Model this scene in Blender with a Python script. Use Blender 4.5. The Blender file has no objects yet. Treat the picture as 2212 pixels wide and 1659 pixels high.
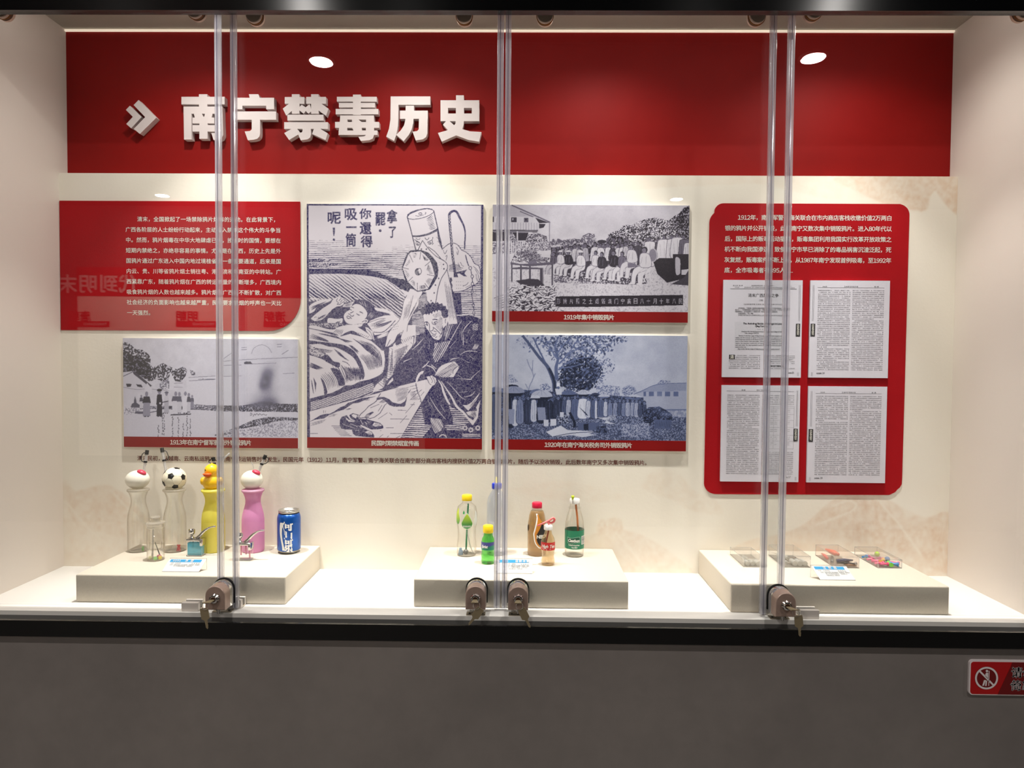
import bpy, bmesh, math, random
import numpy as np
from mathutils import Vector, Matrix

random.seed(7)
RNG = np.random.default_rng(11)
SC = bpy.context.scene
COL = SC.collection
PI = math.pi

# ------------------------------------------------------------------ camera
FPX, CX, CY = 1500.0, 1106.0, 829.5
CAM = np.array([0.0, 0.0, 1.45])
def _rot(yaw, pit, rol):
    c, s = math.cos(yaw), math.sin(yaw); rz = np.array([[c, -s, 0], [s, c, 0], [0, 0, 1]])
    c, s = math.cos(-pit), math.sin(-pit); rx = np.array([[1, 0, 0], [0, c, -s], [0, s, c]])
    c, s = math.cos(rol), math.sin(rol); ry = np.array([[c, 0, s], [0, 1, 0], [-s, 0, c]])
    return rz @ rx @ ry
ROT = _rot(0.01303507, 0.03116912, -0.00753534)
cam_d = bpy.data.cameras.new('camera')
cam_d.sensor_width = 36.0
cam_d.lens = FPX / 2212.0 * 36.0
cam_d.clip_start = 0.02
cam = bpy.data.objects.new('camera', cam_d)
COL.objects.link(cam)
m4 = Matrix.Identity(4)
for i in range(3):
    m4[i][0] = ROT[i, 0]; m4[i][1] = ROT[i, 2]; m4[i][2] = -ROT[i, 1]; m4[i][3] = CAM[i]
cam.matrix_world = m4
SC.camera = cam

def at(px, py, Y):
    "the point of the vertical plane y = Y seen at a photograph pixel"
    d = ROT @ np.array([(px - CX) / FPX, 1.0, -(py - CY) / FPX])
    return CAM + d * (Y / d[1])
def az(px, py, Z):
    d = ROT @ np.array([(px - CX) / FPX, 1.0, -(py - CY) / FPX])
    return CAM + d * ((Z - CAM[2]) / d[2])
def to_px(P):
    q = (np.asarray(P, float) - CAM) @ ROT
    return CX + FPX * q[..., 0] / q[..., 1], CY - FPX * q[..., 2] / q[..., 1]

# ------------------------------------------------------------------ view, world
SC.view_settings.view_transform = 'Standard'
SC.view_settings.look = 'None'
SC.view_settings.exposure = 0.80
SC.view_settings.gamma = 1.0
SC.view_settings.use_curve_mapping = False
SC.cycles.transparent_max_bounces = 40
SC.cycles.max_bounces = 12
SC.cycles.caustics_reflective = False
SC.cycles.caustics_refractive = False
SC.cycles.use_denoising = True
world = bpy.data.worlds.new('world')
SC.world = world
world.use_nodes = True
world.node_tree.nodes['Background'].inputs[0].default_value = (0.55, 0.56, 0.6, 1)
world.node_tree.nodes['Background'].inputs[1].default_value = 0.02

# ------------------------------------------------------------------ dimensions (metres)
XL, XR = -1.402, 1.294          # side walls of the case
YB, YR = 2.100, 2.140           # lower cream panel, recessed red header
ZF = 0.813                      # deck of the case
ZM = 2.012                      # top of the cream panel
ZRT = 2.4515                    # top of the red header
ZC = 2.4575                     # ceiling of the case
ZP = 0.886                      # tops of the plinths
YGR, YGF = 1.772, 1.748         # rear and front glass planes
SPOT_X = (-0.90, -0.335, 0.24, 0.93)
SPOT_Y = 1.84
ROOM_H = 2.80
CORE_E, BEAM_E, SPILL_E, ROOM_E, OPP_E = 56.0, 12.5, 6.0, 8.6, 16.0
SPOT_COL = (1.0, 0.957, 0.90)

def light(name, kind, loc, energy, color, **kw):
    d = bpy.data.lights.new(name, kind); d.energy = energy; d.color = color
    for k, v in kw.items(): setattr(d, k, v)
    o = bpy.data.objects.new(name, d); o.location = loc; COL.objects.link(o)
    return o
for i, x in enumerate(SPOT_X):
    light('case_core', 'SPOT', (x, SPOT_Y, ZC - 0.02), CORE_E, SPOT_COL, spot_size=math.radians(46), spot_blend=1.0, shadow_soft_size=0.016)
    light('case_beam', 'SPOT', (x, SPOT_Y, ZC - 0.02), BEAM_E, SPOT_COL, spot_size=math.radians(74), spot_blend=0.5, shadow_soft_size=0.016)
    light('case_spill', 'SPOT', (x, SPOT_Y, ZC - 0.02), SPILL_E, SPOT_COL, spot_size=math.radians(150), spot_blend=0.8, shadow_soft_size=0.016)
_fill = light('header_fill', 'AREA', (-0.054, 1.812, ZC - 0.006), 1.5, SPOT_COL, shape='RECTANGLE', size=2.5, size_y=0.02)  # added fill light without a fitting, lifts the red header and raised characters
_fill.rotation_euler = (math.radians(30), 0, 0)
ROOM_LAMPS = [(-0.91, 0.39), (1.27, 0.39), (-3.1, 0.39), (3.45, 0.39), (-2.95, -2.2), (-0.87, -2.2), (1.26, -2.2)]
for (x, y) in ROOM_LAMPS:
    light('room_beam', 'AREA', (x, y, ROOM_H - 0.008), ROOM_E, (1.0, 0.95, 0.9), shape='DISK', size=0.096)

# ------------------------------------------------------------------ colours and materials
def lin(c):
    c = [x / 255.0 for x in c]
    return tuple(x / 12.92 if x <= 0.04045 else ((x + 0.055) / 1.055) ** 2.4 for x in c)
def rgba(c): return (*lin(c), 1.0)

class NT:
    def __init__(s, name):
        s.m = bpy.data.materials.new(name); s.m.use_nodes = True
        s.t = s.m.node_tree; s.n = s.t.nodes; s.l = s.t.links
        s.b = s.n.get('Principled BSDF'); s.out = s.n.get('Material Output')
    def node(s, typ, **kw):
        n = s.n.new(typ)
        for k, v in kw.items(): setattr(n, k, v)
        return n
    def link(s, a, b): s.l.new(a, b)
    def tex(s, scale=(1, 1, 1)):
        tc = s.node('ShaderNodeTexCoord'); mp = s.node('ShaderNodeMapping')
        mp.inputs['Scale'].default_value = scale
        s.link(tc.outputs['Object'], mp.inputs['Vector']); return mp.outputs['Vector']
    def noise(s, vec, scale, detail=4, rough=0.55, dist=0.0):
        n = s.node('ShaderNodeTexNoise'); n.inputs['Scale'].default_value = scale
        n.inputs['Detail'].default_value = detail; n.inputs['Roughness'].default_value = rough
        n.inputs['Distortion'].default_value = dist
        s.link(vec, n.inputs['Vector']); return n.outputs['Fac']
    def ramp(s, fac, stops):
        r = s.node('ShaderNodeValToRGB'); e = r.color_ramp.elements
        while len(e) < len(stops): e.new(0.5)
        for k, (p, c) in enumerate(stops): e[k].position = p; e[k].color = c
        s.link(fac, r.inputs[0]); return r.outputs[0]
    def bump(s, fac, strength, dist=0.001):
        b = s.node('ShaderNodeBump'); b.inputs['Strength'].default_value = strength; b.inputs['Distance'].default_value = dist
        s.link(fac, b.inputs['Height']); s.link(b.outputs[0], s.b.inputs['Normal'])

def mat(name, col, rough=0.5, metal=0.0, var=0.0, scale=30, bump=0.0, bscale=200, spec=0.5, coat=0.0, emit=0.0, bdist=0.001, aniso=0.0):
    t = NT(name); b = t.b
    b.inputs['Base Color'].default_value = rgba(col)
    b.inputs['Roughness'].default_value = rough
    b.inputs['Metallic'].default_value = metal
    b.inputs['Specular IOR Level'].default_value = spec
    b.inputs['Coat Weight'].default_value = coat
    b.inputs['Anisotropic'].default_value = aniso
    if emit:
        b.inputs['Emission Color'].default_value = rgba(col); b.inputs['Emission Strength'].default_value = emit
    v = None
    if var or bump: v = t.tex()
    if var:
        f = t.noise(v, scale)
        c = lin(col)
        t.link(t.ramp(f, [(0.3, (*[x * (1 - var) for x in c], 1)), (0.7, (*[min(1, x * (1 + var)) for x in c], 1))]), b.inputs['Base Color'])
    if bump:
        t.bump(t.noise(v, bscale, 5), bump, bdist)
    return t.m

def clear(name, tint=(255, 255, 255), f0=0.04, power=5.0, rim=1.0, rimcol=None, rough=0.0, haze=0.0, hazecol=(235, 235, 240), edge=None):
    "thin clear sheet: straight-through transparency plus a Fresnel mirror term, the same from both sides"
    t = NT(name); t.n.remove(t.b)
    tr = t.node('ShaderNodeBsdfTransparent'); tr.inputs[0].default_value = rgba(tint)
    gl = t.node('ShaderNodeBsdfGlossy'); gl.inputs['Color'].default_value = (1, 1, 1, 1); gl.inputs['Roughness'].default_value = rough
    lw = t.node('ShaderNodeLayerWeight'); lw.inputs[0].default_value = 0.5
    pw = t.node('ShaderNodeMath', operation='POWER'); t.link(lw.outputs['Facing'], pw.inputs[0]); pw.inputs[1].default_value = power
    ma = t.node('ShaderNodeMath', operation='MULTIPLY_ADD'); t.link(pw.outputs[0], ma.inputs[0])
    ma.inputs[1].default_value = (1 - f0) * rim; ma.inputs[2].default_value = f0; ma.use_clamp = True
    mx = t.node('ShaderNodeMixShader'); t.link(ma.outputs[0], mx.inputs[0])
    if edge:
        p2 = t.node('ShaderNodeMath', operation='POWER'); t.link(lw.outputs['Facing'], p2.inputs[0]); p2.inputs[1].default_value = 3.0
        cm = t.node('ShaderNodeMix', data_type='RGBA'); t.link(p2.outputs[0], cm.inputs[0]); cm.inputs[6].default_value = rgba(tint); cm.inputs[7].default_value = rgba(edge)
        t.link(cm.outputs[2], tr.inputs[0])
    src = tr.outputs[0]
    if haze:
        df = t.node('ShaderNodeBsdfDiffuse'); df.inputs[0].default_value = rgba(hazecol)
        tl = t.node('ShaderNodeBsdfTranslucent'); tl.inputs[0].default_value = rgba(hazecol)
        m1 = t.node('ShaderNodeMixShader'); m1.inputs[0].default_value = 0.5
        t.link(df.outputs[0], m1.inputs[1]); t.link(tl.outputs[0], m1.inputs[2])
        m2 = t.node('ShaderNodeMixShader'); m2.inputs[0].default_value = haze
        t.link(src, m2.inputs[1]); t.link(m1.outputs[0], m2.inputs[2]); src = m2.outputs[0]
    t.link(src, mx.inputs[1]); t.link(gl.outputs[0], mx.inputs[2]); t.link(mx.outputs[0], t.out.inputs[0])
    return t.m

def frosted(name, col, tcol=None, seethru=0.06):
    t = NT(name); t.n.remove(t.b)
    df = t.node('ShaderNodeBsdfDiffuse'); df.inputs[0].default_value = rgba(col)
    tl = t.node('ShaderNodeBsdfTranslucent'); tl.inputs[0].default_value = rgba(tcol or col)
    gl = t.node('ShaderNodeBsdfGlossy'); gl.inputs['Roughness'].default_value = 0.35
    tr = t.node('ShaderNodeBsdfTransparent'); tr.inputs[0].default_value = rgba(col)
    m1 = t.node('ShaderNodeMixShader'); m1.inputs[0].default_value = 0.5; t.link(df.outputs[0], m1.inputs[1]); t.link(tl.outputs[0], m1.inputs[2])
    m2 = t.node('ShaderNodeMixShader'); m2.inputs[0].default_value = seethru; t.link(m1.outputs[0], m2.inputs[1]); t.link(tr.outputs[0], m2.inputs[2])
    m3 = t.node('ShaderNodeMixShader'); m3.inputs[0].default_value = 0.05; t.link(m2.outputs[0], m3.inputs[1]); t.link(gl.outputs[0], m3.inputs[2])
    t.link(m3.outputs[0], t.out.inputs[0]); return t.m

def vcol_mat(name, rough=0.45, spec=0.35):
    t = NT(name); a = t.node('ShaderNodeAttribute'); a.attribute_name = 'ink'
    t.link(a.outputs['Color'], t.b.inputs['Base Color'])
    t.b.inputs['Roughness'].default_value = rough; t.b.inputs['Specular IOR Level'].default_value = spec
    return t.m

# ------------------------------------------------------------------ object helpers
ORG = {}
def tag(o, label=None, cat=None, group=None, kind=None):
    if label: o['label'] = label
    if cat: o['category'] = cat
    if group: o['group'] = group
    if kind: o['kind'] = kind
    return o
def root(name, loc, label, cat, group=None, kind=None):
    o = bpy.data.objects.new(name, None); COL.objects.link(o); o.location = loc; o.empty_display_size = 0.02
    ORG[o.name] = np.array(loc, float)
    return tag(o, label, cat, group, kind)
def org_of(parent):
    return ORG[parent.name]
def mesh(name, V, F, m, parent=None, loc=None, smooth=False, angle=None):
    "V are world coordinates; they are stored relative to the parent's (or the thing's own) base point"
    V = np.asarray(V, float).reshape(-1, 3)
    if parent is not None: o0 = org_of(parent)
    elif loc is not None: o0 = np.array(loc, float)
    else: o0 = np.array([(V[:, 0].min() + V[:, 0].max()) / 2, (V[:, 1].min() + V[:, 1].max()) / 2, V[:, 2].min()])
    me = bpy.data.meshes.new(name)
    me.from_pydata((V - o0).tolist(), [], [list(map(int, f)) for f in F])
    mats = m if isinstance(m, (list, tuple)) else [m]
    for q in mats: me.materials.append(q)
    if smooth:
        me.polygons.foreach_set('use_smooth', [True] * len(me.polygons))
        if angle is not None:
            try: me.set_sharp_from_angle(angle=math.radians(angle))
            except Exception: pass
    me.update()
    o = bpy.data.objects.new(name, me); COL.objects.link(o)
    if parent is not None:
        o.parent = parent; ORG[o.name] = o0
    else:
        o.location = o0; ORG[o.name] = o0
    return o
class MB:
    "collects shapes for one mesh"
    def __init__(s): s.V = []; s.F = []
    def add(s, V, F):
        k = len(s.V); s.V += [tuple(v) for v in V]; s.F += [[i + k for i in f] for f in F]; return s
    def box(s, x0, x1, y0, y1, z0, z1):
        V = [(x0, y0, z0), (x1, y0, z0), (x1, y1, z0), (x0, y1, z0), (x0, y0, z1), (x1, y0, z1), (x1, y1, z1), (x0, y1, z1)]
        return s.add(V, [(0, 3, 2, 1), (4, 5, 6, 7), (0, 1, 5, 4), (1, 2, 6, 5), (2, 3, 7, 6), (3, 0, 4, 7)])
    def rbox(s, x0, x1, y0, y1, z0, z1, b=0.002, seg=2):
        bm = bmesh.new(); bmesh.ops.create_cube(bm, size=1.0)
        for v in bm.verts: v.co = Vector(((x0 + x1) / 2 + v.co.x * (x1 - x0), (y0 + y1) / 2 + v.co.y * (y1 - y0), (z0 + z1) / 2 + v.co.z * (z1 - z0)))
        bmesh.ops.bevel(bm, geom=bm.edges[:] , offset=b, segments=seg, affect='EDGES', profile=0.5)
        bm.verts.index_update()
        s.add([v.co[:] for v in bm.verts], [[v.index for v in f.verts] for f in bm.faces]); bm.free(); return s
    def prism(s, pts, y0, y1):
        "polygon given in x,z extruded from y0 (front) to y1"
        n = len(pts); a = 0
        for i in range(n):
            a += pts[i][0] * pts[(i + 1) % n][1] - pts[(i + 1) % n][0] * pts[i][1]
        if a < 0: pts = pts[::-1]
        V = [(p[0], y0, p[1]) for p in pts] + [(p[0], y1, p[1]) for p in pts]
        F = [list(range(n)), list(range(2 * n - 1, n - 1, -1))] + [[(i + 1) % n, i, i + n, (i + 1) % n + n] for i in range(n)]
        return s.add(V, F)
    def prismz(s, pts, z0, z1):
        n = len(pts); a = 0
        for i in range(n): a += pts[i][0] * pts[(i + 1) % n][1] - pts[(i + 1) % n][0] * pts[i][1]
        if a < 0: pts = pts[::-1]
        V = [(p[0], p[1], z0) for p in pts] + [(p[0], p[1], z1) for p in pts]
        F = [list(range(n - 1, -1, -1)), list(range(n, 2 * n))] + [[i, (i + 1) % n, (i + 1) % n + n, i + n] for i in range(n)]
        return s.add(V, F)
    def lathe(s, prof, c, seg=32, sq=None):
        "profile of (radius, z) turned about the vertical through c; sq(angle, z) may scale the radius"
        n = len(prof); V = []; F = []
        for (r, z) in prof:
            for k in range(seg):
                a = 2 * PI * k / seg; q = r * (sq(a, z) if sq else 1.0)
                V.append((c[0] + q * math.cos(a), c[1] + q * math.sin(a), c[2] + z))
        for i in range(n - 1):
            for k in range(seg):
                k2 = (k + 1) % seg
                F.append((i * seg + k, i * seg + k2, (i + 1) * seg + k2, (i + 1) * seg + k))
        if prof[0][0] > 1e-6: F.append(list(range(seg - 1, -1, -1)))
        if prof[-1][0] > 1e-6: F.append([(n - 1) * seg + k for k in range(seg)])
        return s.add(V, F)
    def shell(s, prof, c, t=0.001, seg=32, sq=None, cap=True):
        "open vessel with wall thickness t"
        out = [(0.0005, prof[0][1])] + list(prof)
        inn = [(max(r - t, 0.0004), z + (t if i == 0 else 0)) for i, (r, z) in enumerate(prof)][::-1] + [(0.0005, prof[0][1] + t)]
        n0 = len(s.V); s.lathe(out + inn, c, seg, sq); return s
    def tube(s, pts, r, seg=10, caps=True):
        P = [Vector(p) for p in pts]; R = r if isinstance(r, (list, tuple)) else [r] * len(P)
        V = []; F = []; up = None
        for i, p in enumerate(P):
            d = (P[min(i + 1, len(P) - 1)] - P[max(i - 1, 0)]).normalized()
            if up is None:
                up = Vector((0, 0, 1)) if abs(d.z) < 0.9 else Vector((1, 0, 0))
            u = d.cross(up).normalized() if d.cross(up).length > 1e-6 else Vector((1, 0, 0))
            w = u.cross(d).normalized(); up = w
            for k in range(seg):
                a = 2 * PI * k / seg; q = p + (u * math.cos(a) + w * math.sin(a)) * R[i]; V.append(q[:])
        for i in range(len(P) - 1):
            for k in range(seg):
                k2 = (k + 1) % seg
                F.append((i * seg + k, i * seg + k2, (i + 1) * seg + k2, (i + 1) * seg + k))
        if caps: F.append(list(range(seg - 1, -1, -1))); F.append([(len(P) - 1) * seg + k for k in range(seg)])
        return s.add(V, F)
    def ball(s, c, rx, ry=None, rz=None, seg=24, rings=14, M=None):
        ry = ry or rx; rz = rz or rx; V = []; F = []
        for i in range(rings + 1):
            th = PI * i / rings
            for k in range(seg):
                a = 2 * PI * k / seg
                q = Vector((rx * math.sin(th) * math.cos(a), ry * math.sin(th) * math.sin(a), rz * math.cos(th)))
                if M is not None: q = M @ q
                V.append((c[0] + q.x, c[1] + q.y, c[2] + q.z))
        for i in range(rings):
            for k in range(seg):
                k2 = (k + 1) % seg
                F.append((i * seg + k, (i + 1) * seg + k, (i + 1) * seg + k2, i * seg + k2))
        return s.add(V, F)
    def build(s, name, m, parent=None, loc=None, smooth=False, angle=None):
        return mesh(name, s.V, s.F, m, parent, loc, smooth, angle)

# ------------------------------------------------------------------ glyphs
_G = {}
def _load_glyphs(chars):
    chars = [c for c in chars if c not in _G and c not in ' \u3000']
    obs = []
    for ch in chars:
        c = bpy.data.curves.new('g', 'FONT'); c.body = (chr(ord(ch) + 0xFEE0) if ch in '0123456789' else ch); c.size = 1.0; c.resolution_u = 2; c.fill_mode = 'FRONT'
        o = bpy.data.objects.new('g', c); COL.objects.link(o); obs.append((ch, o, c))
    if not obs: return
    dg = bpy.context.evaluated_depsgraph_get(); dg.update()
    for ch, o, c in obs:
        me = o.evaluated_get(dg).to_mesh()
        V = np.array([v.co[:2] for v in me.vertices]) if len(me.vertices) else np.zeros((0, 2))
        F = [list(p.vertices) for p in me.polygons]
        cnt = {}
        for f in F:
            for i in range(len(f)):
                e = (f[i], f[(i + 1) % len(f)]); k = (min(e), max(e)); cnt[k] = cnt.get(k, 0) + 1
        E = [k for k, n in cnt.items() if n == 1]
        _G[ch] = (V, F, E)
        o.evaluated_get(dg).to_mesh_clear()
    for ch, o, c in obs:
        bpy.data.objects.remove(o); bpy.data.curves.remove(c)
def wide(ch): return ord(ch) > 0x2E7F or ch in '\u2018\u2019\u201c\u201d'
def adv_of(ch):
    if ch == ' ': return 0.3
    if wide(ch): return 1.0
    V = _G[ch][0]
    return (0.56 if ch.isdigit() else V[:, 0].max() - V[:, 0].min() + 0.11) if len(V) else 0.3
def text2d(s, size=1.0, bold=0.0, width=None, italic=0.0, track=0.0, align='l'):
    "outline text in a plane: baseline at y = 0, returns (V, F); width stretches the spacing to fit"
    _load_glyphs(sorted(set(s)))
    advs = [adv_of(c) + track for c in s]
    tot = sum(advs)
    k = 1.0
    if width is not None: k = width / (tot * size)
    Vs = []; Fs = []; n = 0; x = 0.0
    for c, a in zip(s, advs):
        if c in _G and len(_G[c][0]):
            V, F, E = _G[c]
            if wide(c): v = V + np.array([(a - 1.0) / 2 , 0.0]) ; off = x * k + (k - 1) * 0.5 * a
            else: v = V - np.array([V[:, 0].min() - ((0.56 - (V[:, 0].max() - V[:, 0].min())) / 2 if c.isdigit() else 0.055), 0]); off = x * k + (k - 1) * 0.5 * a
            v = v.copy(); v[:, 0] += off
            base = n; Vs.append(v); n += len(v)
            Fs += [[i + base for i in f] for f in F]
            if bold:
                R = []
                for (i, j) in E:
                    p, q = v[i], v[j]; d = q - p; L = math.hypot(*d)
                    if L < 1e-6: continue
                    d = d / L * bold; nn = np.array([-d[1], d[0]])
                    R += [p - d * 0.6 - nn, q + d * 0.6 - nn, q + d * 0.6 + nn, p - d * 0.6 + nn]
                    Fs.append([n, n + 1, n + 2, n + 3]); n += 4
                if R: Vs.append(np.array(R))
        x += a
    V = np.concatenate(Vs) if Vs else np.zeros((0, 2))
    V = V * size
    if italic: V[:, 0] += V[:, 1] * italic
    w = tot * size * k
    if align == 'c': V[:, 0] -= w / 2
    if align == 'r': V[:, 0] -= w
    return V, Fs
class Text:
    "gathers runs of lettering lying on one surface"
    def __init__(s): s.V = []; s.F = []; s.n = 0
    def add2(s, V, F, fn):
        P = [tuple(fn(a, b)) for a, b in V]
        s.V += P; s.F += [[i + s.n for i in f] for f in F]; s.n += len(P)
    def flat(s, txt, x, z, size, y, **kw):
        V, F = text2d(txt, size, **kw)
        s.add2(V, F, lambda a, b: (x + a, y, z + b)); return s
    def build(s, name, m, parent): return mesh(name, s.V, s.F, m, parent)
def cap_mid(size): return size * 0.38        # baseline offset that centres CJK characters
def rect_px(tl, tr, br, bl, Y):
    a, b, c, d = at(*tl, Y), at(*tr, Y), at(*br, Y), at(*bl, Y)
    return (a[0] + d[0]) / 2, (b[0] + c[0]) / 2, (c[2] + d[2]) / 2, (a[2] + b[2]) / 2
# =================================================================== the setting
M = {}
M['cream_side'] = mat('painted_side_panel', (222, 212, 202), 0.6, var=0.015, scale=3, bump=0.05, bscale=120)
M['deck'] = mat('white_deck', (232, 229, 223), 0.45, var=0.01, scale=4)
M['ceil'] = mat('case_ceiling_board', (176, 173, 162), 0.6, var=0.03, scale=5)
M['black_gloss'] = mat('black_brushed_steel', (6, 6, 7), 0.12, metal=0.0, spec=0.4, coat=0.0, bump=0.02, bscale=60)
M['black_beam'] = NT('black_brushed_beam').m
def _beam():
    t = NT('black_brushed_beam'); b = t.b
    b.inputs['Base Color'].default_value = rgba((5, 6, 8)); b.inputs['Roughness'].default_value = 0.27
    b.inputs['Anisotropic'].default_value = 0.95; b.inputs['Anisotropic Rotation'].default_value = 0.25
    tg = t.node('ShaderNodeTangent', direction_type='RADIAL', axis='Z'); t.link(tg.outputs[0], b.inputs['Tangent'])
    b.inputs['Specular IOR Level'].default_value = 0.6
    return t.m
M['black_beam'] = _beam()
def _grey():
    t = NT('grey_render_wall'); b = t.b; v = t.tex()
    f = t.noise(v, 2.2, 6, 0.6); g = t.noise(v, 24, 5, 0.6)
    mx = t.node('ShaderNodeMath', operation='MULTIPLY_ADD'); t.link(g, mx.inputs[0]); mx.inputs[1].default_value = 0.25; t.link(f, mx.inputs[2])
    t.link(t.ramp(mx.outputs[0], [(0.35, rgba((112, 106, 103))), (0.75, rgba((130, 123, 119)))]), b.inputs['Base Color'])
    b.inputs['Roughness'].default_value = 0.42; b.inputs['Specular IOR Level'].default_value = 0.5
    t.bump(t.noise(v, 90, 5), 0.12, 0.001); return t.m
M['grey'] = _grey()
M['white'] = mat('white_paint', (235, 233, 228), 0.5)
M['led'] = mat('led_diffuser', (255, 236, 214), 0.5, emit=0.36)

def _mural():
    "cream wall covering with embossed grain and faint printed hills"
    t = NT('cream_mural'); b = t.b; v = t.tex()
    sx = t.node('ShaderNodeSeparateXYZ'); t.link(v, sx.inputs[0])
    base = t.ramp(t.noise(v, 1.4, 5, 0.6), [(0.35, rgba((233, 225, 210))), (0.7, rgba((238, 232, 220)))])
    at_ = t.node('ShaderNodeAttribute'); at_.attribute_name = 'ink'
    sp = t.node('ShaderNodeSeparateColor'); t.link(at_.outputs['Color'], sp.inputs[0])
    veins = t.noise(t.tex((2.2, 2.2, 1.3)), 9.0, 10, 0.75, 1.6)
    vm = t.ramp(veins, [(0.40, (0.62, 0.62, 0.62, 1)), (0.60, (1, 1, 1, 1))])
    mu = t.node('ShaderNodeMath', operation='MULTIPLY'); t.link(sp.outputs[0], mu.inputs[0]); t.link(vm, mu.inputs[1])
    mx = t.node('ShaderNodeMix', data_type='RGBA'); t.link(mu.outputs[0], mx.inputs[0]); t.link(base, mx.inputs[6]); mx.inputs[7].default_value = rgba((210, 172, 138))
    t.link(mx.outputs[2], b.inputs['Base Color'])
    b.inputs['Roughness'].default_value = 0.55; b.inputs['Specular IOR Level'].default_value = 0.3
    t.bump(t.noise(v, 95, 4, 0.6), 0.22, 0.0015); return t.m
M['mural'] = _mural()
def _red(name, c0, c1, bump=0.25):
    t = NT(name); b = t.b; v = t.tex()
    t.link(t.ramp(t.noise(v, 5, 5, 0.6), [(0.35, rgba(c0)), (0.7, rgba(c1))]), b.inputs['Base Color'])
    b.inputs['Roughness'].default_value = 0.55; b.inputs['Specular IOR Level'].default_value = 0.12
    t.bump(t.noise(v, 420, 3, 0.7), bump, 0.0012); return t.m
M['red_head'] = _red('red_header_cloth', (132, 15, 13), (140, 18, 15), 0.2)
M['red_pan'] = _red('red_panel_film', (160, 14, 22), (168, 17, 26), 0.35)
M['plinth'] = mat('plinth_fabric', (206, 196, 180), 0.85, var=0.04, scale=260, bump=0.5, bscale=700, spec=0.2)
M['glass'] = clear('door_glass', (251, 252, 252), rim=0.62)

def struct(name, mb, m, label, cat, **kw):
    o = mb.build(name, m, **kw); return tag(o, label, cat, kind='structure')

WALLB = struct('wall_back', MB().box(XL, XR, YB, YB + 0.04, ZF - 0.02, ZM), M['mural'], 'cream back panel of the display case with faint printed hills', 'wall')
struct('trim_1', MB().box(XL, XR, YR, YR + 0.03, ZM - 0.05, ZRT), M['red_head'], 'deep red header panel across the top of the case', 'header panel')
struct('wall_back_upper', MB().box(XL, XR, YR + 0.001, YR + 0.03, ZRT, ZC + 0.02), M['white'], 'thin white strip of wall above the red header', 'wall')
struct('wall_left', MB().box(XL - 0.03, XL, 1.69, YR + 0.03, ZF - 0.02, 2.62), M['cream_side'], 'off-white left side panel of the display case', 'wall')
struct('wall_right', MB().box(XR, XR + 0.03, 1.69, YR + 0.03, ZF - 0.02, 2.62), M['cream_side'], 'off-white right side panel of the display case', 'wall')
struct('ceiling_case', MB().box(XL, XR, 1.80, YR + 0.03, ZC, ZC + 0.03), M['ceil'], 'grey inner ceiling of the display case', 'ceiling')
struct('floor_case', MB().box(XL, XR, 1.7215, YB, ZF - 0.03, ZF), M['deck'], 'white deck inside the display case', 'deck')
# LED strip along the top of the header
a = at(1106, 62.5, YR); b_ = at(1106, 69.5, YR)
struct('trim_2', MB().box(XL, XR, YR - 0.006, YR, ZRT - 0.0005, ZC - 0.001), M['led'], 'lit white strip between red header and case ceiling', 'light strip')
# black beam above and sill below
bm_ = MB().box(-2.6, 2.6, 1.685, 1.7075, 2.290, 2.80)
struct('trim_3', bm_, M['black_beam'], 'glossy black beam across the top of the display case', 'beam')
sill = MB().box(-2.6, 2.6, 1.685, 1.7215, 0.7620, 0.8020)
sill.box(-2.6, 2.6, 1.70, 1.80, 0.7640, 0.7830)
struct('trim_4', sill, M['black_gloss'], 'glossy black sill below the sliding glass doors', 'sill')
struct('wall_front', MB().box(-2.6, 2.6, 1.699, 1.80, 0.0, 0.762), M['grey'], 'grey rendered wall below the display case', 'wall')
struct('wall_front_side', MB().box(-2.6, XL - 0.03, 1.73, 1.80, 0.762, 2.80).box(XR + 0.03, 2.6, 1.73, 1.80, 0.762, 2.80), M['grey'], 'grey wall to either side of the display case', 'wall')
M['rail'] = mat('rail_aluminium', (120, 118, 112), 0.35, metal=0.6)
struct('trim_5', MB().box(XL, XR, 1.735, 1.795, 2.355, 2.40).box(XL, XR, 1.7075, 1.80, ZC, ZC + 0.03), M['rail'], 'aluminium door rail behind the black beam', 'rail')

# plinths
def plinth(x0, x1, yf, label):
    o = MB().rbox(x0, x1, yf, YB - 0.001, ZF, ZP, 0.0035, 3).build('display_plinth', M['plinth'], smooth=True, angle=60)
    return tag(o, label, 'plinth')
plinth(-1.163, -0.6105, 1.787, 'pale fabric-covered plinth under the four tall bottles and the can')
plinth(-0.2745, 0.2822, 1.783, 'pale fabric-covered plinth under the six modified drink bottles')
plinth(0.543, 1.098, 1.770, 'pale fabric-covered plinth under the four clear boxes')

# ------------------------------------------------------------------ room behind the camera
M['dark_wall'] = mat('dark_room_wall', (66, 63, 61), 0.6, var=0.04, scale=2)
M['room_floor'] = mat('grey_stone_floor', (128, 125, 121), 0.45, var=0.06, scale=3)
M['room_ceiling'] = mat('dark_room_ceiling', (70, 70, 72), 0.8)
M['opp_wall'] = mat('pale_exhibition_wall', (226, 218, 204), 0.6)
struct('floor', MB().box(-4.6, 4.6, -3.2, 1.70, -0.05, 0.0), M['room_floor'], 'grey stone floor of the exhibition room', 'floor')
struct('ceiling', MB().box(-4.6, 4.6, -3.2, 1.80, ROOM_H, ROOM_H + 0.05), M['room_ceiling'], 'dark ceiling of the exhibition room', 'ceiling')
struct('wall_opposite', MB().box(-4.6, 4.6, -3.2, -2.6, 0.0, ROOM_H), M['dark_wall'], 'grey wall of the room behind the camera', 'wall')
struct('wall_left_room', MB().box(-4.7, -4.6, -3.2, 1.80, 0.0, ROOM_H), M['dark_wall'], 'left side wall of the exhibition room', 'wall')
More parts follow.
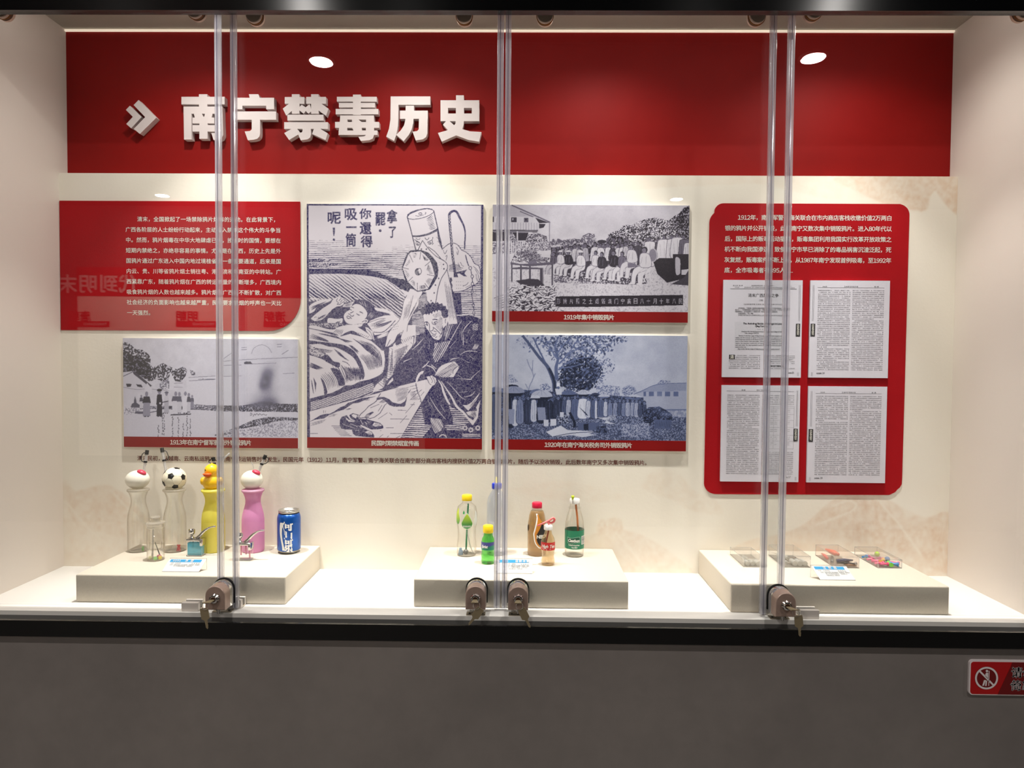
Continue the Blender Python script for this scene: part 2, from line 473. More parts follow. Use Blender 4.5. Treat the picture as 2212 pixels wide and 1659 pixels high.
struct('wall_right_room', MB().box(4.6, 4.7, -3.2, 1.80, 0.0, ROOM_H), M['dark_wall'], 'right side wall of the exhibition room', 'wall')
struct('wall_front_room', MB().box(-4.6, -2.6, 1.73, 1.80, 0, ROOM_H).box(2.6, 4.6, 1.73, 1.80, 0, ROOM_H), M['grey'], 'outer parts of the wall the case is set in', 'wall')
# wall display opposite, seen mirrored in the glass
YO = -2.6
MR = lambda px, py: at(px, py, 2 * YGF - YO)      # mirror image of the wall in the glass plane
p0 = root('wall_display', (-2.3, YO + 0.03, 0.6), 'pale lit wall display with red header opposite the case', 'display')
zt_, zb_ = MR(200, 578)[2], MR(200, 640)[2]
MB().box(-3.9, -0.85, YO, YO + 0.03, 0.6, zb_).build('panel', M['opp_wall'], p0)
M['opp_red'] = mat('opposite_red', (150, 20, 22), 0.5)
MB().box(-3.9, -1.9, YO, YO + 0.034, zb_, zt_).build('red_header', M['opp_red'], p0)
tx = Text()
for ch, px in zip('代到明末', (282, 240, 196, 152)):
    c = MR(px, 615); V, F = text2d(ch, 0.17, bold=0.02)
    tx.add2(V, F, lambda a, b: (c[0] + 0.085 - a, YO + 0.036, c[2] - 0.06 + b))
tx.build('header_lettering', M['white'], p0)
for s_, en, px in (('唐朝', 'TANGCHAO', 178), ('明朝', 'MINGCHAO', 408), ('清朝', 'QINGCHAO', 592)):
    c = MR(px, 688); t2 = Text()
    V, F = text2d(s_, 0.10, bold=0.02); t2.add2(V, F, lambda a, b: (c[0] + 0.10 - a, YO + 0.036, c[2] - 0.02 + b))
    t2.build('label_lettering', M['opp_red'], p0)
    bar = MB().box(c[0] - 0.1, c[0] + 0.26, YO + 0.03, YO + 0.033, c[2] - 0.075, c[2] - 0.025).build('red_bar', M['opp_red'], p0)
    t3 = Text(); V, F = text2d(en, 0.035, bold=0.01); t3.add2(V, F, lambda a, b: (c[0] + 0.24 - a, YO + 0.0345, c[2] - 0.062 + b)); t3.build('pinyin_lettering', M['white'], p0)
light('display_wash', 'AREA', (-3.0, YO + 0.9, ROOM_H - 0.1), OPP_E, (1.0, 0.93, 0.84), shape='RECTANGLE', size=1.2, size_y=0.12).rotation_euler = (math.radians(-28), 0, 0)

# round ceiling downlights
M['lamp_rim'] = mat('lamp_rim', (215, 213, 208), 0.4)
M['lamp_on'] = mat('lamp_glow', (255, 250, 240), 0.5, emit=30.0)
for k, (x, y) in enumerate(ROOM_LAMPS):
    side = ('left of the camera', 'right of the camera', 'far left in front of the case', 'far right in front of the case', 'far left by the opposite wall', 'left of centre by the opposite wall', 'right of centre by the opposite wall', 'far right by the opposite wall')[k]
    r_ = root('ceiling_downlight', (x, y, ROOM_H), 'round recessed downlight, ' + side, 'ceiling light', group='room downlights')
    MB().lathe([(0.050, -0.004), (0.062, -0.006), (0.062, 0.0), (0.050, 0.0)], (x, y, ROOM_H), 28).build('rim', M['lamp_rim'], r_, smooth=True)
    MB().lathe([(0.0005, -0.003), (0.049, -0.003)], (x, y, ROOM_H), 28).build('lens', M['lamp_on'], r_)
M['case_lamp_on'] = mat('case_lamp_glow', (255, 244, 225), 0.5, emit=18.0)
for k, x in enumerate(SPOT_X):
    r_ = root('case_spotlight', (x, SPOT_Y, ZC), ('leftmost', 'second', 'third', 'rightmost')[k] + ' small spotlight in the ceiling of the display case', 'spotlight', group='spotlights in the case ceiling')
    MB().lathe([(0.020, -0.006), (0.028, -0.007), (0.028, 0.0), (0.020, 0.0)], (x, SPOT_Y, ZC), 20).build('rim', M['lamp_rim'], r_, smooth=True)
    MB().lathe([(0.0005, -0.002), (0.0195, -0.002)], (x, SPOT_Y, ZC), 20).build('lens', M['case_lamp_on'], r_)
# =================================================================== hand-drawn prints for the four boards
def _vnoise(h, w, cell, seed, octv=3, pers=0.55):
    r = np.random.default_rng(seed); out = np.zeros((h, w), np.float32); amp = 1.0; tot = 0
    for o in range(octv):
        c = max(cell / 2 ** o, 1.0); gh, gw = int(h / c) + 3, int(w / c) + 3
        g = r.random((gh, gw)).astype(np.float32)
        yy = np.arange(h) / c; xx = np.arange(w) / c
        y0 = yy.astype(int); x0 = xx.astype(int); fy = (yy - y0)[:, None]; fx = (xx - x0)[None]
        fy = fy * fy * (3 - 2 * fy); fx = fx * fx * (3 - 2 * fx)
        a = g[np.ix_(y0, x0)]; b = g[np.ix_(y0, x0 + 1)]; c_ = g[np.ix_(y0 + 1, x0)]; d = g[np.ix_(y0 + 1, x0 + 1)]
        out += amp * ((a * (1 - fx) + b * fx) * (1 - fy) + (c_ * (1 - fx) + d * fx) * fy); tot += amp; amp *= pers
    out /= tot
    return (out - out.mean()) / (out.std() + 1e-6)        # zero mean, unit spread
class Canvas:
    SS = 2.0
    def __init__(s, x0, y0, x1, y1, v=0.0):
        s.x0, s.y0 = x0, y0; s.w = int((x1 - x0) * s.SS); s.h = int((y1 - y0) * s.SS)
        s.a = np.full((s.h, s.w), v, np.float32); s.fr(x0, y0, 1.0); s._n = {}
        s.rng = np.random.default_rng(5)
    def fr(s, ox, oy, sc): s.ox, s.oy, s.sc = ox, oy, sc; return s
    def C(s, P):
        P = np.asarray(P, float)
        return np.stack([(s.ox + P[..., 0] / s.sc - s.x0) * s.SS, (s.oy + P[..., 1] / s.sc - s.y0) * s.SS], -1)
    def noise(s, cell, seed, octv=3):
        k = (cell, seed, octv)
        if k not in s._n: s._n[k] = _vnoise(s.h, s.w, cell * s.SS, seed, octv)
        return s._n[k]
    def mask(s, P, raw=False):
        Q = P if raw else s.C(P)
        xa, ya = np.floor(Q.min(0)).astype(int); xb, yb = np.ceil(Q.max(0)).astype(int) + 1
        xa, ya = max(xa, 0), max(ya, 0); xb, yb = min(xb, s.w), min(yb, s.h)
        if xa >= xb or ya >= yb: return None
        X = np.arange(xa, xb) + 0.5; Y = (np.arange(ya, yb) + 0.5)[:, None]
        m = np.zeros((yb - ya, xb - xa), bool); n = len(Q)
        for i in range(n):
            (ax, ay), (bx, by) = Q[i], Q[(i + 1) % n]
            if ay == by: continue
            c = ((ay > Y) != (by > Y)); xi = ax + (Y - ay) * (bx - ax) / (by - ay)
            m ^= (c & (X < xi))
        return (slice(ya, yb), slice(xa, xb)), m
    def poly(s, P, v, smooth=False, a=1.0):
        if smooth: P = s.curve(list(P) + [P[0]], 5)[:-1]
        r = s.mask(P)
        if r is None: return
        sl, m = r; z = s.a[sl]; z[m] = z[m] * (1 - a) + v * a
    def curve(s, P, n=6):
        P = [np.array(p, float) for p in P]
        if len(P) < 3: return P
        closed = np.allclose(P[0], P[-1]); out = []
        for i in range(len(P) - 1):
            p1, p2 = P[i], P[i + 1]
            p0 = P[i - 1] if i > 0 else (P[-2] if closed else p1); p3 = P[i + 2] if i + 2 < len(P) else (P[1] if closed else p2)
            for k in range(n):
                t = k / n; out.append(0.5 * (2 * p1 + (p2 - p0) * t + (2 * p0 - 5 * p1 + 4 * p2 - p3) * t * t + (3 * p1 - p0 - 3 * p2 + p3) * t ** 3))
        out.append(P[-1]); return out
    def stroke(s, P, w, v=1.0, taper=0.0, smooth=True, rough=0.0):
        if smooth: P = s.curve(P)
        P = np.array(P, float); n = len(P)
        D = np.gradient(P, axis=0); L = np.hypot(D[:, 0], D[:, 1]) + 1e-6; N = np.stack([-D[:, 1] / L, D[:, 0] / L], 1)
        t = np.linspace(0, 1, n); ww = np.full(n, float(w)) if not hasattr(w, '__len__') else np.interp(t, np.linspace(0, 1, len(w)), w)
        if taper: ww = ww * (1 - taper * np.abs(2 * t - 1) ** 2)
        if rough: ww = ww * (1 + rough * s.rng.standard_normal(n) * 0.5)
        ww = np.maximum(ww, 0.35 * s.sc / s.SS * 2)
        a, b = P + N * ww[:, None] / 2, P - N * ww[:, None] / 2
        s.poly(np.concatenate([a, b[::-1]]), v)
    def strokes(s, L, w, v=1.0, **k):
        for P in L: s.stroke(P, w, v, **k)
    def comb(s, a0, a1, b0, b1, n, w, v=1.0, bend=0.0, taper=0.7, jit=0.12):
        "n tapering strokes from the line a0-a1 to the line b0-b1"
        a0, a1, b0, b1 = [np.array(q, float) for q in (a0, a1, b0, b1)]
        for i in range(n):
            t = (i + 0.5) / n; p = a0 + (a1 - a0) * t; q = b0 + (b1 - b0) * t
            d = q - p; p = p + d * s.rng.uniform(0, jit); q = q - d * s.rng.uniform(0, jit); m = (p + q) / 2 + np.array([-d[1], d[0]]) * bend
            s.stroke([p, m, q], w * s.rng.uniform(0.75, 1.25), v, taper=taper)
    def stripes(s, P, ang, gap, duty, v=1.0, bg=None, warp=0.05, seed=1, dfun=None, smooth=False):
        "parallel hatching inside a polygon; duty may vary with local coordinates through dfun(x, y)"
        if smooth: P = s.curve(list(P) + [P[0]], 5)[:-1]
        r = s.mask(P)
        if r is None: return
        sl, m = r
        ys, xs = np.mgrid[sl[0], sl[1]]
        x = (xs / s.SS + s.x0 - s.ox) * s.sc; y = (ys / s.SS + s.y0 - s.oy) * s.sc
        th = math.radians(ang); u = -x * math.sin(th) + y * math.cos(th); l = x * math.cos(th) + y * math.sin(th)
        u = u + warp * gap * s.noise(9, seed, 2)[sl]
        k = np.floor(u / gap); f = u / gap - k
        d = duty if dfun is None else dfun(x, y)
        # each line breaks and swells on its own
        ph = np.sin(k * 12.9898 + seed) * 43758.5453; ph = ph - np.floor(ph)
        d = d * (1 + 0.35 * np.sin(l / (gap * 3.1) + ph * 6.28))
        on = np.abs(f - 0.5) < d / 2
        z = s.a[sl]
        if bg is not None: z[m] = bg
        z[m & on] = v
    def mottle(s, P, lo, hi, cell, seed, th=0.0, octv=3, smooth=False):
        "noise-thresholded texture inside a polygon"
        if smooth: P = s.curve(list(P) + [P[0]], 5)[:-1]
        r = s.mask(P)
        if r is None: return
        sl, m = r; n = s.noise(cell, seed, octv)[sl]; z = s.a[sl]
        f = np.clip((n - th) / 0.35 + 0.5, 0, 1); val = lo + (hi - lo) * f; z[m] = val[m]
    def ell(s, cx, cy, rx, ry, v, a=1.0, n=22):
        s.poly([(cx + rx * math.cos(2 * PI * k / n), cy + ry * math.sin(2 * PI * k / n)) for k in range(n)], v, a=a)
    def ring(s, cx, cy, rx, ry, w, v): s.stroke([(cx + rx * math.cos(2 * PI * k / 20), cy + ry * math.sin(2 * PI * k / 20)) for k in range(21)], w, v, smooth=False)
    def soft(s, cx, cy, rx, ry, v, a, pw=1.0):
        c = s.C((cx, cy)); ax, ay = rx / s.sc * s.SS, ry / s.sc * s.SS
        xa, xb = int(max(c[0] - 2.2 * ax, 0)), int(min(c[0] + 2.2 * ax, s.w)); ya, yb = int(max(c[1] - 2.2 * ay, 0)), int(min(c[1] + 2.2 * ay, s.h))
        if xa >= xb or ya >= yb: return
        Y, X = np.mgrid[ya:yb, xa:xb]; g = a * np.exp(-(((X - c[0]) / ax) ** 2 + ((Y - c[1]) / ay) ** 2) * pw)
        z = s.a[ya:yb, xa:xb]; z[:] = z * (1 - g) + v * g
    def glyph(s, ch, x0, x1, y0, y1, v=1.0, bold=0.03):
        V, F = text2d(ch, 1.0, bold=bold); mn, mx_ = V.min(0), V.max(0)
        Q = np.stack([x0 + (V[:, 0] - mn[0]) / (mx_[0] - mn[0]) * (x1 - x0), y1 - (V[:, 1] - mn[1]) / (mx_[1] - mn[1]) * (y1 - y0)], 1)
        for f in F: s.poly(Q[f], v)
    def leaves(s, P, n, r, vals, spread=12, rough=1.0):
        "foliage: many small dabs scattered inside and a little beyond a polygon"
        P = np.array(P, float); mn, mx_ = P.min(0), P.max(0); k = 0
        while k < n:
            q = mn + (mx_ - mn) * s.rng.random(2); ins = False; m = len(P)
            for i in range(m):
                a, b = P[i], P[(i + 1) % m]
                if (a[1] > q[1]) != (b[1] > q[1]) and q[0] < a[0] + (q[1] - a[1]) * (b[0] - a[0]) / (b[1] - a[1]): ins = not ins
            if not ins: continue
            k += 1; c = q + s.rng.standard_normal(2) * spread; rr = r * s.rng.uniform(0.5, 1.5); an = s.rng.uniform(0, PI)
            ca, sa = math.cos(an) * rr, math.sin(an) * rr; f = s.rng.uniform(0.35, 0.7)
            s.poly([c + np.array([ca, sa]), c + np.array([-sa, ca]) * f, c - np.array([ca, sa]), c + np.array([sa, -ca]) * f], vals[int(s.rng.integers(len(vals)))])
    def sample(s, u, v):
        x = np.clip((u - s.x0) * s.SS - 0.5, 0, s.w - 1.001); y = np.clip((v - s.y0) * s.SS - 0.5, 0, s.h - 1.001)
        x0 = x.astype(int); y0 = y.astype(int); fx, fy = x - x0, y - y0; A = s.a
        return (A[y0, x0] * (1 - fx) + A[y0, x0 + 1] * fx) * (1 - fy) + (A[y0 + 1, x0] * (1 - fx) + A[y0 + 1, x0 + 1] * fx) * fy
# =================================================================== sliding glass doors
M['seal'] = clear('clear_plastic_seal', (246, 246, 250), f0=0.08, power=2.0, rim=0.35, rough=0.15, haze=0.30, hazecol=(250, 250, 255))
M['seal_core'] = clear('seal_groove', (226, 226, 234), f0=0.05, power=2.0, rim=0.3, rough=0.2, haze=0.30, hazecol=(190, 190, 205))
M['bronze'] = mat('brushed_bronze_metal', (168, 144, 132), 0.36, metal=0.4, var=0.06, scale=80)
M['chrome'] = mat('chrome', (205, 203, 200), 0.12, metal=1.0)
M['gasket'] = mat('black_rubber', (10, 10, 10), 0.6)
M['steel'] = mat('satin_steel', (226, 218, 210), 0.35, metal=0.25)
M['keymetal'] = mat('key_brass_steel', (150, 136, 108), 0.3, metal=0.45)
M['hang'] = mat('hanger_plate', (214, 190, 172), 0.5)
M['hang_ring'] = mat('hanger_gasket_amber', (176, 112, 40), 0.35)
M['etch'] = mat('etched_white', (214, 210, 205), 0.7)
M['plate'] = mat('strike_plate', (178, 168, 150), 0.3, metal=0.8)
ZG0, ZG1 = 0.8195, 2.36

def arch(cx, z0, zt, w, n=14):
    "door-shaped outline: flat foot, semicircular head"
    r = w / 2; zc = zt - r
    return [(cx - r, z0), (cx + r, z0)] + [(cx + r * math.cos(PI * k / n), zc + r * math.sin(PI * k / n)) for k in range(n + 1)]

def loft(outs, m, name, parent, bevel=None):
    "joins closed outlines of equal length, each a list of (x, y, z)"
    V = []; F = []; n = len(outs[0])
    for o in outs: V += o
    for i in range(len(outs) - 1):
        for k in range(n):
            k2 = (k + 1) % n; F.append((i * n + k, i * n + k2, (i + 1) * n + k2, (i + 1) * n + k))
    F.append([k for k in range(n)][::-1]); F.append([(len(outs) - 1) * n + k for k in range(n)])
    return mesh(name, V, F, m, parent, smooth=True, angle=32)

def key(parent, cx, cy, cz, tilt, name='key'):
    "flat key hanging on a ring: bow and notched blade, in the x-z plane turned by tilt"
    out = [(-0.009, 0.004), (-0.010, -0.002), (-0.010, -0.022), (-0.004, -0.026), (-0.003, -0.030), (-0.0030, -0.044), (0.0, -0.048), (0.0022, -0.045), (0.0022, -0.041), (0.0032, -0.039), (0.0020, -0.036), (0.0033, -0.033), (0.003, -0.029), (0.004, -0.026), (0.010, -0.022), (0.010, -0.002), (0.009, 0.004)]
    c, s = math.cos(tilt), math.sin(tilt)
    P = [(cx + x * c - z * s, cz + x * s + z * c) for x, z in out]
    return MB().prism(P, cy - 0.001, cy + 0.001).build(name, M['keymetal'], parent)

def lock(door, cx, yg, lean, key_dx, key_tilt):
    yf = yg - 0.056; w = 0.0505; z0, zt = 0.832, 0.8925
    R = lambda w_, z0_, zt_, y, dx=0: [(x, y, z) for x, z in arch(cx + dx, z0_, zt_, w_)]
    o0 = org_of(door)
    body = loft([R(w, z0, zt, yg - 0.005), R(w, z0, zt, yf + 0.006), R(w - 0.0015, z0 + 0.0006, zt - 0.0008, yf + 0.0015), R(w - 0.0045, z0 + 0.002, zt - 0.0022, yf)], M['bronze'], 'door_lock', door)
    loft([R(w + 0.006, z0 + 0.001, zt + 0.0045, yg - 0.0005), R(w + 0.006, z0 + 0.001, zt + 0.0045, yg - 0.0045)], M['gasket'], 'gasket', body)
    loft([R(w + 0.002, z0, zt + 0.002, yg - 0.0046), R(w + 0.002, z0, zt + 0.002, yf + 0.034), R(w + 0.0005, z0, zt, yf + 0.030)], M['chrome'], 'collar', body)
    zc = 0.862
    # fluted cylinder
    mb = MB(); n = 28; prof = [(0.0, 0.0125), (-0.004, 0.0125), (-0.009, 0.0098), (-0.0105, 0.0075)]
    V = []; F = []
    for (dy, r) in prof:
        for k in range(n):
            a = 2 * PI * k / n; q = r * (1 + (0.05 if k % 2 else -0.03) * (1 if dy < -0.001 and r > 0.008 else 0))
            V.append((cx + q * math.cos(a), yf + dy, zc + q * math.sin(a)))
    for i in range(len(prof) - 1):
        for k in range(n):
            k2 = (k + 1) % n; F.append((i * n + k, (i + 1) * n + k, (i + 1) * n + k2, i * n + k2))
    F.append([3 * n + k for k in range(n)])
    mb.add(V, F); mb.build('lock_cylinder', M['chrome'], body, smooth=True, angle=20)
    MB().prism([(cx + 0.0062 * math.cos(a), zc + 0.0062 * math.sin(a)) for a in [2 * PI * k / 18 for k in range(18)]], yf - 0.0112, yf - 0.0106).build('keyway', mat('keyway_brown', (70, 46, 38), 0.4, metal=0.6) if 'kw' not in M else M['kw'], body)
    # key in the lock: bow sticks out
    kx = cx + lean
    bow = MB()
    bow.add([(cx - 0.0045, yf - 0.011, zc - 0.0015), (cx + 0.0045, yf - 0.011, zc - 0.0015), (kx + 0.009, yf - 0.030, zc - 0.0025), (kx - 0.009, yf - 0.030, zc - 0.0025),
             (cx - 0.0045, yf - 0.011, zc + 0.0005), (cx + 0.0045, yf - 0.011, zc + 0.0005), (kx + 0.009, yf - 0.030, zc - 0.0005), (kx - 0.009, yf - 0.030, zc - 0.0005)],
            [(0, 3, 2, 1), (4, 5, 6, 7), (0, 1, 5, 4), (1, 2, 6, 5), (2, 3, 7, 6), (3, 0, 4, 7)])
    bow.build('key', M['keymetal'], body)
    rc = (kx + key_dx * 0.35, yf - 0.028, zc - 0.009)
    ring = [(rc[0] + 0.0085 * math.cos(a), rc[1] + 0.003 * math.sin(a), rc[2] + 0.0085 * math.sin(a)) for a in [2 * PI * k / 20 for k in range(21)]]
    MB().tube(ring, 0.0006, 6, caps=False).build('key_ring', M['chrome'], body, smooth=True)
    key(body, rc[0] + key_dx * 0.6, yf - 0.027, rc[2] - 0.010, key_tilt, 'spare_key')
    MB().lathe([(0.0042, 0.0), (0.0042, z0 - 0.8165)], (cx, yf + 0.022, 0.8165), 14).build('bolt', M['chrome'], body, smooth=True, angle=40)

def hanger(door, cx, yg):
    z0 = 2.2965; w = 0.040
    def U(w_, z0_, y):
        r = w_ / 2; zc = z0_ + r; n = 14
        return [(cx + r * math.cos(PI + PI * k / n), y, zc + r * math.sin(PI + PI * k / n)) for k in range(n + 1)] + [(cx + r, y, 2.362), (cx - r, y, 2.362)]
    h = loft([U(w, z0, yg - 0.005), U(w, z0, yg - 0.012), U(w - 0.003, z0 + 0.0015, yg - 0.0135)], M['hang'], 'roller_hanger', door)
    loft([U(w + 0.003, z0 - 0.0015, yg - 0.0042), U(w + 0.003, z0 - 0.0015, yg - 0.0052)], M['hang_ring'], 'hanger_gasket', h)
    loft([U(w, z0, yg + 0.005), U(w, z0, yg + 0.012)], M['hang'], 'back_plate', h)
    MB().prism([(cx + 0.0028 * math.cos(a), z0 + 0.022 + 0.0028 * math.sin(a)) for a in [2 * PI * k / 12 for k in range(12)]], yg - 0.0150, yg - 0.0134).build('screw', M['steel'], h)

def seal(door, x0, x1, yg):
    o = MB().rbox(x0, x1, yg - 0.0062, yg + 0.0062, ZG0 - 0.001, ZG1, 0.0012, 2).build('edge_seal', M['seal'], door, smooth=True, angle=50)
    xm = (x0 + x1) / 2
    MB().rbox(xm - 0.0016, xm + 0.0010, yg - 0.0078, yg - 0.0060, ZG0 - 0.001, ZG1, 0.0005, 1).build('seal_rib', M['seal_core'], o)
    MB().rbox(x0 + 0.0015, x0 + 0.0028, yg - 0.0074, yg - 0.0060, ZG0 - 0.001, ZG1, 0.0004, 1).build('seal_rib', M['seal'], o)

def etch_mark(door, cx, cz, yg):
    t = Text()
    for r0, r1, dx in ((0.0062, 0.0068, 0.010),):
        n = 28; V = [(cx + dx + r * math.cos(2 * PI * k / n), cz + r * math.sin(2 * PI * k / n)) for r in (r0, r1) for k in range(n)]
        t.V += [(v[0], yg - 0.0046, v[1]) for v in V]; t.F += [[k, (k + 1) % n, n + (k + 1) % n, n + k] for k in range(n)]; t.n = len(t.V)
    t.flat('CC', cx + 0.0055, cz - 0.0025, 0.007, yg - 0.0046); t.flat('CE', cx - 0.011, cz - 0.005, 0.014, yg - 0.0046)
    t.flat('TEMPERED', cx - 0.011, cz + 0.009, 0.004, yg - 0.0046)
    t.build('safety_mark', M['etch'], door)

def glass_door(name, x0, x1, yg, label, seals, hangers, lk=None, marks=()):
    d = root(name, ((x0 + x1) / 2, yg, ZG0), label, 'glass door', kind='structure')
    MB().box(x0, x1, yg - 0.004, yg + 0.004, ZG0, ZG1).build('pane', M['glass'], d)
    for s in seals: seal(d, s[0], s[1], yg)
    for h in hangers: hanger(d, h, yg)
    if lk: lock(d, *lk[:1], yg - 0.004, *lk[1:])
    for m_ in marks: etch_mark(d, m_[0], m_[1], yg)
    return d
glass_door('door_1', XL + 0.001, -0.7185, YGF, 'outermost left sliding glass door of the case', [(-0.7305, -0.7165)], (-1.30, -0.8155), (-0.7520, 0.002 - 0.011, -0.006, 0.18))
glass_door('door_2', -0.777, -0.0490, YGR, 'second sliding glass door from the left', [(-0.7805, -0.7660), (-0.0660, -0.0500)], (-0.6780, -0.1497), (-0.1095, 0.0, 0.014, -0.62), marks=[(-0.10, 2.415)])
glass_door('door_3', -0.0465, 0.668, YGR, 'third sliding glass door from the left', [(-0.0455, -0.0315), (0.6610, 0.6770)], (0.0528, 0.5812), (-0.0030, 0.0, 0.010, 0.45), marks=[(0.040, 2.413), (0.66, 2.418)])
glass_door('door_4', 0.6090, XR - 0.001, YGF, 'outermost right sliding glass door of the case', [(0.6080, 0.6230)], (0.7115, 1.2200), (0.6520, 0.010, 0.010, 0.10))

def guide(cx, yg, w, label):
    r_ = root('glass_guide', (cx, yg, ZF), label, 'door guide', group='bottom glass guides')
    MB().rbox(cx - w / 2, cx + w / 2, yg - 0.018, yg - 0.0065, ZF, ZF + 0.022, 0.001, 2).build('front_cheek', M['steel'], r_)
    MB().rbox(cx - w / 2, cx + w / 2, yg + 0.0065, yg + 0.013, ZF, ZF + 0.022, 0.001, 2).build('back_cheek', M['steel'], r_)
    MB().box(cx - w / 2, cx + w / 2, yg - 0.0065, yg + 0.0065, ZF, ZF + 0.004).build('foot', M['plate'], r_)
guide(at(417, 1312, YGF)[0], YGF, 0.043, 'steel floor guide left of the leftmost lock')
guide(at(512, 1305, YGR)[0], YGR, 0.036, 'steel floor guide right of the leftmost lock')
guide(at(1655, 1322, YGR)[0], YGR, 0.036, 'steel floor guide left of the rightmost lock')
guide(at(1743, 1333, YGF)[0], YGF, 0.047, 'steel floor guide right of the rightmost lock')
def strike(cx, cy, ang, label):
    r_ = root('strike_plate', (cx, cy, ZF), label, 'strike plate', group='lock strike plates')
    c, s = math.cos(ang), math.sin(ang)
    P = [(cx + x * c - y * s, cy + x * s + y * c) for x, y in ((-0.024, -0.009), (0.024, -0.009), (0.024, 0.012), (-0.024, 0.012))]
    MB().prismz(P, ZF, ZF + 0.0022).build('plate', M['plate'], r_)
    for sx in (-0.016, 0.016):
        q = (cx + sx * c, cy + sx * s, ZF + 0.0022)
        MB().lathe([(0.003, 0), (0.0026, 0.0008)], q, 10).build('screw', M['gasket'], r_)
for x, l in ((-0.752, 'thin plate below the leftmost lock'), (-0.1095, 'thin plate below the lock left of centre'), (-0.003, 'thin plate below the lock right of centre'), (0.652, 'thin plate below the rightmost lock')):
    strike(x, 1.7345, 0.0, l)
# =================================================================== printed boards, panels and lettering
M['ink_white'] = mat('printed_white', (252, 248, 236), 0.5)
M['ink_brown'] = mat('printed_brown', (120, 32, 8), 0.5)
M['ink_black'] = mat('printed_black', (30, 28, 32), 0.5)
M['cap_red'] = mat('caption_red', (128, 11, 11), 0.5, spec=0.2)
M['board_edge'] = mat('board_foam_edge', (214, 212, 212), 0.5)
M['paper'] = mat('page_paper', (212, 209, 218), 0.5)
M['letter'] = mat('raised_letter_white', (218, 206, 204), 0.5)
YBD = YB - 0.0095            # front plane of the mounted boards

# ---- raised header characters, traced stroke by stroke
LY = YR - 0.022
def zoom_pt(ox, oy, sc=2212 / 230.0):
    def f(X, Y):
        p = at(ox + X / sc, oy + Y / sc, LY); return (p[0], p[2])
    return f
def rct(x0, x1, y0, y1): return [(x0, y0), (x1, y0), (x1, y1), (x0, y1)]
GL = [
 ('南', 260, 190, [rct(1632, 1805, 130, 400), rct(1268, 2165, 183, 340), rct(1312, 2115, 385, 535), [(1312, 385), (1478, 385), (1478, 1070), (1322, 1070)],
   [(1972, 385), (2118, 385), (2135, 980), (2100, 1050), (2040, 1080), (1935, 1080), (1888, 935), (1972, 935)],
   [(1520, 500), (1680, 500), (1730, 625), (1548, 625)], [(1765, 500), (1925, 500), (1890, 625), (1735, 625)], rct(1497, 1950, 615, 735), rct(1497, 1960, 770, 905), rct(1640, 1810, 600, 1055)]),
 ('宁', 490, 190, [[(458, 130), (655, 130), (690, 220), (478, 220)], rct(150, 982, 203, 368), rct(150, 322, 203, 440), rct(818, 982, 203, 440), rct(112, 1022, 487, 660),
   [(517, 640), (690, 640), (690, 950), (675, 1010), (630, 1055), (550, 1075), (435, 1085), (370, 903), (480, 893), (517, 860)]]),
 ('禁', 600, 190, [rct(293, 450, 130, 535), rct(145, 550, 188, 328), [(240, 320), (330, 300), (300, 470), (175, 575), (103, 430)],
   [(440, 380), (455, 390), (497, 350), (580, 400), (660, 340), (705, 480), (635, 532), (580, 478), (535, 532), (450, 465)],
   rct(692, 850, 130, 535), rct(590, 1000, 185, 328), [(830, 300), (905, 325), (1055, 430), (1000, 575), (845, 465)],
   rct(200, 948, 555, 675), rct(133, 1042, 710, 850), [(515, 830), (683, 830), (690, 960), (670, 1030), (620, 1065), (475, 1085), (425, 965), (465, 930), (500, 920), (515, 890)],
   [(290, 845), (400, 845), (465, 930), (420, 970), (235, 1080), (133, 937)], [(750, 845), (875, 845), (1038, 940), (990, 1080), (712, 955)]]),
 ('毒', 600, 190, [rct(1562, 1725, 137, 560), rct(1228, 2055, 183, 283), rct(1270, 2020, 310, 403), rct(1203, 2088, 435, 546), [(1300, 570), (1450, 570), (1437, 975), (1262, 975)], rct(1295, 1998, 570, 655),
   [(1835, 570), (1998, 570), (1998, 985), (1975, 1050), (1900, 1083), (1725, 1100), (1672, 1015), (1790, 1003), (1830, 980)],
   rct(1190, 2105, 705, 827), rct(1264, 2070, 882, 975), [(1540, 650), (1670, 650), (1742, 705), (1745, 885), (1575, 885), (1545, 830)]]),
 ('历', 820, 190, [rct(230, 1053, 175, 350), [(230, 175), (392, 175), (390, 650), (380, 800), (345, 980), (300, 1100), (137, 1012), (195, 850), (225, 650)],
   rct(540, 715, 368, 520), rct(422, 1000, 470, 640), [(540, 600), (705, 600), (700, 720), (670, 850), (610, 970), (500, 1105), (345, 975), (440, 880), (505, 780), (530, 690)],
   [(820, 470), (1000, 470), (990, 950), (965, 1020), (900, 1065), (750, 1090), (685, 908), (780, 895), (812, 860)]]),
 ('史', 820, 190, [rct(1588, 1750, 152, 300), rct(1265, 2070, 255, 415), rct(1265, 2070, 530, 690), rct(1265, 1420, 255, 690), rct(1915, 2070, 255, 690), rct(1585, 1752, 255, 700),
   [(1585, 650), (1750, 650), (1745, 760), (1715, 860), (1590, 985), (1290, 1115), (1212, 935), (1415, 875), (1530, 800), (1575, 740)],
   [(1385, 680), (1455, 690), (1560, 780), (1720, 855), (1880, 900), (2115, 915), (2065, 1115), (1850, 1080), (1590, 985), (1420, 875), (1315, 765)]]),
]
ordn = ('first', 'second', 'third', 'fourth', 'fifth', 'last')
for k, (ch, ox, oy, polys) in enumerate(GL):
    mb = MB(); f = zoom_pt(ox, oy)
    for j, pl in enumerate(polys): mb.prism([f(*p) for p in pl], LY + 0.00002 * j, YR - 0.0005)
    o = mb.build('raised_character', M['letter']); tag(o, 'white raised character %s, the %s of six on the red header' % (ch, ordn[k]), 'letter', 'raised header characters')
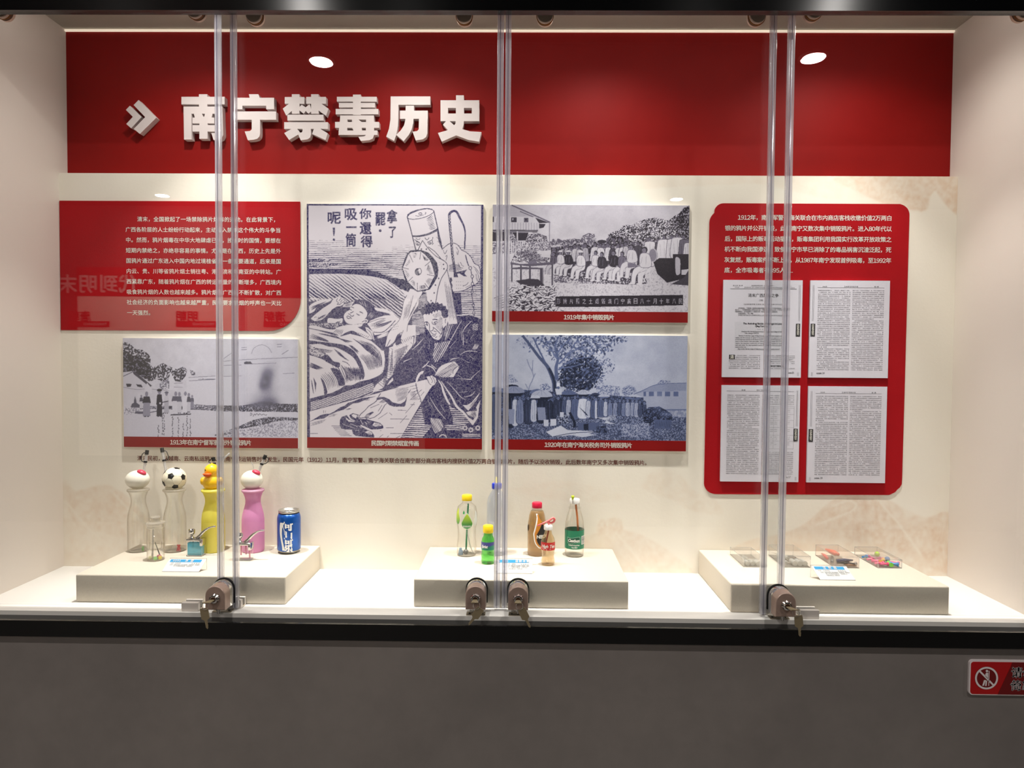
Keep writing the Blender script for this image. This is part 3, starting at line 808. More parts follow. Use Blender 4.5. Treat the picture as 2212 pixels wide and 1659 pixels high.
f = zoom_pt(260, 190)
o = MB().prism([f(*p) for p in [(115, 455), (197, 370), (440, 605), (225, 838), (122, 748), (258, 600)]], LY, YR - 0.0005).build('chevron_arrow', M['letter']); tag(o, 'smaller left white chevron beside the raised header characters', 'arrow', 'header chevrons')
o = MB().prism([f(*p) for p in [(275, 355), (378, 250), (745, 620), (405, 955), (278, 850), (515, 605)]], LY, YR - 0.0005).build('chevron_arrow', M['letter']); tag(o, 'larger right white chevron beside the raised header characters', 'arrow', 'header chevrons')

# ---- red text panels (thin film-faced sheets on the cream wall)
def line_px(T, s, x0, x1, yc, Y, hpx, bold):
    "one line of lettering between two pixels of the photograph, laid on the plane Y"
    a = at(x0, yc, Y); b = at(x1, yc, Y); size = hpx / FPX * Y * 1.0
    T.flat(s, a[0], (a[2] + b[2]) / 2 - size * 0.37, size, Y, width=b[0] - a[0], bold=bold)
YP = YB - 0.003
def panel(name, outline_px, label, Y0=YP):
    r = root(name, (at(*outline_px[0], Y0)[0], Y0, at(*outline_px[0], Y0)[2]), label, 'text panel')
    pts = [(at(x, y, Y0)[0], at(x, y, Y0)[2]) for x, y in outline_px]
    MB().prism(pts, Y0, YB - 0.0002).build('panel', M['red_pan'], r); return r
arc = lambda cx, cy, r, a0, a1, n=10: [(cx + r * math.cos(math.radians(a0 + (a1 - a0) * k / n)), cy + r * math.sin(math.radians(a0 + (a1 - a0) * k / n))) for k in range(n + 1)]
xl_ = to_px((XL + 0.001, YP, 1.9))[0]
L = panel('text_panel', [(128.2, 433.4), (648, 435.5), (649.4, 640)] + arc(579.5, 645, 69.8, 0, 90) + [(131.5, 713)], 'deep red text panel with ten lines of cream lettering at the left')
T = Text()
LINES = ['清末，全国掀起了一场禁除鸦片烟毒的运动。在此背景下，', '广西各阶层的人士纷纷行动起来，主动投入禁烟这个伟大的斗争当', '中。然而，鸦片烟毒在中华大地肆虐已久，按当时的国情，要想在', '短期内禁绝之，亦绝非容易的事情。尤其是在广西，历史上先是外',
 '国鸦片通过广东进入中国内地过境桂省的一条重要通道，后来是国', '内云、贵、川等省鸦片烟土销往粤、港、澳和东南亚的中转站。广', '西紧靠广东，随着鸦片烟在广西的转运数量的不断增多，广西境内', '吸食鸦片烟的人数也越来越多。鸦片烟在广西的不断扩散，对广西',
 '社会经济的负面影响也越来越严重，民众要求禁烟的呼声也一天比', '一天强烈。']
XY0 = [(296, 602, 474.0), (270.8, 606.5, 496.6), (271.2, 607, 519), (271.5, 607, 541.7), (272, 607.3, 564), (272.5, 607.6, 586.5), (273, 607.8, 609), (273.3, 608, 631.5), (273.6, 608.3, 653.8), (274, 332, 675.6)]
for s_, (a0, a1, yc) in zip(LINES, XY0): line_px(T, s_, a0, a1, yc, YP - 0.0004, 11.5, 0.014)
T.build('body_lettering', M['ink_white'], L)
RP = [(1521.3, 1040), (1532.8, 482)] + arc(1560, 481, 27.0, 184, 232, 5) + arc(1563, 459, 20.0, 200, 268, 5) + [(1946, 440.6)] + arc(1941.5, 464, 23.2, -80, -4, 7) + [(1949, 1030)] + [(1948, 1046), (1944, 1053), (1938.6, 1057.4), (1934, 1063), (1921, 1069.3), (1550, 1067.3)] + arc(1545, 1043, 24, 92, 175, 6)
Rr = panel('text_panel', RP, 'crimson text panel with rounded corners at the right, behind the four pages')
T = Text()
LINES = ['1912年，南宁军警、海关联合在市内商店客栈收缴价值2万两白', '银的鸦片并公开销毁，此后南宁又数次集中销毁鸦片。进入80年代以', '后，国际上的贩毒活动猖獗，贩毒集团利用我国实行改革开放政策之', '机不断向我国渗透，致使南宁市早已消除了的毒品祸害沉渣泛起，死', '灰复燃，贩毒案件不断上升，从1987年南宁发现首例吸毒，至1992年', '底，全市吸毒者有895人......']
XY0 = [(1594, 1927, 470.5), (1566, 1926.5, 493.6), (1565.5, 1926, 516.5), (1565, 1925.5, 539), (1564.7, 1925.3, 562), (1564.5, 1713, 583.8)]
for s_, (a0, a1, yc) in zip(LINES, XY0): line_px(T, s_, a0, a1, yc, YP - 0.0004, 12.2, 0.015)
T.build('body_lettering', M['ink_white'], Rr)
# footer sentence printed on the wall covering
fr = root('wall_lettering', (at(297, 992, YB)[0], YB - 0.0003, at(297, 992, YB)[2]), 'long line of brown characters below the three boards', 'lettering')
T = Text()
FT = '清末民初，从越南、云南私运鸦片、经南宁转运销售时有发生，民国元年（1912）11月，南宁军警、南宁海关联合在南宁部分商店客栈内搜获价值2万两白银的鸦片，随后予以没收销毁，此后数年南宁又多次集中销毁鸦片。'
a, b = at(296.5, 990.5, YB), at(1404, 999, YB)
T.flat(FT, a[0], (a[2] + b[2]) / 2 - 0.0165 * 0.37, 0.0163, YB - 0.0004, width=b[0] - a[0], bold=0.014)
T.build('brown_lettering', M['ink_brown'], fr)

# ---- mounted boards
def grid_print(name, rect, Y, canvas, ramp, parent, m, dens=1.25):
    "picture printed as vertex colour on a fine sheet"
    x0, x1, z0, z1 = rect
    nx = int((x1 - x0) / Y * FPX * dens); nz = int((z1 - z0) / Y * FPX * dens)
    X, Z = np.meshgrid(np.linspace(x0, x1, nx), np.linspace(z0, z1, nz))
    P = np.stack([X, np.full_like(X, Y), Z], -1).reshape(-1, 3)
    u, v = to_px(P)
    val = canvas.sample(u, v)
    colr = ramp(val, u, v)
    o0 = org_of(parent); Q = (P - o0).astype(np.float32)
    idx = np.arange(nx * nz).reshape(nz, nx)
    q = np.stack([idx[:-1, :-1], idx[:-1, 1:], idx[1:, 1:], idx[1:, :-1]], -1).reshape(-1, 4)
    me = bpy.data.meshes.new(name)
    me.vertices.add(len(Q)); me.vertices.foreach_set('co', Q.ravel())
    nf = len(q); me.loops.add(nf * 4); me.polygons.add(nf)
    me.loops.foreach_set('vertex_index', q.astype(np.int32).ravel())
    me.polygons.foreach_set('loop_start', np.arange(0, nf * 4, 4, dtype=np.int32)); me.polygons.foreach_set('loop_total', np.full(nf, 4, np.int32))
    me.update(calc_edges=True)
    at_ = me.color_attributes.new('ink', 'FLOAT_COLOR', 'POINT')
    c4 = np.ones((len(Q), 4), np.float32); c4[:, :3] = colr
    at_.data.foreach_set('color', c4.ravel())
    me.materials.append(m)
    o = bpy.data.objects.new(name, me); COL.objects.link(o); o.parent = parent; return o

def board(name, rect, Y, label, cat, m_body, back=YB):
    x0, x1, z0, z1 = rect
    r = root(name, ((x0 + x1) / 2, Y, z0), label, cat)
    MB().box(x0, x1, Y, back - 0.0002, z0, z1).build('foam_board', m_body, r); return r
def caption(r, rect, ztop, Y, txt, px0, px1, yc, hpx):
    x0, x1, z0, z1 = rect
    MB().box(x0, x1, Y - 0.0004, Y, z0, ztop).build('caption_strip', M['cap_red'], r)
    T = Text(); line_px(T, txt, px0, px1, yc, Y - 0.0007, hpx, 0.02); T.build('caption_lettering', M['ink_white'], r)
R13 = rect_px((265.1, 731.2), (643.6, 731.6), (643.6, 968.2), (268.2, 965.8), YBD)
RWC = rect_px((661.2, 440.4), (1043.5, 442.2), (1041.9, 969.3), (664.8, 969.3), YBD)
R19 = rect_px((1063.8, 442.7), (1489.9, 443.2), (1485.2, 696), (1063.4, 695.6), YBD)
R20 = rect_px((1063.8, 723.2), (1485.2, 724.9), (1481.8, 975.2), (1062.1, 970.9), YBD)
B13 = board('photo_board', R13, YBD, 'mounted 1913 photograph of a smoke column and standing men, at lower left', 'photo board', M['board_edge'])
caption(B13, R13, at(450, 944.5, YBD)[2], YBD, '1913年在南宁督军衙门外销毁鸦片', 367.5, 543, 956, 12.4)
BWC = board('woodcut_board', RWC, YBD, 'tall mounted violet woodcut print of a sleeper and a crouching man', 'picture board', M['board_edge'])
caption(BWC, RWC, at(850, 946, YBD)[2], YBD, '民国时期禁烟宣传画', 802, 905, 957.6, 12.4)
B19 = board('photo_board', R19, YBD, 'mounted 1919 photograph of a seated crowd beside a small table, at upper right', 'photo board', M['board_edge'])
caption(B19, R19, at(1275, 673, YBD)[2], YBD, '1919年集中销毁鸦片', 1218, 1327, 685.5, 12.4)
B20 = board('photo_board', R20, YBD, 'mounted 1920 photograph of a crowd with umbrellas under a big tree', 'photo board', M['board_edge'])
caption(B20, R20, at(1275, 950.5, YBD)[2], YBD, '1920年在南宁海关税务司外销毁鸦片', 1176.5, 1365.5, 961.5, 12.4)

# ---- the four journal pages
PG = [rect_px((1563.2, 604.8), (1734.6, 605.2), (1729.4, 815.8), (1560, 814.7), YBD), rect_px((1751.3, 605.8), (1922.8, 606.3), (1917.6, 816.5), (1746.7, 815.8), YBD),
      rect_px((1559.5, 831.7), (1728.7, 833.4), (1724.8, 1041.8), (1556, 1039.6), YBD), rect_px((1746.1, 834.3), (1916.5, 835.4), (1911.9, 1043.9), (1743.3, 1041.8), YBD)]
SRC = '清末全国掀起了一场禁除鸦片烟毒的运动在此背景下广西各阶层的人士纷纷行动起来主动投入禁烟这个伟大的斗争当中然而鸦片烟毒在中华大地肆虐已久按当时的国情要想在短期内禁绝之亦绝非容易的事情历史上先是外国鸦片通过广东进入中国内地过境桂省的一条重要通道后来是国内云贵川等省'
def body_text(T, x0, x1, z1, z0, n, Y, seed, cpl, indent=()):
    rr = random.Random(seed); k = rr.randrange(len(SRC)); size = (x1 - x0) / cpl
    for i in range(n):
        z = z1 - (z1 - z0) * (i + 0.8) / n; s = ''
        m_ = cpl - (2 if i in indent else 0)
        for j in range(m_):
            s += '，' if rr.random() < 0.07 else ('。' if rr.random() < 0.02 else SRC[(k + j) % len(SRC)])
        if i + 1 in indent: s = s[:rr.randint(5, cpl - 4)]
        k += m_
        T.flat(s, x0 + (2 * size if i in indent else 0), z, size * 0.93, Y, width=len(s) * size)
def page(k, label, build):
    x0, x1, z0, z1 = PG[k]
    r = root('journal_page', ((x0 + x1) / 2, YBD, z0), label, 'page', 'mounted journal pages')
    MB().box(x0, x1, YBD, YP - 0.0001, z0, z1).build('foam_board', M['paper'], r)
    T = Text(); Y = YBD - 0.0004; W = x1 - x0; H = z1 - z0
    X = lambda u: x0 + u * W
    Z = lambda v: z1 - v * H
    def rule(xa, xb, v, th=0.0007): T.add2([(0, 0), (xb - xa, 0), (xb - xa, th), (0, th)], [[0, 1, 2, 3]], lambda a, b: (xa + a, Y, Z(v) + b))
    def vrule(u, va, vb, th=0.0006): T.add2([(0, 0), (th, 0), (th, Z(va) - Z(vb)), (0, Z(va) - Z(vb))], [[0, 1, 2, 3]], lambda a, b: (X(u) + a, Y, Z(vb) + b))
    build(T, X, Z, W, H, Y, rule, vrule)
    T.build('page_lettering', M['ink_black'], r)
    # black index tab with vertical white characters
    u0, u1 = ((0.925, 0.978) if k % 2 == 0 else (0.012, 0.068))
    v0, v1 = (0.445, 0.575)
    MB().box(X(u0), X(u1), YBD - 0.0006, YBD, Z(v1), Z(v0)).build('index_tab', M['ink_black'], r)
    t2 = Text(); sz = 0.0078
    for i, ch in enumerate('历史学研究'):
        t2.flat(ch, X((u0 + u1) / 2) - sz / 2, Z(v0 + 0.012 + (i + 0.75) * (v1 - v0 - 0.02) / 5), sz, YBD - 0.0009)
    t2.build('tab_lettering', M['ink_white'], r)
    return r
def common_side(T, X, Z, vrule, k):
    for d in (0, 0.014):
        u = (0.955 if k % 2 == 0 else 0.03) + d
        vrule(u, 0.05, 0.42); vrule(u, 0.945, 0.985)
def pg1(T, X, Z, W, H, Y, rule, vrule):
    fl = lambda s, u0, u1, v, size, **kw: T.flat(s, X(u0), Z(v), size, Y, width=(u1 - u0) * W, **kw)
    fl('第26卷 第1期', 0.115, 0.245, 0.063, 0.0040); fl('2005年', 0.14, 0.20, 0.081, 0.0036); fl('玉林师范学院学报（哲学社会科学）', 0.35, 0.64, 0.063, 0.0042)
    fl('JOURNAL OF YULIN TEACHERS COLLEGE (Philosophy & Social Science)', 0.26, 0.90, 0.081, 0.0046); fl('Vol.26 No.1', 0.76, 0.86, 0.063, 0.004); rule(X(0.085), X(0.925), 0.0925, 0.0009)
    fl('清末广西禁毒之争', 0.31, 0.70, 0.172, 0.0118); fl('□陆  吉', 0.45, 0.55, 0.215, 0.006); fl('（玉林师范学院 科研处 助理 广西 玉林 537000）', 0.24, 0.76, 0.255, 0.0048)
    fl('[摘 要]清末，广西禁毒一直是鸦片烟毒及受其害和争论的，广大地方政府在广西禁毒斗争中', 0.19, 0.845, 0.295, 0.0046)
    fl('建议之一。大规模的禁烟斗争在全省兴起，主要是地方与民众之间，广西当局对禁烟各方', 0.15, 0.845, 0.312, 0.0046); fl('采取措施制止，这次运动揭开了一场新的斗争，对全省禁毒运动有一定的影响。', 0.15, 0.70, 0.330, 0.0046)
    fl('[关键词]清末；广西；禁毒', 0.19, 0.38, 0.349, 0.0046); fl('[中图分类号]K253 [文献标识码]A [文章编号]1004-4671(2005)01-0015-07', 0.19, 0.845, 0.367, 0.0046)
    fl('The Anti-drug Battle of Guangxi in Late', 0.255, 0.745, 0.455, 0.0074, bold=0.03); fl('Qing Dynasty', 0.41, 0.57, 0.481, 0.0074, bold=0.03); fl('LU Ji', 0.44, 0.51, 0.511, 0.0055)
    en = ['(Assistant, MA, Scientific Research Dept of Yulin Teachers College of Yulin,', 'Yulin, Guangxi 537000)', 'Abstract: In the later stage of Qing Dynasty, the governments waged a war', 'wiping out the scourge of opium in Guangxi. As the opium cigarette was', 'of the important sources of the fiscal revenues in Guangxi, and the interests of', 'state in close contact with each public. Chinese levied and transit the of the', 'centre, the executive authorities of Guangxi Guangxi legislature could', 'with each other. So, they launched a series of battles that led a very great', 'victory at that time.', 'Key words: the late stage of Qing Dynasty; opium; economic control']
    for i, s in enumerate(en):
        u0 = (0.235, 0.275, 0.20, 0.16, 0.16, 0.16, 0.16, 0.16, 0.16, 0.195)[i]; u1 = (0.755, 0.455, 0.755, 0.755, 0.755, 0.755, 0.755, 0.755, 0.30, 0.72)[i]
        fl(s, u0, u1, (0.535, 0.553, 0.578, 0.598, 0.617, 0.636, 0.656, 0.675, 0.694, 0.714)[i], 0.0054)
    body_text(T, X(0.155), X(0.48), Z(0.765), Z(0.822), 3, Y, 1, 21); body_text(T, X(0.08), X(0.48), Z(0.822), Z(0.915), 5, Y, 2, 26)
    body_text(T, X(0.52), X(0.92), Z(0.765), Z(0.862), 5, Y, 3, 26); fl('一、鸦片在广西的泛滥', 0.56, 0.78, 0.890, 0.0062, bold=0.02); body_text(T, X(0.52), X(0.92), Z(0.897), Z(0.915), 1, Y, 4, 26)
    fl('玉林师范学院', 0.83, 0.88, 0.958, 0.0042); fl('15', 0.885, 0.91, 0.958, 0.0075); common_side(T, X, Z, vrule, 0)
def cols(k, num, tags=(), table=False):
    def f(T, X, Z, W, H, Y, rule, vrule):
        fl = lambda s, u0, u1, v, size, **kw: T.flat(s, X(u0), Z(v), size, Y, width=(u1 - u0) * W, **kw)
        off = 0.0 if k % 2 else -0.025
        if k % 2: fl('2005年', 0.15, 0.21, 0.068, 0.0042); fl('玉林师范学院学报', 0.42, 0.60, 0.068, 0.0046); fl('第1期', 0.80, 0.86, 0.068, 0.0046); rule(X(0.09), X(0.93), 0.075)
        else: fl('第1期', 0.25, 0.30, 0.055, 0.0046); fl('清末广西禁毒之争', 0.44, 0.60, 0.055, 0.0046); rule(X(0.06), X(0.92), 0.062)
        a0, a1, b0, b1 = (0.095, 0.505, 0.53, 0.93) if k % 2 else (0.07, 0.485, 0.515, 0.925)
        n = 43; z1v, z0v = 0.092, 0.925
        body_text(T, X(a0), X(a1), Z(z1v), Z(z0v), n, Y, 10 + k, 26, indent={1: (31, 38), 2: (18,), 3: (14,)}[k])
        if not table: body_text(T, X(b0), X(b1), Z(z1v), Z(z0v), n, Y, 20 + k, 26, indent={1: (16,), 3: (8,)}.get(k, ()))
        else:
            body_text(T, X(b0), X(b1), Z(z1v), Z(0.20), 5, Y, 33, 26); body_text(T, X(b0), X(b1), Z(0.68), Z(z0v), 12, Y, 34, 26)
            rows = (0.215, 0.235, 0.30, 0.36, 0.435, 0.515, 0.575, 0.655); us = (b0, 0.615, 0.665, 0.76, 0.83, b1)
            for v in rows: rule(X(b0), X(b1), v, 0.0004)
            for u in us: vrule(u, rows[0], rows[-1], 0.0004)
            for i in range(1, 7):
                for j, u in enumerate(us[:-1]): body_text(T, X(u + 0.01), X(u + 0.045), Z(rows[i] + 0.008), Z(rows[i] + 0.045), 2, Y, 50 + i * 6 + j, 3)
        if k % 2: fl('玉林师范学院', 0.095, 0.16, 0.962, 0.0045); fl(num, 0.17, 0.20, 0.962, 0.0075)
        else: fl('玉林师范学院', 0.80, 0.86, 0.958, 0.0045); fl(num, 0.87, 0.90, 0.958, 0.0075)
        common_side(T, X, Z, vrule, k)
    return f
p1 = page(0, 'upper left page with a title and an English abstract', pg1)
x0, x1, z0, z1 = PG[0]
MB().box(x0 + 0.085 * (x1 - x0), x0 + 0.155 * (x1 - x0), YBD - 0.0006, YBD, z1 - 0.815 * (z1 - z0), z1 - 0.768 * (z1 - z0)).build('drop_capital_block', M['ink_black'], p1)
t2 = Text(); t2.flat('清', x0 + 0.092 * (x1 - x0), z1 - 0.808 * (z1 - z0), 0.013, YBD - 0.0009); t2.build('drop_capital', M['ink_white'], p1)
M['abs_grey'] = mat('abstract_grey', (206, 204, 212), 0.5, var=0.05, scale=300)
MB().box(x0 + 0.15 * (x1 - x0), x0 + 0.84 * (x1 - x0), YBD - 0.0002, YBD, z1 - 0.72 * (z1 - z0), z1 - 0.43 * (z1 - z0)).build('abstract_tint', M['abs_grey'], p1)
page(1, 'upper right page with two columns of text, page number 16', cols(1, '16'))
page(2, 'lower left page with a ruled table, page number 17', cols(2, '17', table=True))
page(3, 'lower right page with two columns of text, page number 18', cols(3, '18'))

# ---- notice on the grey wall
x0 = 1.1035; z0, z1 = 0.6435, 0.7300; YS = 1.699; xr = 1.40
r = root('notice_sign', (x0, YS, z0), 'red do-not-lean notice with white border on the grey wall below the case', 'sign')
def rrect(x0, x1, z0, z1, q, n=6):
    out = []
    for (cx, cz, a0) in ((x1 - q, z1 - q, 0), (x0 + q, z1 - q, 90), (x0 + q, z0 + q, 180), (x1 - q, z0 + q, 270)):
        out += [(cx + q * math.cos(math.radians(a0 + 90 * k / n)), cz + q * math.sin(math.radians(a0 + 90 * k / n))) for k in range(n + 1)]
    return out
M['sign_white'] = mat('sign_white', (226, 216, 216), 0.35); M['sign_red'] = mat('sign_red', (176, 10, 16), 0.35); M['sign_dark'] = mat('sign_dark_red', (110, 10, 14), 0.35)
MB().prism(rrect(x0, xr, z0, z1, 0.010), YS - 0.006, YS).build('plate', M['sign_white'], r)
MB().prism(rrect(x0 + 0.0035, xr - 0.0035, z0 + 0.0025, z1 - 0.004, 0.007), YS - 0.0066, YS - 0.006).build('red_field', M['sign_red'], r)
MB().prism([(x0 + 0.103, z1 - 0.004), (xr - 0.0045, z1 - 0.004), (xr - 0.0045, z0 + 0.0025), (x0 + 0.070, z0 + 0.0025), (x0 + 0.099, z1 - 0.016)], YS - 0.0070, YS - 0.0066).build('dark_field', M['sign_dark'], r)
cxs, czs = x0 + 0.0415, (z0 + z1) / 2 - 0.0005
def disc(cx, cz, r0, n=40): return [(cx + r0 * math.cos(2 * PI * k / n), cz + r0 * math.sin(2 * PI * k / n)) for k in range(n)]
MB().prism(disc(cxs, czs, 0.0285), YS - 0.0069, YS - 0.0066).build('emblem_field', M['sign_dark'], r)
em = MB(); n = 44
V = [(cxs + q * math.cos(2 * PI * k / n), YS - 0.0073, czs + q * math.sin(2 * PI * k / n)) for q in (0.0235, 0.0280) for k in range(n)]
em.add(V, [[k, (k + 1) % n, n + (k + 1) % n, n + k] for k in range(n)])
em.prism([(cxs - 0.0185, czs + 0.0155), (cxs - 0.0155, czs + 0.0185), (cxs + 0.0185, czs - 0.0155), (cxs + 0.0155, czs - 0.0185)], YS - 0.0074, YS - 0.0070)
em.prism(disc(cxs + 0.0005, czs + 0.0175, 0.0030, 16), YS - 0.0074, YS - 0.0070)
em.prism([(cxs - 0.0035, czs + 0.009), (cxs - 0.001, czs + 0.013), (cxs + 0.0035, czs + 0.013), (cxs + 0.0035, czs - 0.002), (cxs - 0.0005, czs + 0.002), (cxs - 0.0028, czs + 0.004)], YS - 0.0074, YS - 0.0070)
em.prism([(cxs - 0.0060, czs - 0.005), (cxs - 0.0015, czs - 0.005), (cxs - 0.006, czs - 0.019), (cxs - 0.0098, czs - 0.019)], YS - 0.0074, YS - 0.0070)
em.prism([(cxs - 0.0015, czs - 0.005), (cxs + 0.0015, czs - 0.007), (cxs + 0.0005, czs - 0.0195), (cxs - 0.0030, czs - 0.0195)], YS - 0.0074, YS - 0.0070)
em.prism([(cxs + 0.0050, czs + 0.0180), (cxs + 0.0066, czs + 0.0180), (cxs + 0.0066, czs - 0.019), (cxs + 0.0050, czs - 0.019)], YS - 0.0074, YS - 0.0070)
em.build('no_leaning_emblem', M['sign_white'], r)
T = Text(); T.flat('请勿', x0 + 0.1005, z0 + 0.0475, 0.0275, YS - 0.0075, bold=0.04); T.flat('倚靠', x0 + 0.0995, z0 + 0.0155, 0.0275, YS - 0.0075, bold=0.035)
T.build('notice_lettering', M['sign_white'], r)
# =================================================================== things on the plinths
M['clear'] = clear('clear_bottle', (254, 254, 253), f0=0.035, power=3.0, rim=0.6, haze=0.012, edge=(222, 216, 206))
M['clear2'] = clear('clear_acrylic', (254, 254, 254), f0=0.04, power=4.0, rim=0.6, haze=0.012, edge=(243, 241, 238))
M['acr_edge'] = clear('acrylic_edge', (240, 240, 238), f0=0.10, power=2.0, rim=0.4, rough=0.1, haze=0.30, hazecol=(245, 243, 240))
M['milky'] = clear('milky_rim', (240, 238, 232), f0=0.06, power=2.5, rim=0.5, haze=0.35, hazecol=(240, 234, 222))
M['milkw'] = clear('straw_white', (235, 235, 235), f0=0.06, power=2.0, rim=0.4, haze=0.5, hazecol=(236, 234, 232))
M['blackp'] = mat('black_plastic', (22, 22, 22), 0.35)
M['ball_w'] = mat('ivory_plastic', (238, 230, 205), 0.35)
M['cap_w'] = mat('white_vinyl', (240, 234, 218), 0.35)
M['pinkknob'] = mat('pink_knob', (214, 62, 88), 0.35)
M['duck'] = mat('duck_yellow', (252, 198, 30), 0.35)
M['beak'] = mat('beak_orange', (236, 96, 28), 0.4)
M['yel_b'] = frosted('frosted_yellow', (255, 248, 118), (255, 248, 124), 0.05)
M['pink_b'] = frosted('frosted_pink', (253, 192, 234), (253, 194, 236), 0.05)
M['can_blue'] = mat('can_blue', (14, 84, 172), 0.24, metal=0.4, spec=0.6)
M['can_silver'] = mat('can_silver', (196, 192, 184), 0.28, metal=0.9)
M['ink_can'] = mat('can_white_print', (238, 238, 234), 0.35)
BOT = [(0.0295, 0.0), (0.0315, 0.003), (0.0322, 0.010), (0.0322, 0.072), (0.0320, 0.095), (0.0300, 0.112), (0.0255, 0.128), (0.0222, 0.141), (0.0214, 0.150), (0.0226, 0.160), (0.0262, 0.170), (0.0290, 0.176), (0.0298, 0.1790)]
def VA(c): return math.atan2(-c[0], c[1])      # turns a vessel's label towards the room
def sc_prof(p, k, h=1.0): return [(r * k, z * h) for r, z in p]
def cyl_text(T, s, c, R, ang0, z, size, bold=0.0, width=None, vertical=False, italic=0.0, track=0.0, flip=1):
    "lettering wrapped on a cylinder; ang0 = angle of the start, measured from the side facing the camera, positive to the right"
    V, F = text2d(s, size, bold=bold, width=width, italic=italic, track=track)
    def fn(a, b):
        if vertical: a, b = b, -a
        th = ang0 + a / R + VA(c)
        return (c[0] + R * math.sin(th), c[1] - R * math.cos(th), c[2] + z + b)
    T.add2(V, F, fn)
def cyl_patch(mb, c, R, a0, a1, zlo, zhi, n=16, off=0.0003):
    "patch of a cylinder; zlo/zhi are numbers or functions of the angle"
    V = []; F = []
    fl = zlo if callable(zlo) else (lambda a: zlo); fh = zhi if callable(zhi) else (lambda a: zhi)
    RR = R if callable(R) else (lambda z: R)
    m = 6
    for k in range(n + 1):
        a = a0 + (a1 - a0) * k / n; l, h = fl(a), fh(a)
        for j in range(m + 1):
            z = l + (h - l) * j / m; r = RR(z) + off
            V.append((c[0] + r * math.sin(a + VA(c)), c[1] - r * math.cos(a + VA(c)), c[2] + z))
    for k in range(n):
        for j in range(m): F.append((k * (m + 1) + j, (k + 1) * (m + 1) + j, (k + 1) * (m + 1) + j + 1, k * (m + 1) + j + 1))
    mb.add(V, F); return mb

def tall_bottle(x, y, R, body_mat, label, rim_mat=None, spout=None, spout_dir=(0, 0, 1), loop=1, inner=None, frost=False):
    c = (x, y, ZP); k = R / 0.0322
    r = root('novelty_bottle', c, label, 'bottle', 'tall novelty drinking bottles')
    prof = [(a * k, b) for a, b in BOT]
    (MB().shell(prof, c, 0.0012, 36)).build('bottle_body', body_mat, r, smooth=True)
    rm = [(0.0298, 0.1775), (0.0322, 0.1780), (0.0328, 0.1805), (0.0320, 0.1835), (0.0270, 0.1850), (0.0150, 0.1856), (0.0005, 0.1857)]
    MB().lathe([(a * k, b) for a, b in rm], c, 36).build('lid', rim_mat or M['milky'], r, smooth=True)
    if not frost:
        MB().lathe([(0.0175 * k, 0.0022), (0.0145 * k, 0.0055), (0.0005, 0.0062)], c, 24).build('base_dimple', M['clear'], r, smooth=True)
    return r
def spout_of(r, c, base, tip, cap_len=0.013, loop_side=1, ribbed=True):
    b = Vector(base); t = Vector(tip); d = (t - b).normalized(); L = (t - b).length
    n = 22; pts = []; rad = []
    for i in range(n + 1):
        f_ = i / n; pts.append(tuple(b + d * (L - cap_len) * f_)); rr = 0.0040
        if ribbed and 0.10 < f_ < 0.55: rr += 0.0005 * (1 if i % 2 else -1)
        rad.append(rr)
    st = MB().tube(pts, rad, 14).build('straw', M['milkw'], r, smooth=True)
    e = b + d * (L - cap_len)
    MB().tube([tuple(e), tuple(t)], 0.0054, 16).build('straw_cap', M['blackp'], r, smooth=True, angle=40)
    q = b + d * (L - cap_len) * 0.62
    MB().tube([tuple(q - d * 0.0025), tuple(q + d * 0.0025)], 0.0052, 16).build('retaining_ring', M['blackp'], r, smooth=True, angle=40)
    u = Vector((loop_side, 0, 0)); m_ = (q + e) / 2
    ring = [tuple(q + u * 0.005), tuple(q + u * 0.011 + d * 0.002), tuple(m_ + u * 0.0155), tuple(e + u * 0.013 + d * 0.001), tuple(e + u * 0.009 + d * 0.005), tuple(e + u * 0.004 + d * 0.006)]
    MB().tube(ring, 0.0011, 8).build('cap_tether', M['blackp'], r, smooth=True)

# -- two bottles with plain rounded white tops
def round_top(r, x, y, w, h):
    c = (x, y, ZP + 0.1857 + h * 0.46)
    MB().ball(c, w / 2, w * 0.43, h / 2, 32, 20).build('rounded_top', M['cap_w'], r, smooth=True)
    k = (x + w * 0.24, y - w * 0.10, c[2] + h * 0.41)
    MB().ball(k, w * 0.20, w * 0.14, h * 0.13, 20, 12, M=Matrix.Rotation(math.radians(22), 3, 'Y')).build('pink_knob', M['pinkknob'], r, smooth=True)
b1 = tall_bottle(-1.125, 2.0200, 0.0300, M['clear'], 'clear waisted bottle with rounded white top and pink knob, leftmost')
round_top(b1, -1.127, 2.0200, 0.0680, 0.0545)
def TP(px, py, y): return tuple(at(px, py, y))
spout_of(b1, None, TP(310, 1024, 2.03), TP(318, 972.5, 2.045), loop_side=-1)
b2 = tall_bottle(-1.0205, 2.0260, 0.0318, M['clear'], 'clear waisted bottle topped by a black and white football')
spout_of(b2, None, TP(360, 1024, 2.045), TP(349.5, 968, 2.06), loop_side=1)
# football: icosahedron vertices as black pentagons
cb = Vector((TP(376.7, 1034, 2.026))); rb = 0.0335
bm = bmesh.new(); bmesh.ops.create_icosphere(bm, subdivisions=1, radius=1.0)
ico = [v.co.normalized() for v in bm.verts]; bm.free()
MB().ball(tuple(cb), rb, rb, rb, 36, 22).build('ball_top', M['ball_w'], b2, smooth=True)
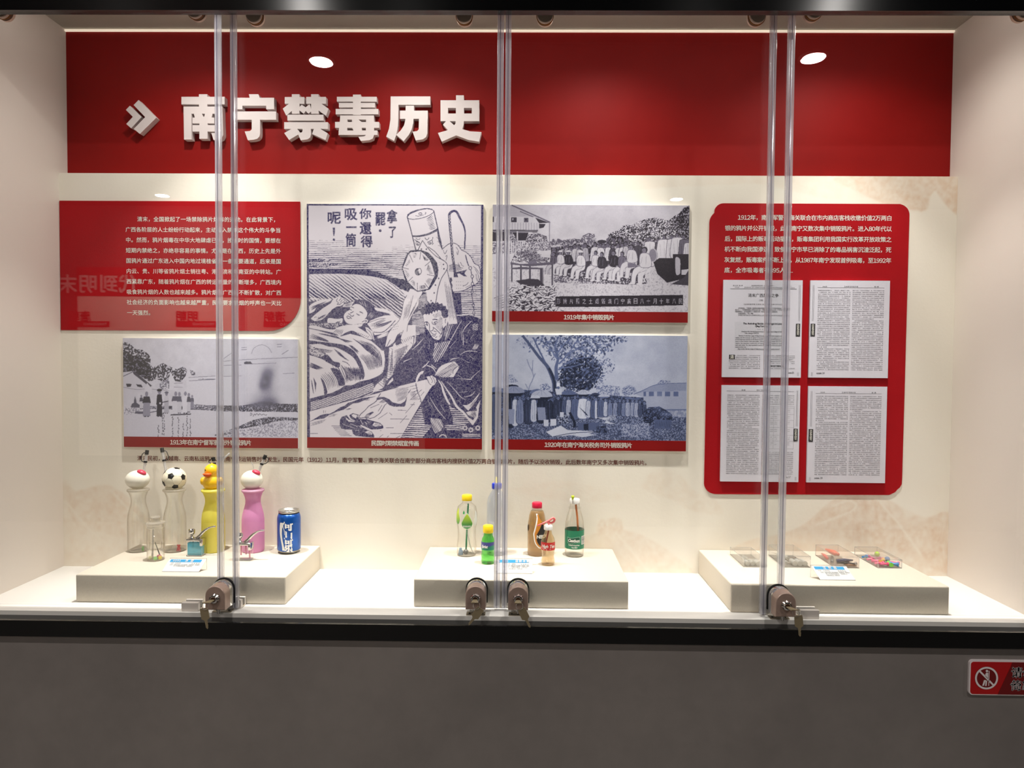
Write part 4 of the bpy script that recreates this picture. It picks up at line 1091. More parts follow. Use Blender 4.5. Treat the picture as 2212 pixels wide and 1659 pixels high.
# rotate so that one pentagon faces up-front as photographed
Rm = Matrix.Rotation(math.radians(8), 3, 'Y') @ Matrix.Rotation(math.radians(-26), 3, 'X')
n0 = Vector((0.14, -0.914, 0.38)).normalized(); n1 = Vector((-0.57, -0.765, -0.30))
def frame(a, b): a = a.normalized(); t = (b - a * b.dot(a)).normalized(); return Matrix((a, t, a.cross(t))).transposed()
nb_ = sorted([w for w in ico if w is not ico[0]], key=lambda w: (w - ico[0]).length)[0]
Rq = frame(n0, n1) @ frame(ico[0], nb_).inverted()
for v in ico:
    nrm = (Rq @ v).normalized()
    if nrm.y > 0.45: continue
    t1 = nrm.orthogonal().normalized()
    near = sorted([(Rq @ w).normalized() for w in ico if w is not v], key=lambda w: (w - nrm).length)[0]
    t1 = (near - nrm * near.dot(nrm)).normalized(); t2 = nrm.cross(t1)
    mb = MB(); V = [tuple(cb + nrm * (rb + 0.0004))]; F = []
    m_ = 4
    for j in range(1, m_ + 1):
        for k in range(5):
            a = 2 * PI * k / 5 ; q = (nrm * 1.0 + (t1 * math.cos(a) + t2 * math.sin(a)) * (0.30 * j / m_)).normalized()
            V.append(tuple(cb + q * (rb + 0.0004)))
    for k in range(5): F.append((0, 1 + k, 1 + (k + 1) % 5))
    for j in range(m_ - 1):
        for k in range(5):
            a, b_ = 1 + j * 5 + k, 1 + j * 5 + (k + 1) % 5; F.append((a, a + 5, b_ + 5, b_))
    mb.add(V, F).build('black_pentagon', M['blackp'], b2)
    for k in range(5):      # seams
        a = 2 * PI * k / 5
        q0 = (nrm + (t1 * math.cos(a) + t2 * math.sin(a)) * 0.30).normalized(); q1 = (nrm + (t1 * math.cos(a) + t2 * math.sin(a)) * 0.55).normalized()
        MB().tube([tuple(cb + q0 * (rb + 0.0001)), tuple(cb + (q0 + q1).normalized() * (rb + 0.0001)), tuple(cb + q1 * (rb + 0.0001))], 0.0004, 5).build('seam', M['milky'], b2)
MB().lathe([(0.0225, 0.1850), (0.0235, 0.1870), (0.0215, 0.1900), (0.0180, 0.1915)], (-1.0225, 2.026, ZP), 28).build('ball_collar', M['ball_w'], b2, smooth=True)
# -- yellow bottle with duck
b3 = tall_bottle(-0.9063, 2.0264, 0.0325, M['yel_b'], 'frosted yellow bottle with a yellow duck top', rim_mat=M['yel_b'], frost=True)
cd = Vector((-0.9085, 2.024, ZP + 0.187))
duck = MB().lathe([(0.0170, 0.0), (0.0205, 0.002), (0.0240, 0.008), (0.0258, 0.018), (0.0240, 0.027), (0.0195, 0.034), (0.0165, 0.038), (0.0180, 0.042), (0.0205, 0.049), (0.0200, 0.057), (0.0165, 0.0645), (0.0100, 0.0695), (0.0030, 0.0725), (0.0004, 0.0745)], tuple(cd), 32)
duck.build('duck_body', M['duck'], b3, smooth=True)
for s in (-1, 1):
    MB().ball((cd.x + s * 0.0245, cd.y, cd.z + 0.0205), 0.0095, 0.0110, 0.0125, 18, 12).build('duck_wing', M['duck'], b3, smooth=True)
    MB().ball((cd.x - 0.004 + s * 0.0072, cd.y - 0.0182, cd.z + 0.0560), 0.0015, 0.0012, 0.0021, 12, 8).build('duck_eye', M['blackp'], b3, smooth=True)
MB().ball((cd.x - 0.0045, cd.y - 0.0215, cd.z + 0.0445), 0.0128, 0.0080, 0.0036, 20, 10).ball((cd.x - 0.0045, cd.y - 0.0200, cd.z + 0.0405), 0.0108, 0.0065, 0.0036, 20, 10).build('duck_beak', M['beak'], b3, smooth=True)
spout_of(b3, None, TP(464, 1011, 2.03), TP(460.5, 988, 2.035), cap_len=0.011, loop_side=-1, ribbed=False)
MB().tube([TP(476, 1010, 2.03), TP(484, 990, 2.035), TP(496, 979, 2.04)], 0.0026, 10).build('second_straw', M['milkw'], b3, smooth=True)
# -- pink bottle
b4 = tall_bottle(-0.7894, 2.0304, 0.0318, M['pink_b'], 'frosted pink bottle with rounded white top and pink knob', rim_mat=frosted('frosted_pink_rim', (236, 190, 214), None, 0.05), frost=True)
round_top(b4, -0.7925, 2.0304, 0.0640, 0.0560)
spout_of(b4, None, TP(558, 1020, 2.04), TP(574, 983, 2.05), loop_side=1, cap_len=0.013)
MB().tube([TP(547.5, 1013, 2.045), TP(546, 1003, 2.045), TP(542.5, 998, 2.045)], 0.0012, 8).build('thin_tube', M['milkw'], b4, smooth=True)

# -- blue can
c = (-0.6809, 2.0246, ZP); R = 0.0335
can = root('drink_can', c, 'blue drink can with white Chinese script at the right end of the plinth', 'can')
MB().lathe([(0.0245, 0.0), (0.0262, 0.0015), (0.0300, 0.0060), (0.0325, 0.0090)], c, 40).build('base_rim', M['can_silver'], can, smooth=True)
MB().lathe([(0.0325, 0.0090), (0.0335, 0.0120), (0.0335, 0.1020), (0.0325, 0.1080), (0.0295, 0.1160)], c, 48).build('can_body', M['can_blue'], can, smooth=True)
MB().lathe([(0.0293, 0.1160), (0.0290, 0.1175), (0.0284, 0.1195)], c, 40).build('neck_band', M['blackp'], can, smooth=True)
MB().lathe([(0.0284, 0.1190), (0.0302, 0.1200), (0.0305, 0.1245), (0.0298, 0.1258), (0.0286, 0.1250), (0.0278, 0.1200), (0.0150, 0.1198), (0.0004, 0.1199)], c, 44).build('can_lid', M['can_silver'], can, smooth=True)
P = [(c[0] + 0.002 + 0.016 * math.cos(a) , c[1] + 0.002 + 0.011 * math.sin(a)) for a in [2 * PI * k / 24 for k in range(24)]]
MB().prismz(P, c[2] + 0.1203, c[2] + 0.1207).build('mouth_opening', M['blackp'], can)
MB().ball((c[0], c[1] + 0.001, c[2] + 0.1222), 0.0030, 0.0030, 0.0018, 12, 8).build('lid_rivet', M['can_silver'], can, smooth=True)
RS = R + 0.0003
sw = MB()
# the white ribbon down the left and the script, stacked vertically and reading when turned
cyl_patch(sw, c, R, math.radians(-38), math.radians(-22), lambda a: 0.016 + 0.0 * a, lambda a: 0.094, 2)
sw = MB(); V = []; F = []
prof = [(0.092, -0.82, -0.34), (0.080, -0.82, -0.50), (0.068, -0.84, -0.60), (0.055, -0.80, -0.62), (0.042, -0.72, -0.56), (0.030, -0.60, -0.46), (0.018, -0.46, -0.36), (0.012, -0.42, -0.30), (0.0115, -0.60, -0.32)]
prof = [(0.0935, -0.80, -0.36), (0.085, -0.84, -0.52), (0.075, -0.86, -0.60), (0.062, -0.84, -0.63), (0.050, -0.78, -0.60), (0.038, -0.70, -0.53), (0.026, -0.62, -0.44), (0.0125, -0.58, -0.33)]
for z, a0, a1 in prof:
    for a in (a0, (a0 + a1) / 2, a1): V.append((c[0] + RS * math.sin(a + VA(c)), c[1] - RS * math.cos(a + VA(c)), c[2] + z))
for i in range(len(prof) - 1):
    for j in range(2): F.append((i * 3 + j, (i + 1) * 3 + j, (i + 1) * 3 + j + 1, i * 3 + j + 1))
sw.add(V, F).build('white_ribbon', M['ink_can'], can)
# stylised script, traced as strokes in (across, up) millimetres of the label
def stroke(T, pts, w, c, R):
    V = []; n = len(pts)
    for i, (a, b) in enumerate(pts):
        p0 = pts[max(i - 1, 0)]; p1 = pts[min(i + 1, n - 1)]; dx, dy = p1[0] - p0[0], p1[1] - p0[1]; L = math.hypot(dx, dy) or 1
        ww = w if not isinstance(w, (list, tuple)) else w[i]
        V += [(a - dy / L * ww / 2, b + dx / L * ww / 2), (a + dy / L * ww / 2, b - dx / L * ww / 2)]
    F = [(2 * i, 2 * i + 1, 2 * i + 3, 2 * i + 2) for i in range(n - 1)]
    T.add2(V, F, lambda a, b: (c[0] + R * math.sin(a / R + VA(c)), c[1] - R * math.cos(a / R + VA(c)), c[2] + b))
T = Text(); mmx = lambda X: (X - 1284) / 5.721 / 0.7407 / 1000.0; mmz = lambda Y: (1342 - Y) / 5.721 * 0.00137 - 0.0030
for ch, xa, xb, ya, yb in (('可', 1222, 1330, 922, 1020), ('口', 1240, 1322, 1036, 1116), ('可', 1224, 1330, 1118, 1212), ('乐', 1224, 1330, 1196, 1286)):
    V, F = text2d(ch, 1.0, bold=0.055); mn, mx_ = V.min(0), V.max(0); Q = (V - mn) / (mx_ - mn)
    T.add2(Q, F, lambda u, v: (lambda a_, b_: (c[0] + RS * math.sin(a_ / RS + VA(c)), c[1] - RS * math.cos(a_ / RS + VA(c)), c[2] + b_))(mmx(xa + u * (xb - xa)), mmz(yb - v * (yb - ya) + u * 26)))
stroke(T, [(mmx(a_), mmz(b_)) for a_, b_ in [(1322, 1200), (1312, 1255), (1322, 1290), (1352, 1312)]], [0.0010, 0.0022, 0.0018, 0.0005], c, RS)
stroke(T, [(mmx(a_), mmz(b_)) for a_, b_ in [(1214, 940), (1210, 985), (1226, 1030), (1232, 1085)]], [0.0006, 0.0020, 0.0018, 0.0010], c, RS)
T.build('can_lettering', M['ink_can'], can)

# -- small lidded tube jar
c = (-1.0262, 1.9290, ZP)
jar = root('lidded_jar', c, 'small clear cylindrical jar with flanged lid, front left', 'jar')
MB().shell([(0.0215, 0.0), (0.0228, 0.0025), (0.0230, 0.010), (0.0230, 0.094)], c, 0.0014, 32).build('jar_body', M['clear'], jar, smooth=True)
MB().shell([(0.0150, 0.030), (0.0165, 0.034), (0.0165, 0.050)], c, 0.0010, 24).build('inner_cup', M['clear'], jar, smooth=True)
MB().lathe([(0.0236, 0.092), (0.0240, 0.095), (0.0240, 0.1010), (0.0262, 0.1030), (0.0262, 0.1060), (0.0200, 0.1080), (0.0128, 0.1090), (0.0118, 0.1160), (0.0140, 0.1200), (0.0110, 0.1225), (0.0004, 0.1225)], c, 32).build('jar_lid', M['milky'], jar, smooth=True)
MB().tube([(c[0] - 0.012, c[1] + 0.004, c[2] + 0.004), (c[0] - 0.006, c[1], c[2] + 0.095)], 0.0026, 10).build('clear_tube', M['milkw'], jar, smooth=True)
MB().tube([(c[0] + 0.013, c[1] - 0.004, c[2] + 0.016), (c[0] - 0.002, c[1], c[2] + 0.050)], [0.0015, 0.0009], 8).build('dark_rod', M['blackp'], jar, smooth=True)
def bead(x, y, z, r, col, label, grp=None, sq=1.0):
    o = MB().ball((x, y, z), r, r, r * sq, 16, 10).build('bead', mat('bead_plastic', col, 0.3), loc=(x, y, z - r * sq), smooth=True)
    return tag(o, label, 'bead', grp)
for dx, dy, r, col, nm in ((-0.0125, -0.006, 0.0055, (232, 226, 180), 'pale yellow'), (0.0050, -0.012, 0.0055, (168, 232, 140), 'light green'), (0.0145, -0.005, 0.0055, (238, 214, 70), 'yellow'), (0.0075, 0.004, 0.0062, (240, 120, 150), 'pink')):
    bead(c[0] + dx, c[1] + dy, c[2] + 0.0018 + r, r, col, nm + ' piece at the bottom of the small lidded jar', 'loose pieces in the lidded jar')
# gummy-like pink figure shape inside the football bottle, faint base lettering
o = MB().ball((-1.0015, 2.011, ZP + 0.010), 0.0050, 0.0045, 0.0075).ball((-1.0045, 2.011, ZP + 0.0195), 0.0026).ball((-0.9990, 2.011, ZP + 0.0195), 0.0026).ball((-1.0055, 2.010, ZP + 0.0045), 0.0030).ball((-0.9980, 2.010, ZP + 0.0045), 0.0030).build('gummy_toy', frosted('gummy_pink', (236, 96, 104), None, 0.2), smooth=True)
tag(o, 'translucent pink gummy shape inside the football bottle', 'toy')
o = MB().ball((-1.1050, 2.006, ZP + 0.0100), 0.0032, 0.0032, 0.0075).build('gummy_toy', frosted('gummy_green', (150, 214, 130), None, 0.2), smooth=True)
tag(o, 'pale green translucent piece inside the leftmost clear bottle', 'toy')

# -- water pipes with metal stem
def pipe(x, y, liq, label, grp):
    c = (x, y, ZP)
    r = root('water_pipe', c, label, 'water pipe', grp)
    w, d, h = 0.0225, 0.0120, 0.0440
    M_ = M['clear2']
    MB().rbox(x - w, x + w, y - d, y + d, ZP, ZP + h, 0.002, 2).build('reservoir', M_, r, smooth=True, angle=50)
    lz = ZP + (0.0390 if liq is not None else 0.0)
    if liq is not None:
        t = clear('pipe_liquid', (150, 226, 253), f0=0.03, power=3, rim=0.3, haze=0.66, hazecol=(150, 236, 255))
        MB().rbox(x - w + 0.002, x + w - 0.002, y - d + 0.002, y + d - 0.002, ZP + 0.002, lz, 0.002, 2).build('blue_liquid', t, r, smooth=True, angle=50)
        tb = mat('pipe_tube_green', (20, 130, 110), 0.4)
    else: tb = clear('pipe_tube_pink', (240, 200, 214), f0=0.06, power=2, rim=0.4, haze=0.3, hazecol=(236, 176, 200))
    MB().rbox(x - w - 0.0003, x + w + 0.0003, y - d - 0.0003, y + d + 0.0003, ZP, ZP + 0.0042, 0.001, 2).build('thick_base', M['acr_edge'], r, smooth=True, angle=50)
    for q, hh in ((-0.008, 0.030), (0.006, 0.028), (0.0165, 0.038)):
        MB().tube([(x + q, y, ZP + h - hh), (x + q, y, ZP + h)], 0.0022, 10).build('inner_tube', tb, r, smooth=True)
    MB().rbox(x - w - 0.0006, x + w + 0.0006, y - d - 0.0006, y + d + 0.0006, ZP + h - 0.001, ZP + h + 0.0065, 0.002, 2).build('metal_collar', M['chrome'], r, smooth=True, angle=50)
    MB().rbox(x + w - 0.0065, x + w + 0.0008, y - d - 0.0010, y + d + 0.0010, ZP + h - 0.014, ZP + h + 0.0045, 0.0015, 2).build('metal_side_clip', M['chrome'], r, smooth=True, angle=50)
    cz = ZP + h + 0.0065
    MB().lathe([(0.0085, 0.0), (0.0075, 0.002), (0.0040, 0.0035), (0.0034, 0.0065), (0.0040, 0.0090), (0.0078, 0.0120), (0.0092, 0.0165), (0.0092, 0.0240), (0.0086, 0.0250), (0.0080, 0.0245), (0.0070, 0.0200), (0.0004, 0.0195)], (x - 0.0120, y, cz), 20).build('bowl', M['chrome'], r, smooth=True)
    st = [(0.003, 0.000), (0.0075, 0.004), (0.0130, 0.0090), (0.0200, 0.0175), (0.0280, 0.0245), (0.0370, 0.0305), (0.0460, 0.0340), (0.0570, 0.0355)]
    MB().tube([(x + a, y, cz - 0.001 + b) for a, b in st], [0.0052, 0.0050, 0.0044, 0.0042, 0.0038, 0.0030, 0.0022, 0.0025], 14).build('stem', M['chrome'], r, smooth=True)
    return r
pipe(-0.9345, 1.9760, 1, 'small water pipe with blue liquid and chrome stem', 'small chrome water pipes')
pipe(-0.7795, 1.9370, None, 'small water pipe without liquid, chrome stem in front of the pink bottle', 'small chrome water pipes')

# -- description cards on clear wedge stands
M['card'] = mat('card_white', (238, 238, 236), 0.4); M['card_blue'] = mat('card_blue', (58, 160, 214), 0.4)
M['card_ink'] = mat('card_grey_ink', (120, 118, 118), 0.5); M['card_tint'] = mat('card_blue_ink', (70, 140, 196), 0.5)
def card(xl, xr, yf, yb, h, shift, title, label, lines, sub='仿真物品', small='新型毒品'):
    "front edge xl..xr at depth yf on the plinth, leaning back to height h at depth yb, top edge shifted sideways"
    z0 = ZP
    r = root('description_card', ((xl + xr) / 2, yf, z0), label, 'card', 'clear-stand description cards')
    A = np.array([xl, yf, z0 + 0.001]); U = np.array([xr - xl, 0, 0.0]); Vv = np.array([shift, yb - yf, h - 0.001])
    nrm = np.cross(U, Vv); nrm = nrm / np.linalg.norm(nrm)
    fn = lambda o: (lambda a, b: tuple(A + U * a + Vv * b + nrm * o))
    def quad(a0, a1, b0, b1, o, th=0.0004):
        P = [A + U * a + Vv * b + nrm * q for q in (o - th, o) for a, b in ((a0, b0), (a1, b0), (a1, b1), (a0, b1))]
        return P, [(0, 3, 2, 1), (4, 5, 6, 7), (0, 1, 5, 4), (1, 2, 6, 5), (2, 3, 7, 6), (3, 0, 4, 7)]
    st = MB(); st.add(*quad(0, 1, 0, 1, -0.0006, 0.0018))
    P = [(xl + shift, yb, z0), (xr + shift, yb, z0), (xr + shift, yb + 0.0015, z0), (xl + shift, yb + 0.0015, z0)]
    st.add([*P, *[(p[0], p[1], z0 + h) for p in P]], [(0, 3, 2, 1), (4, 5, 6, 7), (0, 1, 5, 4), (1, 2, 6, 5), (2, 3, 7, 6), (3, 0, 4, 7)])
    st.build('clear_stand', M['clear2'], r)
    e = MB()
    e.tube([A, A + U], 0.0006, 6).tube([A + Vv, A + Vv + U], 0.0006, 6).tube([A + U + Vv, A + U + Vv - np.array([0, 0, h - 0.001])], 0.0005, 6).tube([A + Vv, A + Vv - np.array([0, 0, h - 0.001])], 0.0005, 6)
    e.build('stand_edges', M['acr_edge'], r)
    MB().add(*quad(0.0, 1.0, 0.0, 0.93, 0.0002, 0.0006)).build('card', M['card'], r)
    MB().add(*quad(0.05, 0.90, 0.70, 0.90, 0.0005, 0.0002)).build('title_band', M['card_blue'], r)
    W = xr - xl; H = float(np.linalg.norm(Vv))
    def put(T, s, a, b, size, wfrac=None, bold=0.0):
        V, F = text2d(s, size, bold=bold, width=(wfrac * W if wfrac else None))
        T.add2(V, F, lambda p, q: tuple(A + U * (a + p / W) + Vv * (b + q / H) + nrm * 0.0008))
    T = Text(); put(T, title[0], title[1], 0.745, 0.0082, title[2], 0.03)
    if small: put(T, small, 0.12, 0.765, 0.0045, 0.22, 0.02)
    T.build('title_lettering', M['card'], r)
    T = Text(); put(T, sub, 0.66, 0.56, 0.0046, 0.24)
    for i, (s, a, wf) in enumerate(lines): put(T, s, a, 0.58 - 0.10 * i - (0.02 if i else 0), 0.0040, wf)
    T.build('card_lettering', M['card_ink'], r)
    return r
LN = ['材质：仿真树脂', '说 明：该毒品吸食工具外观新颖，欺骗性强，危害极大', '青少年要提高警惕，远离毒品，', '共建无毒社会，珍爱生命。']
c1 = card(-0.9517, -0.8528, 1.8190, 1.8430, 0.0300, 0.0105, ('冰 壶', 0.44, 0.26), 'description card with blue title band on the left plinth', [(LN[0], 0.10, 0.28), (LN[1], 0.10, 0.82), (LN[2], 0.22, 0.55)])
c2 = card(-0.0600, 0.0345, 1.8376, 1.8590, 0.0352, 0.0000, ('自制冰壶', 0.50, 0.42), 'description card with blue title band on the middle plinth', [(LN[0], 0.30, 0.22), (LN[1], 0.30, 0.62), (LN[2], 0.30, 0.60), (LN[3], 0.30, 0.45)], small='仿真')
c3 = card(0.7882, 0.8800, 1.8130, 1.8370, 0.0325, -0.0160, ('注 射 器', 0.28, 0.42), 'description card with blue title band on the right plinth', [(LN[0], 0.10, 0.34), (LN[1], 0.14, 0.84), (LN[2], 0.26, 0.66), (LN[3], 0.26, 0.40)], small=None)

# =================================================================== modified drink bottles on the middle plinth
def pet(name, c, prof, m, label, t=0.0008, seg=32, sq=None):
    r = root(name, c, label, 'bottle', 'modified drink bottles')
    MB().shell(prof, c, t, seg, sq).build('bottle_body', m, r, smooth=True); return r
def cap(r, c, z0, rad, h, m, name='cap', top=0.0):
    MB().lathe([(rad * 0.98, z0), (rad, z0 + 0.001), (rad, z0 + h - 0.0025), (rad * 0.90, z0 + h - 0.0003), (rad * 0.5, z0 + h), (0.0004, z0 + h)], c, 30, sq=lambda a, z: 1 + 0.012 * (1 if int(a / (2 * PI) * 60) % 2 else -1)).build(name, m, r, smooth=True, angle=35)
M['cap_yellow'] = mat('cap_yellow', (250, 216, 30), 0.35); M['cap_red'] = mat('cap_crimson', (214, 24, 66), 0.35); M['cap_white'] = mat('cap_white', (244, 243, 240), 0.35); M['cap_blue'] = mat('cap_blue', (24, 52, 190), 0.35)
M['lab_green'] = mat('label_green', (56, 150, 84), 0.4); M['lab_lime'] = mat('label_lime', (176, 214, 60), 0.4); M['lab_white'] = mat('label_white', (236, 238, 232), 0.4)
M['str_green'] = mat('straw_green', (40, 150, 96), 0.35); M['str_orange'] = mat('straw_orange', (240, 140, 70), 0.35); M['str_yellow'] = mat('straw_yellow', (246, 224, 60), 0.35)
# 1: clear bottle with leaf label
c = (-0.1555, 2.0175, ZP)
r = pet('drink_bottle', c, [(0.0270, 0), (0.0288, 0.004), (0.0285, 0.030), (0.0262, 0.052), (0.0268, 0.078), (0.0285, 0.088), (0.0305, 0.100), (0.0304, 0.125), (0.0270, 0.142), (0.0180, 0.150), (0.0135, 0.154), (0.0135, 0.1625)], M['clear'], 'clear bottle with green leaf label and yellow cap, leftmost on the middle plinth')
cap(r, c, 0.1600, 0.0150, 0.0165, M['cap_yellow'])
lr = lambda z: np.interp(z, [0.078, 0.088, 0.100, 0.125, 0.142], [0.0268, 0.0285, 0.0305, 0.0304, 0.0270])
def leaf(a0, w, z0, z1, mt, name, off):
    zm = z0 + (z1 - z0) * 0.42
    def halfw(f_): return w * (math.sin(PI * min(1, f_ * 1.0) ** 0.62))
    mb = MB(); V = []; F = []; n = 14
    for i in range(n + 1):
        f_ = i / n; z = z0 + (z1 - z0) * f_; hw = w * math.sqrt(max(0, 1 - ((f_ - 0.36) / 0.36) ** 2)) if f_ < 0.36 else w * (1 - ((f_ - 0.36) / 0.64)) ** 0.8
        for k in range(7):
            a = a0 - hw + 2 * hw * k / 6; R_ = lr(z) + off; V.append((c[0] + R_ * math.sin(a + VA(c)), c[1] - R_ * math.cos(a + VA(c)), c[2] + z))
    for i in range(n):
        for k in range(6): F.append((i * 7 + k, i * 7 + k + 1, (i + 1) * 7 + k + 1, (i + 1) * 7 + k))
    mb.add(V, F); return mb.build(name, mt, r, smooth=True)
def grad_label(name, c0, c1, z0, z1):
    t = NT(name); tc = t.node('ShaderNodeTexCoord'); s = t.node('ShaderNodeSeparateXYZ'); t.link(tc.outputs['Object'], s.inputs[0])
    mr = t.node('ShaderNodeMapRange'); t.link(s.outputs['Z'], mr.inputs[0]); mr.inputs[1].default_value = z0; mr.inputs[2].default_value = z1
    t.link(t.ramp(mr.outputs[0], [(0, rgba(c0)), (1, rgba(c1))]), t.b.inputs['Base Color']); t.b.inputs['Roughness'].default_value = 0.4; return t.m
lg = grad_label('leaf_print', (40, 150, 70), (208, 224, 66), 0.092, 0.128)
lgw = mat('leaf_border', (214, 236, 200), 0.4)
leaf(0.02, 0.58, 0.0800, 0.1290, lgw, 'label_leaf_border', 0.0003); leaf(0.02, 0.53, 0.0820, 0.1265, lg, 'label_leaf', 0.0006)
leaf(-1.05, 0.34, 0.0930, 0.1420, lg, 'label_leaf', 0.0005); leaf(1.02, 0.28, 0.0880, 0.1340, M['lab_white'], 'label_side_panel', 0.0004)
leaf(-0.30, 0.09, 0.1250, 0.1360, M['lab_green'], 'label_small_leaf', 0.0005)
T = Text(); cyl_text(T, '茶里王', c, 0.0312, -0.32, 0.0975, 0.0075, bold=0.02); cyl_text(T, '清新绿茶', c, 0.0308, -0.30, 0.0880, 0.0058, bold=0.02)
T = Text(); cyl_text(T, '蒸青绿茶', c, 0.0312, -0.36, 0.0875, 0.0058, bold=0.02); T.build('label_lettering', M['lab_white'], r)
MB().tube([(c[0] + 0.004, c[1], c[2] + 0.150), (c[0] + 0.001, c[1], c[2] + 0.090), (c[0] - 0.002, c[1], c[2] + 0.012)], 0.0026, 10).build('green_straw', M['str_green'], r, smooth=True)
MB().ball((c[0] - 0.002, c[1] - 0.006, c[2] + 0.0095), 0.0080, 0.0080, 0.0075, 18, 12).build('grey_bulb', mat('grey_foil', (112, 112, 112), 0.35, metal=0.5), r, smooth=True)
MB().tube([(c[0] + 0.002, c[1], c[2] + 0.100), (c[0] + 0.003, c[1], c[2] + 0.060), (c[0] + 0.009, c[1], c[2] + 0.030), (c[0] + 0.018, c[1], c[2] + 0.006)], 0.0016, 8).build('clear_hose', M['milkw'], r, smooth=True)
o = MB().rbox(-0.1785, -0.1660, 2.004, 2.014, ZP + 0.0012, ZP + 0.0150, 0.002, 2).rbox(-0.1770, -0.1690, 2.005, 2.013, ZP + 0.0148, ZP + 0.0220, 0.002, 2).build('plastic_nozzle', frosted('nozzle_blue', (160, 196, 222), None, 0.3), smooth=True)
tag(o, 'pale blue plastic nozzle lying inside the clear bottle with the leaf label', 'nozzle')
# 2: small green bottle
c = (-0.0890, 1.9340, ZP)
pg = [(0.0170, 0), (0.0190, 0.004), (0.0192, 0.022), (0.0180, 0.028), (0.0180, 0.034), (0.0186, 0.040), (0.0188, 0.062), (0.0170, 0.070), (0.0130, 0.078), (0.0122, 0.084), (0.0122, 0.0880)]
r = pet('drink_bottle', c, pg, clear('green_pet', (212, 247, 204), f0=0.035, power=3, rim=0.5, haze=0.10, hazecol=(90, 214, 100)), 'small green soda bottle with yellow cap, left of the tall clear bottle')
MB().lathe([(0.0128, 0.0795), (0.0155, 0.0800), (0.0155, 0.0815), (0.0128, 0.0822)], c, 28).build('neck_ring', M['clear2'], r, smooth=True)
cap(r, c, 0.0865, 0.0145, 0.0205, M['cap_yellow'])
cyl_patch(MB(), c, lambda z: 0.0187, -1.7, 1.7, 0.0400, 0.0620, 30).build('label', mat('label_soda_green', (24, 134, 104), 0.4), r, smooth=True)
cyl_patch(MB(), c, lambda z: 0.0188, -1.7, 1.7, lambda a: 0.0500 + 0.004 * math.sin(a * 1.4), 0.0625, 30, off=0.0005).build('label_band', mat('label_soda_violet', (70, 74, 150), 0.4), r, smooth=True)
T = Text(); cyl_text(T, 'Spriet', c, 0.0196, -1.05, 0.0470, 0.0105, bold=0.05, italic=0.25, width=0.0185); T.build('label_lettering', M['lab_white'], r)
o = MB().lathe([(0.0060, 0), (0.0068, 0.001), (0.0068, 0.003), (0.0060, 0.004)], (-0.0850, 1.9250, ZP + 0.0012), 20).build('brown_disc', mat('brown_bead', (120, 66, 44), 0.4), smooth=True)
tag(o, 'small brown disc inside the small green bottle', 'disc')
# 3: tall clear bottle behind the centre door edges
c = (-0.0690, 2.0290, ZP)
r = pet('drink_bottle', c, [(0.0265, 0), (0.0285, 0.004), (0.0288, 0.030), (0.0275, 0.036), (0.0288, 0.042), (0.0288, 0.080), (0.0272, 0.088), (0.0290, 0.098), (0.0288, 0.150), (0.0262, 0.165), (0.0190, 0.180), (0.0140, 0.188), (0.0135, 0.1960)], clear('blue_clear', (246, 248, 252), f0=0.05, power=3, rim=0.5, haze=0.05, hazecol=(214, 224, 240)), 'tall clear bottle with a blue cap behind the centre door edges', sq=None)
cap(r, c, 0.1930, 0.0143, 0.0165, M['cap_blue'])
MB().tube([(c[0] + 0.001, c[1], c[2] + 0.075), (c[0] - 0.001, c[1], c[2] + 0.2265)], 0.0032, 10).build('yellow_straw', M['str_yellow'], r, smooth=True)
# 4: gold coffee bottle
c = (0.0500, 2.0270, ZP)
t = clear('gold_film', (244, 232, 208), f0=0.05, power=2.5, rim=0.5, rough=0.12, haze=0.38, hazecol=(216, 184, 134))
prc = [(0.0255, 0), (0.0272, 0.003), (0.0274, 0.070), (0.0266, 0.092), (0.0225, 0.118), (0.0198, 0.126), (0.0186, 0.1290), (0.0165, 0.1310)]
r = pet('drink_bottle', c, prc, t, 'gold-brown coffee bottle with a crimson cap and black drop label')
MB().shell([(0.0165, 0.1305), (0.0150, 0.1330), (0.0145, 0.1400)], c, 0.0008, 28).build('clear_neck', M['clear'], r, smooth=True)
MB().lathe([(0.0170, 0.1355), (0.0185, 0.1362), (0.0185, 0.1372), (0.0170, 0.1380)], c, 28).build('neck_ring', M['clear2'], r, smooth=True)
cap(r, c, 0.1385, 0.0150, 0.0160, M['cap_red'])
rc_ = lambda z: float(np.interp(z, [0, 0.003, 0.070, 0.092, 0.118, 0.126], [0.0255, 0.0272, 0.0274, 0.0266, 0.0225, 0.0198]))
def drop(a0, zc, wa, hz, m, name, off, tailz=0.125, taila=-0.05):
    mb = MB(); V = []; F = []; n = 22
    for i in range(n + 1):
        f_ = i / n; z = (zc - hz) + (tailz - (zc - hz)) * f_
        if z < zc + 0.3 * hz: q = math.sqrt(max(0, 1 - ((z - zc) / hz) ** 2))
        else: q = math.sqrt(1 - 0.09) * max(0.10, (1 - (z - zc - 0.3 * hz) / (tailz - zc - 0.3 * hz)) ** 1.25)
        ctr = a0 + (taila - a0) * max(0, (z - zc) / (tailz - zc))
        for k in range(9):
            a = ctr - wa * q + 2 * wa * q * k / 8; R_ = rc_(z) + off; V.append((c[0] + R_ * math.sin(a + VA(c)), c[1] - R_ * math.cos(a + VA(c)), c[2] + z))
    for i in range(n):
        for k in range(8): F.append((i * 9 + k, i * 9 + k + 1, (i + 1) * 9 + k + 1, (i + 1) * 9 + k))
    mb.add(V, F); mb.build(name, m, r, smooth=True)
